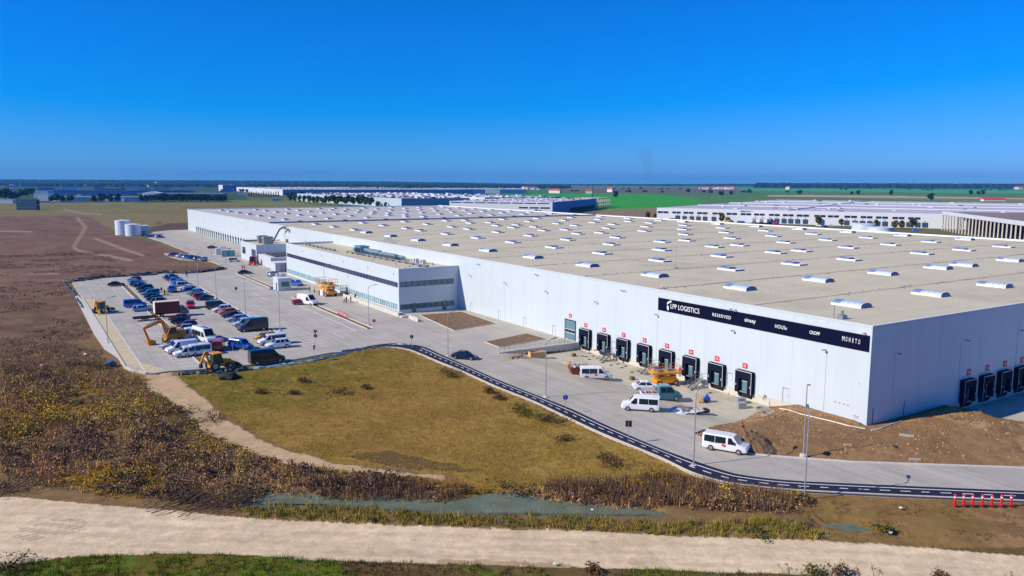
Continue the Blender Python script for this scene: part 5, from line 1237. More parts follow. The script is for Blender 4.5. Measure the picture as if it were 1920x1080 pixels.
cab(t, 1.75, 1.05, 2.3, PM['teal']); b = MB(); b.box(-3.5,2.5,-0.5,0.5,0.6,1.0); b.build('chassis', TRIM, t); wheels(t, (2.7,-2.2), 1.1, 0.42, 0.28)
t = thing('car_trailer', 'low flat trailer left of the box truck across the kerb strip', 'trailer', (-68.3,131.4,0), 0)
b = MB(); b.box(-2.6,2.2,-1.0,1.0,0.55,0.68); b.box(-2.6,2.2,-1.05,-1.0,0.68,0.9); b.box(-2.6,2.2,1.0,1.05,0.68,0.9); b.build('bed', mat('dark_teal_bed', S(30,50,60), 0.6), t); b = MB(); b.bar((2.2,-0.6,0.6),(3.4,0,0.6),0.08,0.08); b.bar((2.2,0.6,0.6),(3.4,0,0.6),0.08,0.08); b.build('drawbar', TRIM, t); wheels(t, (-0.6,0.2), 1.05, 0.32)
# flatbed crew cab truck
q = P(1240,737.5,0.9); t = thing('flatbed_truck', 'teal blue crew cab truck with loaded white flatbed on the loading yard', 'truck', q, -0.52)
b = MB(); w = 0.98
def rr_(x, zt, k=1.0, kt=0.86): return [(x,w*0.94*k,0.35),(x,w*k,0.6),(x,w*k,1.2 if zt > 1.3 else zt-0.08),(x,w*kt*k if zt > 1.3 else w*0.9*k,zt),(x,-w*kt*k if zt > 1.3 else -w*0.9*k,zt),(x,-w*k,1.2 if zt > 1.3 else zt-0.08),(x,-w*k,0.6),(x,-w*0.94*k,0.35)]
b.loft([rr_(-0.5,2.1),rr_(-0.3,2.2),rr_(1.0,2.2),rr_(1.25,2.1),rr_(2.0,1.26),rr_(2.6,1.05,0.97),rr_(2.95,0.8,0.88)]); smooth_angle(b.build('cab', PM['teal'], t), 32)
for xa, xb, sl in ((-0.3,0.45,0),(0.55,1.75,0.55)):
    for s_ in (-1,1): b = MB(); b.hexa([(xa,s_*0.93,1.25),(xb,s_*0.93,1.25),(xb,s_*0.995,1.25),(xa,s_*0.995,1.25),(xa,s_*0.82,2.0),(xb-sl,s_*0.82,2.0),(xb-sl,s_*0.895,2.0),(xa,s_*0.895,2.0)]); b.build('side_window', GLASS, t)
b = MB(); p = [(1.32,-0.72,2.06),(1.32,0.72,2.06),(1.97,0.84,1.36),(1.97,-0.84,1.36)]; b.hexa([(q_[0]-0.06,q_[1],q_[2]-0.04) for q_ in p]+[(q_[0]+0.03,q_[1],q_[2]+0.03) for q_ in p]); b.build('windscreen', GLASS, t)
b = MB(); b.box(-3.0,-0.6,-1.0,1.0,0.72,0.82); b.box(-3.0,-0.6,-1.04,-1.0,0.72,1.18); b.box(-3.0,-0.6,1.0,1.04,0.72,1.18); b.box(-3.04,-3.0,-1.04,1.04,0.72,1.18); b.build('flatbed', PM['white'], t)
b = MB()
for i in range(8): b.box(-2.7+0.25*i,-2.5+0.25*i,random.uniform(-0.8,0.2),random.uniform(0.3,0.8),0.82,random.uniform(1.0,1.35),i % 2)
ld = b.build('cargo', [mat('rust_red', S(140,60,50), 0.8), mat('straw', S(190,170,130), 0.8)], t)
b = MB(); b.box(-2.9,2.5,-0.45,0.45,0.4,0.7); b.build('chassis', TRIM, t); wheels(t, (2.0,-1.9), 1.0, 0.35, 0.24); lamps(t, 2.9, 0.8, 0.62, -3.06, 0.6, 0.85)
# red lorry beside the containers
q = P(475,490,1.4); t = thing('red_lorry', 'red lorry cab in front of the annex building', 'lorry', (q[0],q[1],0), -2.2); cab(t, -0.6, 1.2, 3.3, PM['red'], 2.3); b = MB(); b.box(-6,-0.6,-0.5,0.5,0.7,1.0); b.build('chassis', TRIM, t); wheels(t, (0.9,-3.8,-5.0), 1.2, 0.5, 0.35)
# skip containers on the far yard
for i, (px, py, c_) in enumerate(((417,471.5,S(214,214,206)),(427.5,475,S(120,170,178)))):
    x, y = at(px, py, 1.2); t = thing('site_skip', ('pale grey','pale teal')[i]+' site container on the far yard', 'container', (x,y,0), -0.15, 'site containers on the far yard'); b = MB(); b.box(-2.6,2.6,-1.5,1.5,0.1,2.6); b.build('body', mat('skip_%d' % i, c_, 0.6, var=0.06, scale=1), t); b = MB(); b.box(-2.7,2.7,-1.6,1.6,2.6,2.7); b.build('roof', CAP, t); b = MB(); b.box(-0.5,0.5,-1.54,-1.5,0.15,2.2); b.build('door', GREYP, t)
# ------------------------------------------------------------------ machines
YEL = mat('machine_yellow', S(226,150,12), 0.45, var=0.15, scale=1.5); ORG = mat('machine_orange', S(206,124,24), 0.5, var=0.2, scale=1.2); CABG = mat('cab_glass', S(30,66,60), 0.15, spec=0.6)
def backhoe(loc, rz, label):
    t = thing('backhoe_loader', label, 'excavator', loc, rz, 'backhoe loaders'); 
    b = MB(); b.box(-1.0,1.0,-0.55,0.55,0.55,1.1); b.loft([[(0.6,-0.5,0.8),(0.6,0.5,0.8),(0.6,0.5,1.75),(0.6,-0.5,1.75)],[(2.2,-0.42,0.8),(2.2,0.42,0.8),(2.2,0.42,1.5),(2.2,-0.42,1.5)]]); b.build('body', YEL, t)
    b = MB(); b.hexa([(-1.0,-0.75,1.1),(0.6,-0.7,1.1),(0.6,0.7,1.1),(-1.0,0.75,1.1),(-0.8,-0.65,2.7),(0.35,-0.62,2.7),(0.35,0.62,2.7),(-0.8,0.65,2.7)]); b.build('cab', CABG, t)
    b = MB(); b.box(-1.05,0.55,-0.82,0.82,2.7,2.86)
    b.build('cab_roof', YEL, t)
    b = MB()
    for x, x2 in ((-1.0,-0.8),(0.6,0.35)):
        for s_ in (-1,1): b.bar((x,s_*0.76,1.1),(x2,s_*0.66,2.7),0.09,0.09)
    b.build('cab_frame', TRIM, t)
    wheels(t, (-0.9,), 1.1, 0.78, 0.45); wheels(t, (1.75,), 1.0, 0.52, 0.36)
    b = MB(); b.bar((0.6,-0.7,1.4),(2.9,-0.7,0.65),0.14,0.2); b.bar((0.6,0.7,1.4),(2.9,0.7,0.65),0.14,0.2); b.build('loader_arm', YEL, t)
    b = MB(); b.prismy([(2.8,0.25),(3.6,0.2),(3.75,0.32),(3.1,0.9),(2.8,0.95)], -1.15, 1.15); b.build('loader_bucket', TRIM, t)
    b = MB(); b.box(-1.5,-1.0,-0.9,0.9,0.5,1.0); b.bar((-1.4,0,1.0),(-2.0,0,3.3),0.26,0.34); b.bar((-2.0,0,3.3),(-2.9,0,1.4),0.2,0.26); b.build('digger_arm', YEL, t)
    b = MB(); b.prismy([(-3.1,0.7),(-2.6,0.75),(-2.7,1.4),(-3.0,1.45)], -0.3, 0.3); b.build('digger_bucket', TRIM, t)
    for s_ in (-1,1): b = MB(); b.bar((-1.3,s_*0.9,0.9),(-1.5,s_*1.1,0.1),0.12,0.12); b.build('stabiliser', TRIM, t)
q = P(408,678,1.3); backhoe((q[0],q[1],0), 0.25, 'yellow backhoe loader on the near edge of the car park')
q = P(190,576.5,1.3); backhoe((q[0],q[1],0), 0.9, 'yellow backhoe loader alone on the left lane of the car park')
q = P(322,630,1.2); t = thing('excavator', 'yellow wheeled excavator with raised brown arm in the left parking row', 'excavator', (-67.3,102.2,0), PI+0.18)
b = MB(); b.box(-1.4,1.4,-0.9,0.9,0.6,1.0); b.build('undercarriage', ORG, t); wheels(t, (1.1,-1.1), 1.25, 0.5, 0.4)
b = MB(); b.box(-2.2,1.2,-1.2,1.2,1.1,1.9); b.box(-2.3,-0.9,-1.15,1.15,1.9,2.4); b.build('upper_body', mat('brown_yellow', S(150,104,30), 0.5, var=0.2, scale=1), t)
b = MB(); b.hexa([(-0.6,0.1,1.9),(1.2,0.1,1.9),(1.2,1.15,1.9),(-0.6,1.15,1.9),(-0.5,0.18,3.1),(0.7,0.18,3.1),(0.7,1.1,3.1),(-0.5,1.1,3.1)]); b.build('cab', CABG, t)
b = MB(); b.box(-0.55,0.75,0.12,1.15,3.1,3.2); b.bar((1.2,0.12,1.9),(0.72,0.18,3.1),0.1,0.1); b.bar((1.2,1.13,1.9),(0.72,1.1,3.1),0.1,0.1); b.build('cab_frame', YEL, t)
b = MB(); b.bar((0.9,-0.4,1.6),(1.6,-0.4,4.4),0.35,0.55); b.bar((1.6,-0.4,4.4),(5.0,-0.4,3.3),0.3,0.5); b.build('boom', ORG, t)
b = MB(); b.bar((5.0,-0.4,3.4),(4.2,-0.4,0.9),0.26,0.4); b.build('dipper', ORG, t)
b = MB(); b.prismy([(3.0,0.15),(4.4,0.1),(4.6,0.9),(4.0,1.05),(3.1,0.75)], -0.95, 0.15); b.build('bucket', ORG, t)
b = MB(); b.tube((1.0,-0.1,2.2),(1.5,-0.1,3.7),0.09,n=6); b.tube((2.2,-0.4,4.6),(4.6,-0.4,3.9),0.08,n=6); b.build('hydraulic_ram', STEEL, t)
def scissor(loc, rz, label, sc=1.0):
    t = thing('scissor_lift', label, 'lift', loc, rz, 'scissor lifts'); t.scale = (sc,sc,sc)
    b = MB(); b.box(-1.9,1.9,-0.95,0.95,0.45,0.95); b.box(-1.4,1.3,-0.9,-0.5,0.95,1.5); b.box(-2.15,-1.9,-0.8,0.8,0.4,0.6); b.build('chassis', YEL, t)
    wheels(t, (1.35,-1.35), 1.05, 0.42, 0.3)
    b = MB()
    for s_ in (-0.6,0.6):
        for k in range(3): z = 1.0+k*0.28; b.bar((-1.6,s_,z),(1.6,s_,z+0.24),0.1,0.12); b.bar((-1.6,s_+0.12,z+0.24),(1.6,s_+0.12,z),0.1,0.12)
    b.build('scissor_arms', ORG, t)
    b = MB(); b.box(-2.6,2.3,-1.05,1.05,1.9,2.15); b.build('platform', YEL, t)
    b = MB()
    for x in (-2.5,-1.3,-0.1,1.1,2.25):
        for s_ in (-1.0,1.0): b.tube((x,s_,2.15),(x,s_,3.2),0.035,n=5)
    for z in (2.7,3.2):
        for s_ in (-1.0,1.0): b.tube((-2.5,s_,z),(2.25,s_,z),0.035,n=5)
        for x in (-2.5,2.25): b.tube((x,-1,z),(x,1,z),0.035,n=5)
    b.build('guard_rail', ORG, t)
    b = MB(); b.box(-1.5,-0.6,-0.5,0.3,2.15,2.5); b.box(0.2,1.2,-0.2,0.6,2.15,2.6); b.build('control_box', GREYP, t)
q = P(1248,707,1.2); scissor((q[0],q[1],q[2]), -0.35, 'yellow scissor lift parked at the docks between two stairs')
x, y = at(614,543,1.6); scissor((x,y,0), -PI/2+0.15, 'orange platform lift beside the office ground floor windows', 1.45)
for i, (px, py) in enumerate(((607,549),(617,547.5))):
    x, y = at(px, py, 0.8); t = thing('site_box', ('left','right')[i]+' white box standing below the orange platform lift', 'box', (x,y,0), 0.1, 'white boxes below the orange lift'); b = MB(); b.box(-0.7,0.7,-0.8,0.8,0.08,1.6); b.build('body', PM['white'], t); b = MB(); b.box(-0.75,0.75,-0.85,0.85,1.6,1.66); b.build('lid', CAP, t)
# telescopic boom standing behind the pump house
t = thing('boom_lift', 'tall dark articulated boom lift reaching up the wall by the annex', 'lift', (-9.5,243.0,0))
b = MB(); b.box(-1.5,1.5,-3.6,-0.4,0.5,1.6); b.build('base', GREYP, t); wheels(t, (0.9,-0.9), 0.5, 0.45, 0.3)
DKB = mat('dark_boom', S(40,52,70), 0.5)
A_ = GX(510,456.5,-5.0); B_ = GX(524,430.5,-2.0); C_ = GX(530.5,426,-1.6); D_ = GX(536,427,-1.3)
b = MB(); loc = Vector((-9.5,243.0,0))
b.bar(Vector((0,-2,1.6)), Vector(A_)-loc, 0.5, 0.5); b.bar(Vector(A_)-loc, Vector(B_)-loc, 0.55, 0.55); b.bar(Vector(B_)-loc, Vector(C_)-loc, 0.5, 0.5); b.bar(Vector(C_)-loc, Vector(D_)-loc, 0.45, 0.45); b.build('boom', DKB, t)
b = MB(); e = Vector(D_)-loc; b.box(e.x-0.8,e.x+0.5,e.y-1.1,e.y+1.1,e.z-0.6,e.z-0.4)
for dx_ in (-0.8,0.5):
    for dy_ in (-1.1,1.1): b.tube((e.x+dx_,e.y+dy_,e.z-0.5),(e.x+dx_,e.y+dy_,e.z+0.7),0.05,n=5)
b.box(e.x-0.8,e.x+0.5,e.y-1.13,e.y-1.07,e.z+0.6,e.z+0.7); b.box(e.x-0.8,e.x+0.5,e.y+1.07,e.y+1.13,e.z+0.6,e.z+0.7); b.build('basket', DKB, t)
# rusty skip with rubble
q = P(1086,694,0.7); t = thing('rubble_skip', 'rusty red skip full of rubble beside the white minibus', 'skip', q, -0.35)
b = MB(); b.hexa([(-1.3,-0.8,0.05),(1.3,-0.8,0.05),(1.3,0.8,0.05),(-1.3,0.8,0.05),(-1.8,-0.95,1.35),(1.8,-0.95,1.35),(1.8,0.95,1.35),(-1.8,0.95,1.35)]); b.build('body', mat('rusty_steel', S(132,62,46), 0.8, var=0.3, scale=1.5), t)
b = MB()
for i in range(36): x, y, s_ = random.uniform(-1.5,1.5), random.uniform(-0.75,0.75), random.uniform(0.12,0.3); b.blob((x,y,1.35+random.uniform(0,0.3)), s_, i, 1, 0.8, 0.5, i % 2)
b.build('rubble', [mat('grey_rubble', S(120,116,116), 0.9, var=0.3, scale=3), mat('pale_rubble', S(190,180,170), 0.9, var=0.3, scale=3)], t)
# timber crate and heap of boards by the ramp
WOOD = mat('raw_timber', S(206,168,118), 0.8, var=0.2, scale=2.5); WOOD2 = mat('pink_timber', S(190,136,110), 0.8, var=0.2, scale=2.5)
q = P(1007,664,0.6); t = thing('timber_crate', 'open plywood crate below the ramp railing', 'crate', q, -0.25)
b = MB(); b.box(-1.5,1.5,-0.7,-0.64,0.1,1.1); b.box(-1.5,1.5,0.64,0.7,0.1,1.1); b.box(-1.5,-1.44,-0.64,0.64,0.1,1.1); b.box(1.44,1.5,-0.64,0.64,0.1,1.1); b.box(-1.44,1.44,-0.64,0.64,0.1,0.16); b.build('panel', WOOD, t)
b = MB()
for x in (-1.5,-0.5,0.5,1.42): b.box(x,x+0.08,-0.74,-0.7,0.0,1.1)
b.build('batten', WOOD2, t)
b = MB()
for i in range(10): b.box(-1.2+0.25*i,-1.1+0.25*i,-0.5,0.5,0.2,0.9+0.03*i)
b.build('boards', WOOD2, t)
q = P(968,667,0.3); t = thing('board_heap', 'loose heap of pinkish boards beside the plywood crate', 'boards', q, 0.2)
r = random.Random(9)
for i in range(26):
    b = MB(); a, L_ = r.uniform(-0.9,0.9), r.uniform(0.9,2.2); x, y, z = r.uniform(-1.6,1.9), r.uniform(-0.7,0.7), r.uniform(0.05,0.55); dx_, dy_ = math.cos(a)*L_/2, math.sin(a)*L_/2
    b.bar((x-dx_,y-dy_,z+r.uniform(-0.03,0.1)),(x+dx_,y+dy_,z+r.uniform(-0.03,0.1)),0.2,0.04); b.build('board', WOOD2 if i % 3 else WOOD, t)
for p_ in PROTO.values(): p_.finish()
# ------------------------------------------------------------------ street furniture
POLE = mat('lamp_pole', S(170,178,186), 0.45, metal=0.5)
def lamp(x, y, h, arms, label, z=0.0, base=True):
    t = thing('street_lamp', label, 'lamp', (x,y,z), 0, 'street lamps')
    b = MB(); b.tube((0,0,0),(0,0,h),0.08,0.05,n=8); b.build('pole', POLE, t)
    for a in arms:
        dx, dy = math.cos(a), math.sin(a); b = MB(); b.path([(0,0,h-0.1),(dx*0.4,dy*0.4,h+0.25),(dx*1.5,dy*1.5,h+0.5)],0.045,6); b.build('arm', POLE, t)
        b = MB(); b.bar((dx*1.3,dy*1.3,h+0.46),(dx*2.1,dy*2.1,h+0.58),0.28,0.09); b.build('lamp_head', mat('lamp_housing', S(120,126,134), 0.4, metal=0.3), t)
    if base: b = MB(); b.lathe([(0.42,-0.3),(0.42,0.12),(0.3,0.2)], n=10); b.build('base', CONCW, t)
IN = -0.35
lamp(-26.5,-11.0,8.5,[0.75],'tall single arm lamp at the bike path nearest to the red bollards',-0.15)
lamp(-29.4,1.3,8.3,[0.35],'single arm lamp at the bike path bend in front of the white vans',-0.15)
lamp(-27.7,32.6,8.0,[0.2],'single arm lamp on the bike path beside the plywood crate')
lamp(-27.3,64.1,7.6,[0.1],'single arm lamp on the bike path left of the driving navy sedan')
lamp(-16.6,-3.2,8.2,[3.9],'single arm lamp on the earth bank in front of the warehouse corner',0.1)
lamp(-27.7,100.7,8.2,[0.0],'single arm lamp on the kerb island opposite the office corner')
lamp(-22.4,145.5,8.3,[0.2],'single arm lamp in front of the orange platform lift')
lamp(-46.2,103.6,8.3,[0,PI],'two armed lamp between parking bays, nearest of the middle row')
lamp(-47.4,128.0,8.3,[0,PI],'two armed lamp between parking bays, second of the middle row')
lamp(-47.7,158.4,8.3,[0,PI],'two armed lamp between parking bays, third of the middle row')
lamp(-48.0,181.5,8.3,[0,PI],'two armed lamp between parking bays, farthest of the middle row')
lamp(-77.9,108.5,8.3,[0.4],'single arm lamp at the left kerb of the car park')
for i, (px, py) in enumerate(((371,503.5),(423.5,501),(343,497),(397,484),(380,450))): x, y = at(px, py, 0); lamp(x,y,5.5,[0],'slim lamp by the far yard road, %s from the left' % ('third','fifth','first','fourth','second')[i], -0.1, False)
# traffic signs
SBLUE = mat('sign_blue', S(20,80,190), 0.4); SRED = mat('sign_red', S(190,20,40), 0.4); SBACK = mat('sign_back', S(30,34,46), 0.5)
def sign(px, py, h, shape, label, face=0.0, hp=None, mats=None):
    x, y, z = P(px, py); t = thing('traffic_sign', label, 'sign', (x,y,z), face, 'traffic signs')
    b = MB(); b.tube((0,0,0),(0,0,h+0.25),0.035,n=6); b.build('pole', POLE, t)
    if shape == 'disc': b = MB(); b.tube((-0.06,0,h),(-0.03,0,h),0.36,n=18); b.build('sign_face', mats, t)
    elif shape == 'noentry':
        b = MB(); b.tube((-0.06,0,h),(-0.03,0,h),0.36,n=18); pf = b.build('sign_face', SRED, t); b = MB(); b.box(-0.07,-0.06,-0.24,0.24,h-0.06,h+0.06); b.build('white_bar', WHITE, pf)
    elif shape == 'square': b = MB(); b.box(-0.05,-0.03,-0.38,0.38,h-0.38,h+0.38); b.build('sign_face', mats, t)
    elif shape == 'double':
        b = MB(); b.tube((-0.05,0,h-0.42),(-0.03,0,h-0.42),0.36,n=18); b.build('sign_face', mats, t); b = MB(); v = [(-0.05,-0.45,h+0.65),(-0.05,0.45,h+0.65),(-0.05,0,h-0.05)]; b.add(v+[(-0.03,p[1],p[2]) for p in v], [(0,1,2),(3,5,4),(0,3,4,1),(1,4,5,2),(2,5,3,0)]); b.build('give_way_face', mats, t)
A2 = math.atan2(-CAM[1], -CAM[0])
sign(1060,775,2.2,'disc','blue round sign at the bike path beside the loading yard', -2.0, mats=SBLUE)
sign(1178,831,2.4,'square','dark square sign back on the bike path verge', -2.2, mats=SBACK)
sign(772,652,2.1,'disc','dark round sign where the bike path begins', -2.3, mats=SBACK)
sign(701.5,620,2.1,'noentry','red no entry sign on the kerb island by the office corner', -2.1)
sign(592,651,2.6,'double','pair of dark triangular and round sign backs beside the car park exit', -2.2, mats=SBACK)
sign(510,552,1.8,'square','small blue square sign left of the guard booth', -2.2, mats=SBLUE)
sign(443,556,2.2,'square','small dark square sign between the parking bays', -2.2, mats=SBACK)
sign(323,560,2.0,'square','small dark blue square sign in the far parking lane', -2.2, mats=SBACK)
sign(590,674,2.2,'square','narrow post sign at the edge of the golden field', -0.7, mats=SBACK)
sign(437,666,2.0,'square','blue sign post between the red and the blue van', -2.0, mats=SBLUE)
# red bollards at the end of the bike path
mb_ = MB(); mb_.lathe([(0.11,0),(0.11,0.95),(0.13,0.97),(0.13,1.03),(0.07,1.1)], n=10)
bol = thing('bollard', 'x', 'bollard'); o = mb_.build('post', mat('bollard_red', S(226,24,30), 0.4), bol); smooth_angle(o)
b = MB(); b.lathe([(0.125,0.72),(0.125,0.86)], n=10); b.build('reflective_band', WHITE, bol); b = MB(); b.box(-0.2,0.2,-0.2,0.2,-0.05,0.03); b.build('foot', SRED, bol)
BP = Proto(bol)
for i, px in enumerate((1790,1806.5,1823.5,1841.5,1859.5,1877.5,1895.5)):
    q = G(px, 945.3+i*0.12, 0.0); BP.place((q[0],q[1],-0.02), random.uniform(0,1), 'red bollard at the bike path edge, %s from the left' % ORD[i], 'red bollards beside the bike path', scale=0.95)
# red and white barrier boards on the kerb island
for i in range(7):
    px, py = 633.5+i*2.5, 585.5+i*1.25; x, y = at(px, py, 0.5); t = thing('barrier_post', 'red and white warning post on the kerb island, %s from the left' % ORD[i], 'barrier', (x,y,0.05), 0.5, 'red warning posts on the kerb island'); b = MB(); b.box(-0.06,0.06,-0.16,0.16,0.0,1.0); bd = b.build('board', SRED, t); b = MB(); b.box(-0.07,-0.06,-0.16,0.16,0.35,0.5); b.box(-0.07,-0.06,-0.16,0.16,0.7,0.85); b.build('white_stripe', WHITE, bd)
def gz(x, y):
    u, v = PX(np.array([[x, y, 0.0]])); return float(ground_z(np.array([x]), np.array([y]), u, v)[0])
def on_ground(px, py, h):
    q = G(px, py, 0.3)
    for _ in range(4): q = G(px, py, gz(q[0], q[1])+0.07)
    return Vector(q)
# ------------------------------------------------------------------ people
SKIN = mat('skin', S(196,150,124), 0.6); HAIR = mat('dark_hair', S(40,30,26), 0.7)
CL = {'navy': S(30,36,60), 'black': S(20,20,26), 'hivis': S(196,220,30), 'orange': S(220,90,30), 'red': S(190,24,34), 'blue': S(40,80,150), 'grey': S(90,92,98), 'dark': S(36,34,40), 'maroon': S(96,30,40), 'white': S(220,220,220)}
CM = {k: mat('cloth_'+k, v, 0.85, var=0.12, scale=9) for k, v in CL.items()}
def person_mesh(pose, top, legs):
    V = []; E = []; R = []
    def add(p, r, par=None):
        V.append(p); R.append(r)
        if par is not None: E.append((par, len(V)-1))
        return len(V)-1
    lean = {'stand': 0.03, 'walk': 0.06, 'bend': 0.55, 'reach': 0.12}[pose]
    hip = 0.92 if pose != 'bend' else 0.86
    pel = add((0,0,hip), 0.15)
    s1 = add((lean*0.35,0,hip+0.20), 0.14, pel); s2 = add((lean*0.75,0,hip+0.42-lean*0.12), 0.16, s1); nk = add((lean*1.0,0,hip+0.56-lean*0.28), 0.065, s2)
    hd0 = add((lean*1.1+0.01,0,hip+0.64-lean*0.34), 0.085, nk); hd = add((lean*1.18+0.02,0,hip+0.74-lean*0.40), 0.105, hd0); add((lean*1.2,0,hip+0.83-lean*0.46), 0.075, hd)
    add((lean*1.18+0.125,0,hip+0.715-lean*0.40), 0.018, hd)       # nose
    for s in (-1,1): add((lean*1.15,s*0.11,hip+0.73-lean*0.40), 0.02, hd)   # ears
    st = {'stand': (0.03,-0.03), 'walk': (0.30,-0.28), 'bend': (0.05,-0.12), 'reach': (0.06,-0.1)}[pose]
    for s, f in ((-1,st[0]),(1,st[1])):
        h = add((0,s*0.10,hip-0.06), 0.11, pel); k = add((f*0.45+0.03,s*0.11,0.49), 0.075, h); a = add((f,s*0.115,0.09), 0.05, k); add((f+0.17,s*0.125,0.045), 0.045, a)
        sh = add((lean*0.9,s*0.20,hip+0.49-lean*0.2), 0.07, s2)
        if pose == 'bend': el = (lean*1.2,s*0.23,hip+0.18); ha = (lean*1.3+0.05,s*0.20,hip-0.08)
        elif pose == 'reach': el = (0.22,s*0.27,hip+0.32); ha = (0.48,s*0.18,hip+0.42)
        else: el = (lean-0.03-f*0.25,s*0.27,hip+0.22); ha = (lean+0.05-f*0.5,s*0.27,hip-0.03)
        e = add(el, 0.05, sh); w_ = add(ha, 0.034, e)
        d = Vector(ha)-Vector(el); d.normalize(); pl = Vector(ha)+d*0.07; p0 = add(tuple(pl), 0.036, w_)
        side = Vector((1,0,0)) if abs(d.x) < 0.8 else Vector((0,1,0))
        for j, L_ in enumerate((0.055,0.07,0.065,0.05)):
            q0 = pl+side*((j-1.5)*0.021)+d*0.03; i0 = add(tuple(q0), 0.0095, p0); i1 = add(tuple(q0+d*L_*0.6+Vector((0,-s*0.01,0))), 0.009, i0); add(tuple(q0+d*L_+Vector((0,-s*0.03,0))), 0.008, i1)
        th = add(tuple(Vector(ha)+d*0.03+side*0.045), 0.011, w_); add(tuple(Vector(ha)+d*0.075+side*0.06+Vector((0,-s*0.015,0))), 0.009, th)
    me = bpy.data.meshes.new('figure'); me.from_pydata(V, E, []); o = bpy.data.objects.new('figure', me); COL.objects.link(o)
    m = o.modifiers.new('s', 'SKIN'); m.use_smooth_shade = True
    for i, r in enumerate(R): me.skin_vertices[0].data[i].radius = (r, r*(1.0 if i > 3 else 0.78))
    me.skin_vertices[0].data[0].use_root = True
    o.modifiers.new('d', 'SUBSURF').levels = 1
    dg = bpy.context.evaluated_depsgraph_get(); out = bpy.data.meshes.new_from_object(o.evaluated_get(dg)); bpy.data.objects.remove(o)
    out.name = 'body'; out.materials.clear()
    for mm in (CM[top], CM[legs], SKIN, HAIR, TRIM): out.materials.append(mm)
    hz = hip+0.60-lean*0.30; hy = hip+0.76-lean*0.42
    for p in out.polygons:
        c = p.center; i = 0
        if c.z > hz: i = 3 if (c.z > hy or (c.x < lean*1.1-0.02 and c.z > hz+0.06)) else 2
        elif abs(c.y) > 0.16 and pose == 'reach' and c.x > 0.46: i = 2
        elif abs(c.y) > 0.155 and pose != 'reach' and c.z < hip-0.01 and c.z > 0.6: i = 2
        elif c.z < 0.12: i = 4
        elif c.z < hip+0.02: i = 1
        p.material_index = i
    return out
PMESH = {}
def person(x, y, z, rz, pose, top, legs, label):
    k = (pose, top, legs)
    if k not in PMESH: PMESH[k] = person_mesh(*k)
    o = link('person', PMESH[k]); o.location = (x,y,z); o.rotation_euler = (0,0,rz); tag(o, label, 'person', 'people at work'); return o
for px, py, rz, pose, top, legs, label in (
 (1440.5,757,2.6,'bend','maroon','black','worker bending over the pipe at the foot of the warehouse wall'),
 (1412,828,0.4,'bend','hivis','dark','worker in bright yellow vest crouching beside the soil heap'),
 (1391,817,1.2,'stand','orange','navy','worker in orange standing behind the white van by the soil heap'),
 (1274.5,707,0.3,'stand','red','blue','worker in red jacket and blue trousers beside the yellow scissor lift'),
 (311,641,2.0,'bend','red','navy','worker in red stooping at the excavator bucket'),
 (305,651,2.5,'stand','hivis','navy','worker in yellow vest standing in front of the silver sedan'),
 (312.5,554,1.0,'stand','hivis','hivis','worker all in bright yellow in the far parking lane'),
 (309,554.5,2.0,'stand','black','dark','man in dark clothes beside the worker in yellow'),
 (303,549.5,1.0,'stand','navy','grey','person in navy at the end of the left parking row'),
 (350,520,1.0,'walk','dark','blue','person walking behind the far end of the middle parking row'),
 (454.5,506,1.6,'walk','red','red','left worker in red on the entrance road'),
 (458.3,506,1.6,'walk','orange','red','right worker in red on the entrance road'),
 (580.5,547,0.5,'stand','red','maroon','worker in red standing behind the white high roof van'),
 (589.5,549.5,1.5,'reach','hivis','navy','worker in yellow vest left of the orange platform lift'),
 (565.5,568,0.2,'reach','hivis','dark','worker in yellow loading the white high roof van'),
 (573,567,2.6,'reach','navy','blue','worker in navy at the open door of the high roof van'),
 (649.5,568,0.3,'stand','black','dark','person in black with a bicycle in front of the office'),
 (658,567.5,2.4,'walk','maroon','grey','person in maroon beside the one with a bicycle'),
 (666.3,562,1.8,'stand','navy','blue','person in navy at the office ground floor windows')):
    x, y, z = P(px, py)
    if px > 1380:
        x, y, z = on_ground(px, py, 0); z -= 0.05
    person(x, y, z, rz, pose, top, legs, label)
# bicycle in front of the office
x, y, z = P(645.5, 568); t = thing('bicycle', 'dark bicycle standing in front of the office', 'bicycle', (x,y,z), 0.9)
for xx in (-0.52,0.52):
    b = MB(); n = 18; rg_ = []
    for i in range(n):
        a = 2*PI*i/n; ca, sa = math.cos(a), math.sin(a); rg_.append([(xx+ca*(0.33+0.02*math.cos(c_)),0.02*math.sin(c_),0.34+sa*(0.33+0.02*math.cos(c_))) for c_ in (0,1.57,3.14,4.71)])
    rg_.append(rg_[0]); b.loft(rg_, cap=False)
    for i in range(6): a = PI*i/3; b.tube((xx,0,0.34),(xx+math.cos(a)*0.33,0,0.34+math.sin(a)*0.33),0.006,n=4)
    b.build('wheel', TYRE, t)
b = MB()
for a_, c_ in (((-0.52,0,0.34),(-0.15,0,0.80)),((-0.52,0,0.34),(0.0,0,0.32)),((0,0,0.32),(-0.15,0,0.85)),((0,0,0.32),(0.42,0,0.82)),((-0.13,0,0.78),(0.40,0,0.85)),((0.52,0,0.34),(0.40,0,0.95))): b.tube(a_, c_, 0.02, n=5)
b.build('frame', TRIM, t); b = MB(); b.tube((0.40,-0.28,0.97),(0.40,0.28,0.97),0.018,n=5); b.build('handlebar', TRIM, t); b = MB(); b.box(-0.28,-0.05,-0.07,0.07,0.86,0.92); b.build('saddle', TRIM, t)
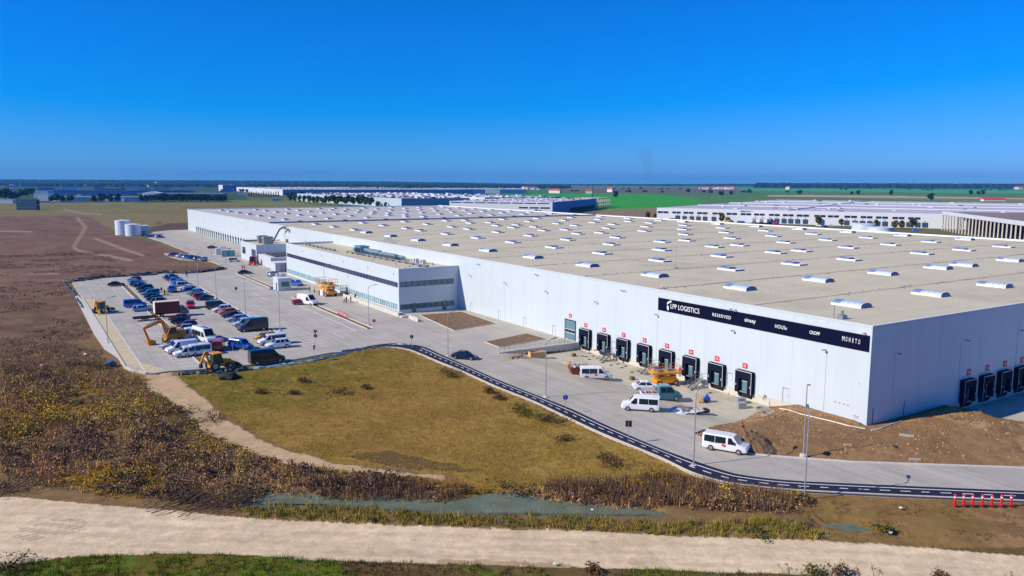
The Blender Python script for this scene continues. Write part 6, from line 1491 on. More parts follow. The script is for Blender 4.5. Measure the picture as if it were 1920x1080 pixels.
# red motor cart beside the white high roof van
x, y, z = P(556,571.5); t = thing('compressor_cart', 'dark red compressor cart beside the white high roof van', 'machine', (x,y,z), 0.2)
b = MB(); b.loft([[(-1.0,-0.6,0.4),(-1.0,0.6,0.4),(-1.0,0.55,1.2),(-1.0,-0.55,1.2)],[(1.0,-0.6,0.4),(1.0,0.6,0.4),(0.8,0.5,1.5),(0.8,-0.5,1.5)]]); b.build('hood', mat('maroon_paint', S(130,24,40), 0.4), t); wheels(t, (-0.4,0.5), 0.75, 0.3); b = MB(); b.bar((-1.0,0,0.5),(-2.0,0,0.45),0.08,0.08); b.build('drawbar', PM['white'], t)
# ------------------------------------------------------------------ loose building material on the yard
def debris(name, px, py, label, cat, fn, rz=0.0, group=None, h=0.0):
    x, y, z = P(px, py, h); t = thing(name, label, cat, (x,y,z), rz, group); fn(t); return t
def pallet_stack(t):
    b = MB()
    for k in range(5): b.box(-0.6,0.6,-0.5,0.5,0.08+k*0.16,0.2+k*0.16); 
    for k in range(3): b.box(-0.55+k*0.5,-0.45+k*0.5,-0.5,0.5,0,0.08)
    b.build('slab', mat('grey_block', S(150,152,156), 0.8, var=0.1, scale=2), t)
debris('paving_pallet', 1390,765, 'stack of grey paving slabs beside the last dock', 'paving slabs', pallet_stack, -0.5)
debris('paving_pallet', 1388,756, 'dark stack of slabs just behind the grey slabs', 'paving slabs', pallet_stack, -0.4)
def frame_rack(t):
    b = MB()
    for x in (-0.8,-0.3): b.box(x,x+0.1,-0.5,-0.4,0,1.2); b.box(x,x+0.1,0.4,0.5,0,1.2)
    b.box(-0.9,0.0,-0.5,0.5,0.1,0.2); b.build('rack', WOOD, t)
    b = MB(); b.box(0.1,0.9,-0.4,0.4,0.2,0.8); b.tube((0.5,0,0.8),(0.5,0,1.2),0.2,n=8); b.build('tank', SBLUE, t)
    b = MB(); b.tube((0.2,-0.6,0.25),(0.2,0.6,0.25),0.25,n=10); b.build('wheel', TYRE, t)
debris('mixer_rig', 1319,754, 'wooden rack and blue machine standing on the loading yard', 'machine', frame_rack, -0.5)
def tarp_heap(t):
    b = MB(); n = 30; v = [(0,0,0.35)]
    rr = random.Random(4); v = []
    for j in range(6):
        for i in range(n):
            a = 2*PI*i/n; k = (j/5)**0.8*(1+0.22*math.sin(3*a+1)+0.12*math.sin(7*a)); v.append((3.0*k*math.cos(a),1.5*k*math.sin(a),0.03+0.5*(1-j/5)**1.5*(0.6+0.4*math.sin(5*a+j))+rr.uniform(0,0.07)))
    f = [(j*n+i,j*n+(i+1)%n,(j+1)*n+(i+1)%n,(j+1)*n+i) for j in range(5) for i in range(n)]; b.add(v, f); b.build('sheet', mat('white_sheet', S(214,214,222), 0.7, var=0.06, scale=1), t)
debris('plastic_sheet', 1272,772, 'crumpled white plastic sheet spread on the loading yard', 'sheet', tarp_heap, -0.5)
def grey_pile(t):
    b = MB(); b.blob((0,0,0.1), 1.5, 3, 3, 0.35, 0.3); smooth_angle(b.build('heap', mat('grey_gravel', S(118,116,112), 0.95, var=0.3, scale=5, bump=0.05), t), 60)
debris('gravel_heap', 1279,771, 'grey gravel heap lying on the white sheet', 'gravel heap', grey_pile, 0.0)
def barrow(t):
    b = MB()
    for i in range(6): b.blob((-0.9+0.45*i,random.uniform(-0.25,0.3),0.35), 0.42, i+30, 2, 0.75, 0.3, i % 2)
    b.build('bag', [mat('pale_bag', S(176,178,168), 0.9, var=0.2, scale=4), mat('tan_bag', S(190,156,116), 0.9, var=0.2, scale=4)], t)
    b = MB(); b.tube((-0.9,-0.1,0.8),(-0.9,-0.5,0),0.03,n=5); b.tube((0.3,-0.1,0.9),(0.4,-0.6,0),0.03,n=5); b.build('strap', TRIM, t)
    b = MB(); b.blob((1.5,0.0,0.3),0.7,77,2,0.55,0.25); b.build('dark_cover', mat('navy_tarp', S(30,36,60), 0.6), t)
debris('bag_heap', 1302,774, 'heap of filled bags with a dark cover beside the white sheet', 'bags', barrow, -0.5)
debris('sand_heap', 1065,682, 'small heap of tan sand beside the rusty skip', 'sand heap', lambda t: smooth_angle(MB().blob((0,0,0),1.0,8,3,0.35,0.2).build('heap', mat('tan_sand', S(190,158,120), 0.95, var=0.2, scale=4), t), 60))
def small_pack(t):
    b = MB(); b.box(-0.35,0.1,-0.3,0.3,0,0.6); b.box(0.15,0.5,-0.25,0.25,0,0.5); b.build('pack', mat('brown_pack', S(130,110,70), 0.8), t)
debris('small_crate', 1184.5,712, 'small brown pack on the yard behind the white sedan', 'pack', small_pack)
debris('small_crate', 1075,668, 'small brown pack on the yard near the ramp wall', 'pack', small_pack)
# recessed covers of the unfinished kerb line: each a small dark block
cov = MB(); cov.box(-0.30,0.30,-0.2,0.2,0.0,0.07); cov = cov.mesh('paving_block', [mat('dark_block', S(66,58,56), 0.9)])
DOTS = [(1106,662.5),(1116,657),(1124,655),(1092,668),(1099,669),(1128,661),(1143,664),(1152,668),(1105,674),(1112,668),(1130,680),(1146,685),(1158,683),(1166,690),(1173,687),(1185,698),(1197,696),(1203,701),(1271,724),(1284,722),(1297,732),(1332,737),(1120,672),(1136,676)]
for i, (px, py) in enumerate(DOTS):
    x, y, z = P(px, py); o = link('paving_block', cov); o.location = (x,y,z+0.005); o.rotation_euler = (0,0,random.uniform(-0.4,0.4)); tag(o, 'loose dark paving block scattered in front of the loading docks', 'block', 'paving blocks before the docks')
# pipes and boards lying on the earth bank
PIPE = mat('white_pipe', S(214,212,206), 0.5)
def lying(name, pa, pb, r, label, m, h=0.45):
    o = MB().path([on_ground(*p, h) for p in (pa, pb)], r, 8).build(name, m); tag(o, label, 'pipe', 'pipes on the earth bank'); return o
pts = [on_ground(px, py, 0.5) for px, py in ((1462,766),(1480,769),(1500,776),(1530,783),(1560,790),(1590,798),(1622,804))]
o = MB().path(pts, 0.08, 8).build('drain_pipe', PIPE); tag(o, 'long white pipe lying along the foot of the sunlit wall', 'pipe')
pts = [on_ground(px, py, 0.55) for px, py in ((1634,807),(1652,803),(1672,795),(1690,790))]
o = MB().path(pts, 0.08, 8).build('drain_pipe', PIPE); tag(o, 'short pale pipe lying beside the shaded wall corner', 'pipe')
def slab_at(px, py, sx, sy, rz, label, m, h=0.6, sz=0.14):
    q = on_ground(px, py, 0); t = MB().box(-sx,sx,-sy,sy,-0.12,sz*0.5).build('board', m, None, False, tuple(q)); t.rotation_euler = (0.03,0.02,rz); return tag(t, label, 'board', 'boards on the earth bank')
slab_at(1700,816,0.8,0.25,-0.9,'pale board with blue end lying on the earth bank', mat('pale_board', S(176,170,160), 0.8), 0.65)
slab_at(1590,834,0.45,0.16,-0.5,'short pale board lying mid bank', mat('pale_board', (0.6,)*3), 0.55)
slab_at(1716,861,0.6,0.14,-0.7,'pale broken board near the road edge', mat('pale_board', (0.6,)*3), 0.5)
slab_at(1550,849.5,0.45,0.3,0.2,'black flat scrap lying on the earth bank', DARK, 0.5, 0.08)
# manhole rings near the wall
for i, (px, py, r_) in enumerate(((1430,768,1.05),(1438,777,0.75))):
    q = on_ground(px, py, 0); t = MB().lathe([(r_,-0.5),(r_,0.22),(r_*0.75,0.22),(r_*0.75,0.02),(0.02,0.02)], n=24).build('manhole_ring', mat('grey_ring', S(150,142,132), 0.85, var=0.1, scale=3), None, False, tuple(q)); smooth_angle(t); tag(t, ('larger','smaller')[i]+' concrete manhole ring at the foot of the wall', 'manhole', 'concrete manhole rings')
# heap of dark soil behind the white van
q = G(1398,838,0.1); hp = MB(); n = 64; r = random.Random(2)
vs_ = []; N_ = 46
for j in range(N_):
    for i in range(N_):
        u, v = i/(N_-1)*2-1, j/(N_-1)*2-1; x, y = u*3.6, v*4.6; d = math.hypot(u,v); 
        hgt = max(0, 1-d**1.6)*2.0+(0.40*(float(vnoise(x+5,y,0.9,3))-0.4)+0.28*(float(vnoise(x,y+9,0.35,4))-0.4))*max(0,1-d)**0.35-0.12
        vs_.append((x,y,hgt))
hp.add(vs_, [(j*N_+i,j*N_+i+1,(j+1)*N_+i+1,(j+1)*N_+i) for j in range(N_-1) for i in range(N_-1)])
o = hp.build('soil_heap', mat('dark_soil', S(124,96,66), 0.95, var=0.4, scale=2.2, bump=0.12, bscale=4), None, False, (q[0]+0.6,q[1]+1.2,-0.1)); o.rotation_euler = (0,0,0.3); tag(o, 'rough heap of dark soil behind the white van on the earth bank', 'soil heap')
for i, (px, py) in enumerate(((1389.5,820),(1428,832))):
    q = G(px, py, 0.5); t = thing('traffic_cone', ('left','right')[i]+' red and white cone beside the soil heap', 'cone', tuple(on_ground(px, py, 0)), 0, 'cones beside the soil heap'); b = MB(); b.lathe([(0.2,0.04),(0.04,0.8)], n=12); b.build('cone', SRED, t); b = MB(); b.box(-0.26,0.26,-0.26,0.26,0,0.04); b.build('foot', SRED, t); b = MB(); b.lathe([(0.145,0.35),(0.115,0.5)], n=12); b.build('white_band', WHITE, t)
# sheeting and geotextile along the unfinished edges of the car park
SHEET = mat('pale_sheeting', S(150,178,186), 0.5, var=0.35, scale=1.2, spec=0.5); DSHEET = mat('dark_sheeting', S(40,62,70), 0.6, var=0.5, scale=1.0)
def sheet(pl, wd, m, label, z=0.12, amp=0.25, seed=1):
    l = smoothline([tuple(G(*p)[:2]) for p in pl], 8); r = random.Random(seed); k = 5; v = []
    for i, p in enumerate(l):
        a, c_ = offs(l, -wd*0.5), None
        break
    A3, B3 = offs(l, wd*0.5), offs(l, -wd*0.5)
    for i in range(len(l)):
        for j in range(k):
            t = j/(k-1); v.append((A3[i][0]+(B3[i][0]-A3[i][0])*t+r.uniform(-0.12,0.12), A3[i][1]+(B3[i][1]-A3[i][1])*t+r.uniform(-0.12,0.12), z-0.32*abs(2*t-1)+r.uniform(-0.5,0.5)*amp))
    b = MB(); b.add(v, [(i*k+j,i*k+j+1,(i+1)*k+j+1,(i+1)*k+j) for i in range(len(l)-1) for j in range(k-1)]); o = b.build('ground_sheet', m); tag(o, label, 'sheeting', 'plastic sheeting along the paving edge'); return o
sheet([(445,692),(500,686),(560,678),(620,667.5),(650,661)], 0.7, SHEET, 'pale blue sheeting along the field edge below the black minibus')
sheet([(335,701),(380,698),(420,695.5),(470,690)], 1.1, DSHEET, 'dark crumpled sheeting below the yellow backhoe', 0.2, 0.6, 2)
sheet([(122,529),(160,525),(200,519),(250,516.5),(300,512.5),(330,510.5)], 3.0, DSHEET, 'dark sheeting bank along the far edge of the car park', 0.6, 0.9, 3)
sheet([(345,511),(372,510),(400,506),(420,503)], 2.4, DSHEET, 'dark sheeting under the reeds by the far corner', 0.4, 0.8, 4)
sheet([(122,531),(135,545),(146,562),(155,577)], 0.9, DSHEET, 'pale sheeting down the left edge of the car park', 0.15, 0.5, 5)
sheet([(640,657),(690,651.5),(735,646),(775,647)], 0.5, SHEET, 'thin pale sheeting strip at the bike path start', 0.1, 0.25, 6)
# little things by the far left corner
q = G(207,678,0.5); t = MB().blob((0,0,0.3),0.9,12,2,0.55,0.3).build('covered_heap', mat('blue_cover', S(40,84,130), 0.6, var=0.2, scale=3), None, False, (q[0],q[1],-0.1)); tag(t, 'small heap under a blue cover beside the left kerb', 'heap')
q = G(405,694,0.3); t = MB().blob((0,0,0.2),1.5,19,2,0.45,0.5).build('brush_pile', mat('dark_brush', S(36,40,34), 0.95, var=0.4, scale=3), None, False, (q[0]+1,q[1]-4.5,-0.1)); tag(t, 'dark pile of cuttings on the grass below the backhoe', 'pile')
# ------------------------------------------------------------------ vegetation
LEAF = mat('dry_foliage', (0.1,0.08,0.04), 0.9, attr='tint', spec=0.1)
def soup(name, verts, nper, cols, m):
    """verts (N*nper,3) of separate triangles or quads, cols (N,3)"""
    n = len(verts)//nper; me = bpy.data.meshes.new(name)
    me.vertices.add(len(verts)); me.vertices.foreach_set('co', verts.astype(np.float32).ravel())
    me.loops.add(len(verts)); me.loops.foreach_set('vertex_index', np.arange(len(verts), dtype=np.int32))
    me.polygons.add(n); me.polygons.foreach_set('loop_start', (np.arange(n)*nper).astype(np.int32)); me.update(calc_edges=True)
    at_ = me.color_attributes.new('tint', 'FLOAT_COLOR', 'POINT')
    c = np.repeat(np.hstack([cols, np.ones((n,1))]), nper, 0); at_.data.foreach_set('color', c.astype(np.float32).ravel())
    me.materials.append(m); me.validate(); return me
def unit(n):
    v = rng.normal(size=(n,3)); return v/np.linalg.norm(v, axis=1, keepdims=True)
def region_points(polys, n, box, keep=None):
    x = rng.uniform(box[0], box[1], n); y = rng.uniform(box[2], box[3], n)
    px, py = PX(np.stack([x, y, np.zeros(n)], 1)); m = np.zeros(n, bool)
    for p in polys: m |= inpoly(px+rng.normal(0,4,n), py+rng.normal(0,2,n), p)
    m &= ~(inpoly(x, y, PAVED)|inpoly(px, py, DIRT))
    cl = np.zeros(n, bool)
    for a in range(6): cl |= inpoly(x+0.8*math.cos(a*1.05), y+0.8*math.sin(a*1.05), PAVED)
    m &= ~cl
    m &= (px > -80) & (px < 2000) & (py < 1120)
    if keep is not None: m &= keep(x, y, px, py)
    x, y, px, py = x[m], y[m], px[m], py[m]; return x, y, ground_z(x, y, px, py), px, py
def blades(x, y, z, h, spread, col, k, wd, flop):
    """upright narrow blades growing from tufts"""
    n = len(x); N = n*k; i = np.repeat(np.arange(n), k)
    a = rng.uniform(0, 2*np.pi, N); rr = spread[i]*np.sqrt(rng.uniform(0,1,N)); bx = x[i]+rr*np.cos(a); by = y[i]+rr*np.sin(a); hh = h[i]*rng.uniform(0.5,1.15,N)
    b = rng.uniform(0, 2*np.pi, N); f = flop*hh*rng.uniform(0.2,1.2,N); w_ = wd*rng.uniform(0.6,1.4,N); c = rng.uniform(0, np.pi, N)
    V = np.empty((N,3,3)); zz = z[i]-0.05
    V[:,0] = np.stack([bx-w_*np.cos(c), by-w_*np.sin(c), zz], 1); V[:,1] = np.stack([bx+w_*np.cos(c), by+w_*np.sin(c), zz], 1); V[:,2] = np.stack([bx+f*np.cos(b), by+f*np.sin(b), zz+hh], 1)
    cc = col[i]*rng.uniform(0.65,1.35,(N,1))*rng.uniform(0.92,1.08,(N,3)); return V.reshape(-1,3), cc
def leaves(x, y, z, h, rad, col, k, sz):
    """bushy clumps: small leaf faces through a rounded volume"""
    n = len(x); N = n*k; i = np.repeat(np.arange(n), k); d = unit(N); d[:,2] = np.abs(d[:,2]); r = rng.uniform(0.35,1.0,N)**0.6
    c = np.stack([x[i]+d[:,0]*r*rad[i], y[i]+d[:,1]*r*rad[i], z[i]+d[:,2]*r*h[i]], 1); u = unit(N); v = np.cross(u, unit(N)); v /= np.linalg.norm(v, axis=1, keepdims=True)+1e-9
    s = (sz*rng.uniform(0.5,1.5,N))[:,None]; V = np.stack([c-u*s, c+v*s*0.6, c+u*s, c-v*s*0.6], 1)
    cc = col[i]*rng.uniform(0.72,1.28,(N,1))*rng.uniform(0.95,1.05,(N,3)); return V.reshape(-1,3), cc
def pal(n, opts, wts): 
    o = np.array([S(*c) for c in opts]); return o[rng.choice(len(opts), n, p=np.array(wts)/sum(wts))]
GOLDP = [[(60,722),(110,712),(180,722),(160,735),(80,735)],[(0,760),(60,755),(170,752),(220,757),(180,768),(60,778),(0,778)],[(300,835),(400,808),(450,822),(460,835),(360,850)],[(110,900),(230,865),(320,900),(230,925)],[(455,826),(540,852),(640,872),(760,890),(860,902),(960,912),(960,922),(860,915),(740,902),(620,888),(520,868)],[(1170,905),(1240,880),(1250,905),(1190,925)]]
def ingold(px, py):
    q = np.random.default_rng(3); px = px+60*(vnoise(px,py,70,91)-0.5)*2; py = py+22*(vnoise(px,py,40,92)-0.5)*2+q.normal(0,5,len(px)); m = np.zeros(len(px), bool)
    for p in GOLDP: m |= inpoly(px, py, p)
    return m
# dry brush on the left and along the ditch
x, y, z, px, py = region_points([BRUSH], 62000, (-135, -20, -22, 118), lambda x, y, px, py: (polydist(px, py, PATH) > np.interp(px, [290,360,470,640,840], [24,22,15,6,5])) & ~inpoly(px, py, WATER1) & (fbm(x, y, 7, 61) > 0.24) & (rng.uniform(0,1,len(x)) < np.clip((py-625)/95, 0.12, 1)))
n = len(x); dist = np.hypot(x-CAM[0], y-CAM[1]); cl = fbm(x, y, 6, 62); g = ingold(px, py)
c = pal(n, [(158,126,78),(124,100,66),(172,140,78),(126,100,82),(134,120,62),(98,80,62)], [4,3,3,2,3,2]); c[cl < 0.40] *= 0.8; lo = fbm(x, y, 16, 77)[:,None]; c = c*(0.85+0.9*lo); hu = np.clip((fbm(x, y, 11, 78)-0.5)*3, -1, 1)[:,None]; c = c*np.hstack([1+0.10*np.abs(hu), 1+0.14*hu, 1-0.22*hu])
c[g] = pal(int(g.sum()), [(170,132,34),(140,112,36),(190,150,50)], [3,3,2])
hh = (0.35+1.5*np.clip(cl-0.3,0,0.5))*rng.uniform(0.6,1.4,n)*np.where(g,0.6,1); k = rng.uniform(0,1,n) < 0.72
V1, C1 = leaves(x[k], y[k], z[k], hh[k], 0.28+0.35*hh[k], c[k], 11, 0.10)
V2, C2 = blades(x[~k], y[~k], z[~k], hh[~k]*1.15, 0.2+0.2*hh[~k], c[~k]*1.25, 10, 0.035, 0.5)
o = link('undergrowth', soup('undergrowth', V1, 4, C1, LEAF)); tag(o, 'dry brown brush covering the ground left of the dirt track', 'undergrowth', None, 'stuff')
o = link('dry_reeds', soup('dry_reeds', V2, 3, C2, LEAF)); tag(o, 'thin dry stalks standing among the brown brush', 'reeds', None, 'stuff')
print('brush', n)
# bigger bushes of the same brush, grown together in clumps
x, y, z, px, py = region_points([BRUSH], 4200, (-135, -20, -22, 118), lambda x, y, px, py: (polydist(px, py, PATH) > np.interp(px, [290,360,470,640,840], [28,28,20,9,8])) & ~inpoly(px, py, WATER1) & (fbm(x, y, 9, 93) > 0.5) & (py > 690))
n = len(x); q = fbm(x, y, 13, 94); c = np.where((q > 0.56)[:,None], pal(n, [(176,146,56),(146,126,56),(190,160,72)], [3,3,2]), np.where((q < 0.44)[:,None], pal(n, [(108,86,76),(92,74,68),(124,98,82)], [3,2,2]), pal(n, [(136,112,68),(112,94,60),(150,126,76)], [3,3,2])))
V, C = leaves(x, y, z-0.1, rng.uniform(0.7,1.9,n), rng.uniform(0.7,1.5,n), c, 90, 0.13)
o = link('bush_thicket', soup('bush_thicket', V, 4, C, LEAF)); tag(o, 'clumps of dark, olive and golden bushes in the brush on the left', 'thicket', None, 'stuff')
# short grass of the golden field
x, y, z, px, py = region_points([FIELD], 60000, (-75, -20, -14, 84), lambda x, y, px, py: polydist(px, py, PATH) > np.interp(px, [290,360,470,640,840], [24,22,15,6,5]))
n = len(x); gg = np.clip((820-px-(py-700)*2.4)/300+(fbm(x,y,22,1)-0.5)*0.9, 0, 1)[:,None]
c = pal(n, [(168,140,62),(144,118,50),(182,154,78),(122,98,44)], [4,3,2,1])*(1-gg)+pal(n, [(104,114,20),(84,98,14),(128,126,32)], [3,2,2])*gg
V, C = blades(x, y, z, 0.10+0.16*fbm(x,y,2.2,63)+0.0*x, np.full(n,0.30), c, 6, 0.03, 0.9)
o = link('meadow_grass', soup('meadow_grass', V, 3, C, LEAF)); tag(o, 'short golden and green grass of the field inside the bike path', 'grass', None, 'stuff')
# verge and ditch edge
REEDS = [[(440,950),(520,940),(640,945),(760,955),(860,962),(1000,962),(1100,966),(1240,976),(1350,972),(1470,970),(1560,1000),(1500,1008),(1240,1000),(1000,985),(760,980),(620,972),(470,962)]]
x, y, z, px, py = region_points(REEDS+[[(490,945),(620,944),(620,958),(490,958)]], 30000, (-90, -20, -28, 40)); n = len(x)
c = pal(n, [(150,136,46),(124,122,42),(166,146,64),(124,100,56),(96,106,36)], [4,3,3,2,2])
V, C = blades(x, y, np.maximum(z,-0.75), 0.3+0.6*fbm(x,y,3,64), np.full(n,0.3), c, 9, 0.035, 0.55)
o = link('ditch_reeds', soup('ditch_reeds', V, 3, C, LEAF)); tag(o, 'yellow green reeds along the near bank of the ditch', 'reeds', None, 'stuff')
x, y, z, px, py = region_points([[(1000,905),(1130,896),(1250,886),(1320,892),(1440,908),(1490,930),(1480,955),(1330,950),(1180,938),(1060,928)],[(560,905),(700,895),(860,908),(900,915),(820,928),(640,924)]], 16000, (-75, -20, -22, 45)); n = len(x)
c = pal(n, [(128,98,74),(104,80,66),(146,114,80),(112,92,84)], [3,3,2,2])
V, C = blades(x, y, np.maximum(z,-0.7), 0.7+1.1*fbm(x,y,4,84), np.full(n,0.35), c, 9, 0.03, 0.35)
o = link('brown_reeds', soup('brown_reeds', V, 3, C, LEAF)); tag(o, 'tall reddish brown reeds along the far bank of the ditch', 'reeds', None, 'stuff')
x, y, z, px, py = region_points([[(p[0],p[1]-9) for p in DIRT[:19]]+[(p[0],p[1]+3) for p in DIRT[:19]][::-1]], 14000, (-115, 10, -60, 40)); n = len(x)
c = pal(n, [(150,126,70),(120,104,56),(136,112,72)], [3,2,2])
V, C = blades(x, y, z, 0.08+0.3*fbm(x,y,2,85), np.full(n,0.25), c, 7, 0.025, 0.8)
o = link('track_weeds', soup('track_weeds', V, 3, C, LEAF)); tag(o, 'low dry weeds along the upper edge of the dirt road', 'weeds', None, 'stuff')
x, y, z, px, py = region_points([VERGE], 16000, (-50, 30, -62, 12), lambda x, y, px, py: fbm(x, y, 4, 65) > 0.5); n = len(x)
c = pal(n, [(150,118,76),(124,98,60),(110,96,56),(92,72,50)], [3,3,2,2])
V, C = blades(x, y, z, 0.12+0.25*fbm(x,y,2,66), np.full(n,0.28), c, 7, 0.03, 0.8)
o = link('verge_weeds', soup('verge_weeds', V, 3, C, LEAF)); tag(o, 'sparse dry weeds on the bare verge by the bollards', 'weeds', None, 'stuff')
# grass strip at the bottom edge
x, y, z, px, py = region_points([[(-100,1040),(60,1046),(150,1036),(300,1032),(480,1036),(640,1047),(800,1052),(1000,1058),(1240,1063),(1500,1072),(1700,1083),(2000,1100),(2000,1180),(-100,1180)]], 60000, (-110, -20, -45, 30), lambda x, y, px, py: (fbm(x, y, 2.5, 67) > 0.33)); n = len(x)
br = (px > 640) & (fbm(x, y, 6, 68) > 0.42); c = pal(n, [(96,124,24),(76,104,20),(120,128,40),(112,100,40)], [4,3,2,2]); c[br] = pal(int(br.sum()), [(112,90,56),(88,76,44),(130,106,60),(84,88,40)], [3,3,2,1])
V, C = blades(x, y, z, 0.22+0.5*fbm(x,y,3,69)**1.5, np.full(n,0.26), c, 9, 0.025, 0.6)
o = link('roadside_grass', soup('roadside_grass', V, 3, C, LEAF)); tag(o, 'green and brown grass in front of the dirt road', 'grass', None, 'stuff')
# stubble on the dark field (tufts too many to count)
x, y, z, px, py = region_points([DARKFIELD], 26000, (-210, -60, 60, 330), lambda x, y, px, py: (fbm(x, y, 12, 70) > 0.5)); n = len(x)
c = pal(n, [(134,104,78),(112,86,64),(144,116,84),(100,78,60)], [3,3,2,2])
V, C = leaves(x, y, z, np.full(n,0.25), np.full(n,1.1), c, 7, 0.14)
o = link('field_stubble', soup('field_stubble', V, 4, C, LEAF)); tag(o, 'brown stubble and weeds of the dark field on the left', 'stubble', None, 'stuff')
# single shrubs
def shrub(px, py, h, r, cols, label, k=420, sz=0.09, up=False):
    q = G(px, py, -0.2); t = thing('shrub', label, 'shrub', (q[0],q[1],-0.15)); z0 = np.zeros(1)
    m = 9; xs = rng.normal(0, r*0.45, m); ys = rng.normal(0, r*0.45, m); hs = h*rng.uniform(0.5,1.0,m)
    V, C = leaves(xs, ys, np.zeros(m), hs, np.full(m, r*0.55), pal(m, cols, [1]*len(cols)), k//m, sz)
    link('foliage', soup('foliage', V, 4, C, LEAF), t)
    b = MB()
    for i in range(m): b.tube((0,0,0),(xs[i],ys[i],hs[i]*0.7),0.03,0.012,n=5)
    b.build('stem', mat('bark', S(84,66,50), 0.9), t); return t
BRN = [(96,74,52),(74,58,42),(116,92,58)]; OLV = [(92,92,36),(74,80,30),(112,104,48)]; GLD = [(170,132,36),(140,112,36)]
for px, py, h, r, cols, label in (
 (836,700,1.5,1.4,BRN,'tall brown shrub on the field beside the bike path, farthest'), (849,706,1.0,1.6,OLV,'low olive shrub just below the tall brown shrub'),
 (914,737,1.5,0.9,BRN,'slim brown shrub in the middle of the bike path verge'), (934,748,1.0,1.0,BRN,'small brown shrub right of the slim one'),
 (972,771,1.5,1.1,OLV,'olive green shrub on the verge above the first lamp'), (985,778,0.9,1.5,OLV,'low green shrub beside the olive one'),
 (1040,792,1.3,1.6,BRN,'dark brown shrub near the blue round sign'), (1015,786,1.0,1.4,OLV,'flat green shrub left of the dark brown one'),
 (1056,826,0.8,1.6,BRN,'flat brown shrub on the field below the blue sign'), (1148,872,1.0,1.8,BRN,'dark shrub low on the field near the ditch'), (1130,862,0.8,1.4,BRN,'small dark shrub left of the one near the ditch'),
 (485,737,0.8,0.9,BRN,'dark tuft alone on the greenish side of the field'), (573,716,0.8,1.0,BRN,'dark tuft in the upper middle of the field'), (637,737,0.9,1.5,BRN,'broad dark tuft in the middle of the field'), (550,738,0.6,0.9,BRN,'small dark tuft left of the broad one'),
 (683,727,0.7,1.0,BRN,'dark tuft on the right half of the field'), (1235,898,1.6,1.6,GLD,'golden shrub at the foot of the near lamp'), (1200,912,1.2,1.6,GLD,'golden shrub left of the near lamp'),
 (1045,918,1.4,2.2,BRN,'big brown bush above the ditch'), (1135,925,1.5,2.4,BRN,'second big brown bush above the ditch'), (950,918,1.2,2.0,BRN,'brown bush on the far bank of the ditch'),
 (1500,938,0.8,1.2,BRN,'pale tuft at the base of the nearest lamp'), (1420,1003,0.6,1.0,OLV,'green tuft beside the small puddle'), (1655,995,0.7,0.9,OLV,'green tuft at the right end of the puddle'),
 (300,420,3.6,4.2,[(30,54,40),(24,44,34)],'dark round bush on the far field beside the water tanks'),
 (400,790,1.4,2.2,BRN,'dark bush at the bend of the dirt track'), (340,775,1.6,2.4,BRN,'big dark bush left of the dirt track'), (190,690,1.4,2.6,[(70,56,60),(58,48,50)],'purple brown bush below the left kerb'), (140,685,1.2,2.4,[(70,56,60),(58,48,50)],'second purple brown bush left of the kerb'),
 (1525,1080,1.1,1.0,OLV,'weedy bush at the bottom edge of the picture, left one'), (1575,1082,1.3,1.1,BRN,'taller weedy bush at the bottom edge, middle one'), (1765,1090,1.1,1.0,BRN,'weedy bush at the bottom edge, right one'), (1110,1072,0.9,0.8,BRN,'small bare shrub on the near edge of the dirt road'), (20,1062,1.0,1.5,BRN,'brown shrub at the lower left corner'), (16,915,1.6,2.4,[(88,80,64),(70,62,50)],'grey brown bush at the left end of the dirt road')):
    shrub(px, py, h, r, cols, label)
# bare stalks of tall weeds at the bottom edge
def weed(px, py, h, label):
    q = G(px, py, 0); b = MB(); r = random.Random(int(px)); p = Vector((q[0],q[1],-0.3))
    for j in range(6):
        d = Vector((r.uniform(-0.5,0.5), r.uniform(-0.5,0.5), 1)).normalized(); m_ = p+d*h*r.uniform(0.5,0.8); e = m_+Vector((r.uniform(-0.4,0.4), r.uniform(-0.4,0.4), r.uniform(0.0,0.4)))*h*0.5
        b.tube(p, m_, 0.018, 0.012, n=5); b.tube(m_, e, 0.012, 0.006, n=4)
        for _ in range(5): t_ = r.uniform(0.3,1); s_ = m_+(e-m_)*t_; b.tube(s_, s_+Vector((r.uniform(-0.15,0.15),r.uniform(-0.15,0.15),r.uniform(0,0.15))), 0.01, 0.02, n=4)
    o = b.build('dry_weed', mat('bark', (0.08,0.05,0.03))); tag(o, label, 'weed')
weed(1480,1085,1.6,'bare dry stalks at the bottom edge, left group'); weed(1640,1092,1.6,'bare dry stalks at the bottom edge, middle group'); weed(1900,1102,1.6,'bare dry stalks at the bottom right corner'); weed(1565,1083,1.5,'bare dry stalks rising from the taller weedy bush')
# ragged branches dumped at the edge of the dirt road
def branches(px, py, n, L_, label, seed):
    r = random.Random(seed); b = MB(); q = G(px, py, -0.2)
    for i in range(n):
        a = r.gauss(0.35,0.25); x, y, z = q[0]+r.gauss(0,1.6), q[1]+r.gauss(0,1.0), -0.2+r.uniform(0,0.5); l = L_*r.uniform(0.4,1)
        b.tube((x,y,z),(x+math.cos(a)*l,y+math.sin(a)*l,z+r.uniform(-0.05,0.5)),0.045,0.015,n=5,mi=i % 2)
    o = b.build('branch_pile', [mat('bark', (0.08,0.05,0.03)), mat('dry_branch', S(120,92,66), 0.9)]); tag(o, label, 'branches')
branches(400,950,90,3.0,'long pile of torn dry branches at the edge of the dirt road',3); branches(330,946,60,2.6,'shorter pile of dry branches left of the long one',4); branches(30,915,50,2.0,'pale heap of branches and rubble at the left end of the dirt road',5)
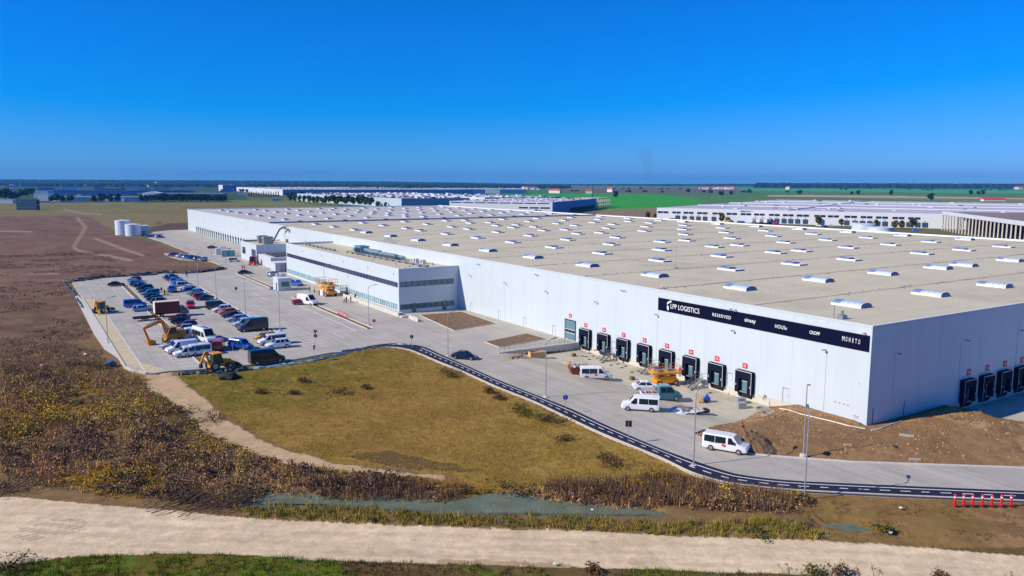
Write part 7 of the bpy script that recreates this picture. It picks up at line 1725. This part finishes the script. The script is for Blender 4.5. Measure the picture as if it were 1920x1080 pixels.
# scraps of litter
def scrap(px, py, s_, col, label, h=-0.1):
    q = G(px, py, h); o = MB().blob((0,0,0.05),s_,int(px),1,0.5,0.5).build('litter', col, None, False, (q[0],q[1],h)); tag(o, label, 'litter', 'scraps of litter')
for i, (px, py, s_) in enumerate(((1666,991,0.28),(1669,998,0.24),(1645,989,0.2),(1689,953,0.2),(217,893,0.14),(216,912,0.12),(1110,956,0.14),(1040,1057,0.15),(160,664,0.3),(78,685,0.25))): scrap(px, py, s_, PM['white'], ('white scrap at the puddle, right end','white scrap just below the right one at the puddle','white scrap left at the puddle','small white scrap on the bare verge','white scrap high in the golden brush','white scrap low in the golden brush','white scrap floating on the ditch','white scrap at the near edge of the dirt road','pale patch of rubble in the brush by the lot','pale patch of rubble farther left in the brush')[i])
scrap(937,978,0.15,PM['bright blue'],'blue scrap between ditch and dirt road'); scrap(702,976,0.25,DARK,'dark scrap on the upper edge of the dirt road')
# ------------------------------------------------------------------ clods on the bare earth
def clods(name, polys, n, box, cols, s0, s1, label, keep=None):
    x = rng.uniform(box[0], box[1], n); y = rng.uniform(box[2], box[3], n); px, py = PX(np.stack([x, y, np.zeros(n)], 1)); m = np.zeros(n, bool)
    for p in polys: m |= inpoly(px, py, p)
    m &= ~(inpoly(x, y, PAVED)|inpoly(x, y, YARD)|inpoly(x, y, BLD)); m &= fbm(x, y, 3, 81) > 0.42
    x, y, px, py = x[m], y[m], px[m], py[m]; n = len(x); z = ground_z(x, y, px, py); s = rng.uniform(s0, s1, n)**1.0*rng.uniform(0.4,1,n)
    oc = np.array([(1,0,0),(0,1,0),(-1,0,0),(0,-1,0)]); j = rng.uniform(0.6,1.4,(n,4)); a = rng.uniform(0,6.28,n); ring = np.stack([x[:,None]+s[:,None]*j*np.cos(a[:,None]+np.arange(4)*1.571), y[:,None]+s[:,None]*j*np.sin(a[:,None]+np.arange(4)*1.571), np.repeat(z[:,None]-0.04,4,1)], 2); top = np.stack([x+s*0.2, y, z+s*rng.uniform(0.5,1.0,n)], 1)
    V = np.stack([ring, np.roll(ring,-1,1), np.broadcast_to(top[:,None],(n,4,3))], 2).reshape(-1,3); C = np.repeat(pal(n, cols, [1]*len(cols))*rng.uniform(0.75,1.25,(n,1)), 4, 0)
    o = link(name, soup(name, V, 3, C, LEAF)); tag(o, label, name.replace('_',' '), None, 'stuff')
clods('earth_clods', [EARTH], 26000, (-24, 40, -40, 20), [(158,124,84),(130,100,66),(172,142,102),(112,84,56)], 0.05, 0.22, 'loose clods of earth covering the bank at the warehouse corner')
clods('verge_clods', [VERGE], 12000, (-50, 30, -62, 12), [(150,122,84),(124,98,66),(166,138,100)], 0.04, 0.14, 'small clods of earth on the bare verge by the bollards')
clods('road_stones', [DIRT], 9000, (-115, 60, -80, 40), [(150,136,112),(186,170,140),(122,106,86)], 0.02, 0.07, 'small stones and crumbs scattered over the dirt road')
# ------------------------------------------------------------------ trees
def tree_meshes(seed, h, r, cols, conical=False, n=440, leaf=0.72):
    rr = np.random.default_rng(seed); m = 16
    if conical: zs = rr.uniform(0.1,0.98,m*2); rad = r*(1.02-zs); a = rr.uniform(0,6.28,m*2); cx, cy, cz = rad*0.6*np.cos(a), rad*0.6*np.sin(a), zs*h; cr = 0.35*r*(1.15-zs); 
    else:
        a = rr.uniform(0,6.28,m); e = rr.uniform(0.2,1,m)**0.5; zz = rr.uniform(-1,1,m); f = np.sqrt(1-zz**2*0.9); cx, cy, cz = r*0.62*e*f*np.cos(a), r*0.62*e*f*np.sin(a), h*0.60+zz*h*0.30; cr = r*rr.uniform(0.3,0.5,m)
    k = n//len(cx); N = len(cx)*k; i = np.repeat(np.arange(len(cx)), k); d = rr.normal(size=(N,3)); d /= np.linalg.norm(d, axis=1, keepdims=True); q = rr.uniform(0.4,1,N)**0.5
    c = np.stack([cx[i],cy[i],cz[i]],1)+d*(q*cr[i])[:,None]*np.array([1,1,0.85]); u = rr.normal(size=(N,3)); u /= np.linalg.norm(u, axis=1, keepdims=True); v = np.cross(u, rr.normal(size=(N,3))); v /= np.linalg.norm(v, axis=1, keepdims=True)
    s = (leaf*rr.uniform(0.5,1.3,N))[:,None]; V = np.stack([c-u*s,c+v*s*0.7,c+u*s,c-v*s*0.7],1).reshape(-1,3); o = np.array([S(*x_) for x_ in cols]); base = o[rr.integers(0,len(cols),len(cx))][i]
    C = base*rr.uniform(0.6,1.4,(N,1)); cm = soup('crown', V, 4, C, LEAF)
    b = MB(); b.tube((0,0,-0.3),(0,0,h*0.55),0.16*h/8,0.09*h/8,n=7)
    for j in range(0 if conical else 6): b.tube((0,0,h*(0.3+0.04*j)),(cx[j]*0.8,cy[j]*0.8,cz[j]),0.06*h/8,0.02,n=5)
    return b.mesh('trunk', [mat('bark', (0.08,0.05,0.03))]), cm
GRN = [(58,88,36),(44,72,32),(74,100,44)]; DGR = [(30,58,40),(24,48,36),(40,66,40)]; AUT = [(120,104,36),(84,96,36),(110,84,40)]; SPR = [(22,54,48),(18,44,42)]
TM = {'green': [tree_meshes(s, 9.0, 3.4, GRN) for s in (1,2,3)], 'dark': [tree_meshes(s, 8.0, 4.0, DGR) for s in (4,5,6)], 'autumn': [tree_meshes(s, 6.5, 2.2, AUT) for s in (7,8)], 'spruce': [tree_meshes(s, 8.5, 1.9, SPR, True, 300, 0.5) for s in (9,10)]}
TN = {'green': 'round_tree', 'dark': 'dark_tree', 'autumn': 'young_tree', 'spruce': 'spruce_tree'}
def tree(kind, x, y, sc, label, group):
    t = thing(TN[kind], label, 'tree', (x,y,-0.25), random.uniform(0,6.28), group); t.scale = (sc*random.uniform(0.9,1.1),sc*random.uniform(0.9,1.1),sc)
    tr, cr = random.choice(TM[kind]); link('trunk', tr, t); link('crown', cr, t)
def tree_line(kind, pts, sc, fmt, group):
    for i, (px, py) in enumerate(pts): x, y = at(px, py, 0); tree(kind, x, y, sc*random.uniform(0.85,1.15), fmt % (ORD[i] if i < 20 else 'last'), group)
tree_line('green', [(604,384.6),(611,384.9),(620,385.2),(627,385.4),(634,385.6),(641,385.9),(649,386.1),(655,386.3),(662,386.6),(672,386.9),(678,387.1),(684,387.3),(690,387.5),(696,387.7)], 1.45, 'round green tree before the long brown roofed warehouse, %s from the left', 'trees before the brown roofed warehouse')
tree_line('dark', [(709,388),(723,388.5),(742,389),(758,389.2),(779,389.4)], 0.9, 'small dark tree at the right end of the tree row, %s from the left', 'small trees at the end of the tree row')
tree_line('green', [(545,378.5),(553,379.5),(562,380.5),(571,381.3),(580,382.2),(588,383),(596,383.8)], 1.4, 'green tree beside the field road left of the tree row, %s from the left', 'trees beside the field road')
tree_line('spruce', [(467+4.6*i, 369.5+0.05*i) for i in range(13)], 1.3, 'dark spruce in the row before the far white warehouse, %s from the left', 'spruces before the far white warehouse')
tree_line('dark', [(451,360.5),(456,361),(463,361.5),(540,371),(549,371.5),(558,371.8),(566,371.8)], 1.3, 'dark tree beside the far white warehouse wall, %s from the left', 'dark trees at the far white warehouse')
tree_line('dark', [(98,379),(107,379),(118,379.2),(133,379.2),(176,379),(192,379),(207,379),(222,379),(266,377.5),(276,378),(284,378),(291,378),(299,378)], 1.35, 'dark tree in front of the left industrial estate, %s from the left', 'trees in front of the left industrial estate')
tree_line('dark', [(306+i*6.4, 378.0+0.05*i) for i in range(19)], 1.35, 'dark tree in front of the teal grey shed, %s from the left', 'trees in front of the teal grey shed')
tree_line('dark', [(2,373),(9,374),(15,372),(24,376.5),(33,374),(42,370),(48,369),(54,366),(60,368)], 1.9, 'dense dark tree at the far left edge, %s from the left', 'dense trees at the far left edge')
tree_line('autumn', [(1214,412),(1228,412.5),(1353,416.5),(1534,421.5),(1577,424),(1642,427),(1678,428.5),(1690,429),(1711,429.5)], 1.0, 'young autumn tree before the right white warehouse, %s from the left', 'young trees before the right white warehouse')
tree_line('dark', [(930,399),(990,401),(1006,402),(1012,402)], 0.6, 'small dark tree before the grey roofed warehouse, %s from the left', 'small trees before the grey roofed warehouse')
tree_line('dark', [(1352,368),(1371,366),(1500,365.5),(1597,366),(1609,365.5),(1671,366.5),(1745,376.5),(1820,366),(1834,366.5),(1842,366),(1155,371),(1290,362),(1405,361)], 1.6, 'lone dark tree on the far fields to the right, %s in line', 'lone trees on the far fields')
# the far woods and hedgerows, too many to count
def woods(label, n, latr, depr, hr, rr_, cols, seed, lift=0.0, keep=None):
    r = np.random.default_rng(seed); lat = r.uniform(*latr, n); dep = r.uniform(*depr, n)
    if keep is not None: m = keep(lat, dep); lat, dep = lat[m], dep[m]; n = len(lat)
    if lift is None: h = np.interp(960+1470.08*lat/dep, [0,400,700,850,1000,1300,1420,1600,1920], [44,42,37,28,13,19,28,34,38])*r.uniform(0.84,1.0,n)*dep/8800+(1-dep/8800)*31; h = np.maximum(h, 5); lift = 0
    else: h = r.uniform(*hr, n)
    x = CAM[0]+lat*math.cos(YAW)+dep*math.sin(YAW); y = CAM[1]-lat*math.sin(YAW)+dep*math.cos(YAW); rad = r.uniform(*rr_, n)
    k = 7; a = np.arange(k)*2*np.pi/k; lev = ((0.0,0.9),(0.45,1.0),(0.8,0.7)); V = []
    for f, g_ in lev: jit = r.uniform(0.75,1.25,(n,k)); V.append(np.stack([x[:,None]+rad[:,None]*g_*jit*np.cos(a), y[:,None]+rad[:,None]*g_*jit*np.sin(a), np.broadcast_to((-0.5+(h+lift)[:,None]*f), (n,k))*r.uniform(0.94,1.06,(n,k))], 2))
    V.append(np.repeat(np.stack([x, y, h+lift-0.5], 1)[:,None,:], k, 1)); V = np.stack(V, 1)   # n,4,k,3
    F = []
    for j in range(3):
        p = V[:,j]; q = V[:,j+1]; F.append(np.stack([p, np.roll(p,-1,1), np.roll(q,-1,1), q], 2))
    F = np.concatenate(F, 1).reshape(-1, 4, 3); c = np.repeat(np.array([S(*c_) for c_ in cols])[r.integers(0,len(cols),n)]*r.uniform(0.7,1.3,(n,1)), 3*k, 0)
    o = link('forest', soup('forest', F.reshape(-1,3), 4, c, LEAF)); tag(o, label, 'forest', None, 'stuff')
FC = [(26,44,30),(20,36,26),(34,50,32),(38,46,30)]
woods('far woods along the whole horizon', 4200, (-7500, 9000), (7800, 9800), (10,20), (18,40), FC, 71, None)
woods('wooded belt below the horizon on the left', 2600, (-5200, 300), (3800, 7600), (8,16), (10,24), FC, 72, 2)
woods('dark wood on the right below the horizon', 1500, (1500, 6200), (5200, 6400), (14,22), (14,28), FC, 73, 14, lambda l, d: (l > 0.31*d) & (l < 0.70*d))
woods('hedges and scattered trees across the far plain', 700, (-3000, 5200), (2300, 5200), (4,9), (5,11), FC, 74, 0, lambda l, d: (np.sin(d/190)+0.4*np.sin(l/260) > 0.75))
# far village
VW = mat('village_wall', S(226,220,212), 0.8); VR = mat('village_roof', S(176,84,70), 0.8)
hb = MB(); hb.box(-7,7,-5,5,-0.5,6); hb = hb.mesh('wall', [VW]); hr2 = MB(); hr2.add([(-7.5,-5.5,6),(7.5,-5.5,6),(7.5,5.5,6),(-7.5,5.5,6),(-7.5,0,10),(7.5,0,10)], [(0,1,5,4),(2,3,4,5),(0,4,3),(1,2,5),(0,3,2,1)]); hr2 = hr2.mesh('roof', [VR])
for i, (px, py, s_) in enumerate([(1315+i*5.2+random.uniform(-1,1), 354.6+random.uniform(-0.5,0.5), 1.4) for i in range(12)]+[(982+i*4.4, 354+i*0.35, 1.2) for i in range(7)]+[(1036,362,1.3),(1046,362.3,1.3),(1105,363,1.3),(1146,360,1.6),(295,346,3.0),(279,351,1.5),(1478,354.8,1.6),(1905,354.8,2.0),(1912,355,2.0)]):
    x, y = at(px, py, 0); t = thing('village_house', 'tiny pale house with red roof in the far village on the plain', 'house', (x,y,0), random.uniform(0,3), 'houses of the far villages'); t.scale = (s_,)*3; link('wall', hb, t); link('roof', hr2, t)
x, y = at(1862,377,0); t = thing('red_roof_barn', 'long low barn with red roof on the far right fields', 'barn', (x,y,-0.2), -YAW); b = MB(); b.box(-20,20,-5,5,0,3.4); b.build('wall', VW, t); b = MB(); b.add([(-20.5,-5.6,3.4),(20.5,-5.6,3.4),(20.5,5.6,3.4),(-20.5,5.6,3.4),(-20.5,0,6.2),(20.5,0,6.2)], [(0,1,5,4),(2,3,4,5),(0,4,3),(1,2,5),(0,3,2,1)]); b.build('roof', mat('barn_roof', S(196,60,60), 0.8), t)
# ------------------------------------------------------------------ smoke and haze
def volume(name, col, dens, aniso=0.0, absorb=None):
    m = bpy.data.materials.new(name); m.use_nodes = True; n_ = m.node_tree; n_.nodes.clear(); v = n_.nodes.new('ShaderNodeVolumePrincipled'); o_ = n_.nodes.new('ShaderNodeOutputMaterial')
    v.inputs['Color'].default_value = (*col,1); v.inputs['Density'].default_value = dens; v.inputs['Anisotropy'].default_value = aniso; n_.links.new(v.outputs[0], o_.inputs['Volume']); return m
d_ = 3300.0; q0 = CAM+ray(1209,344)*d_/1.0; b = MB(); rings = []
for i in range(12):
    t_ = i/11; zc = -2+t_*175; rr0 = 13+22*t_; cx = q0[0]+18*math.sin(t_*5)+t_*t_*20; cy = q0[1]-10*math.sin(t_*4); rings.append([(cx+rr0*math.cos(a*0.6283)*(1+0.2*math.sin(a*3+i)), cy+rr0*math.sin(a*0.6283)*(1+0.2*math.cos(a*2+i)), zc) for a in range(10)])
b.loft(rings); o = b.build('smoke', volume('smoke_volume', (0.25,0.28,0.34), 0.0024), None, True); tag(o, 'faint grey smoke column rising from the far plain', 'smoke', None, 'stuff')
HZ = MB().box(-16500,16500,-16500,16500,-4,215).build('haze', volume('haze_volume', (0.10,0.48,1.0), 6.5e-5)); HZ['kind'] = 'stuff'
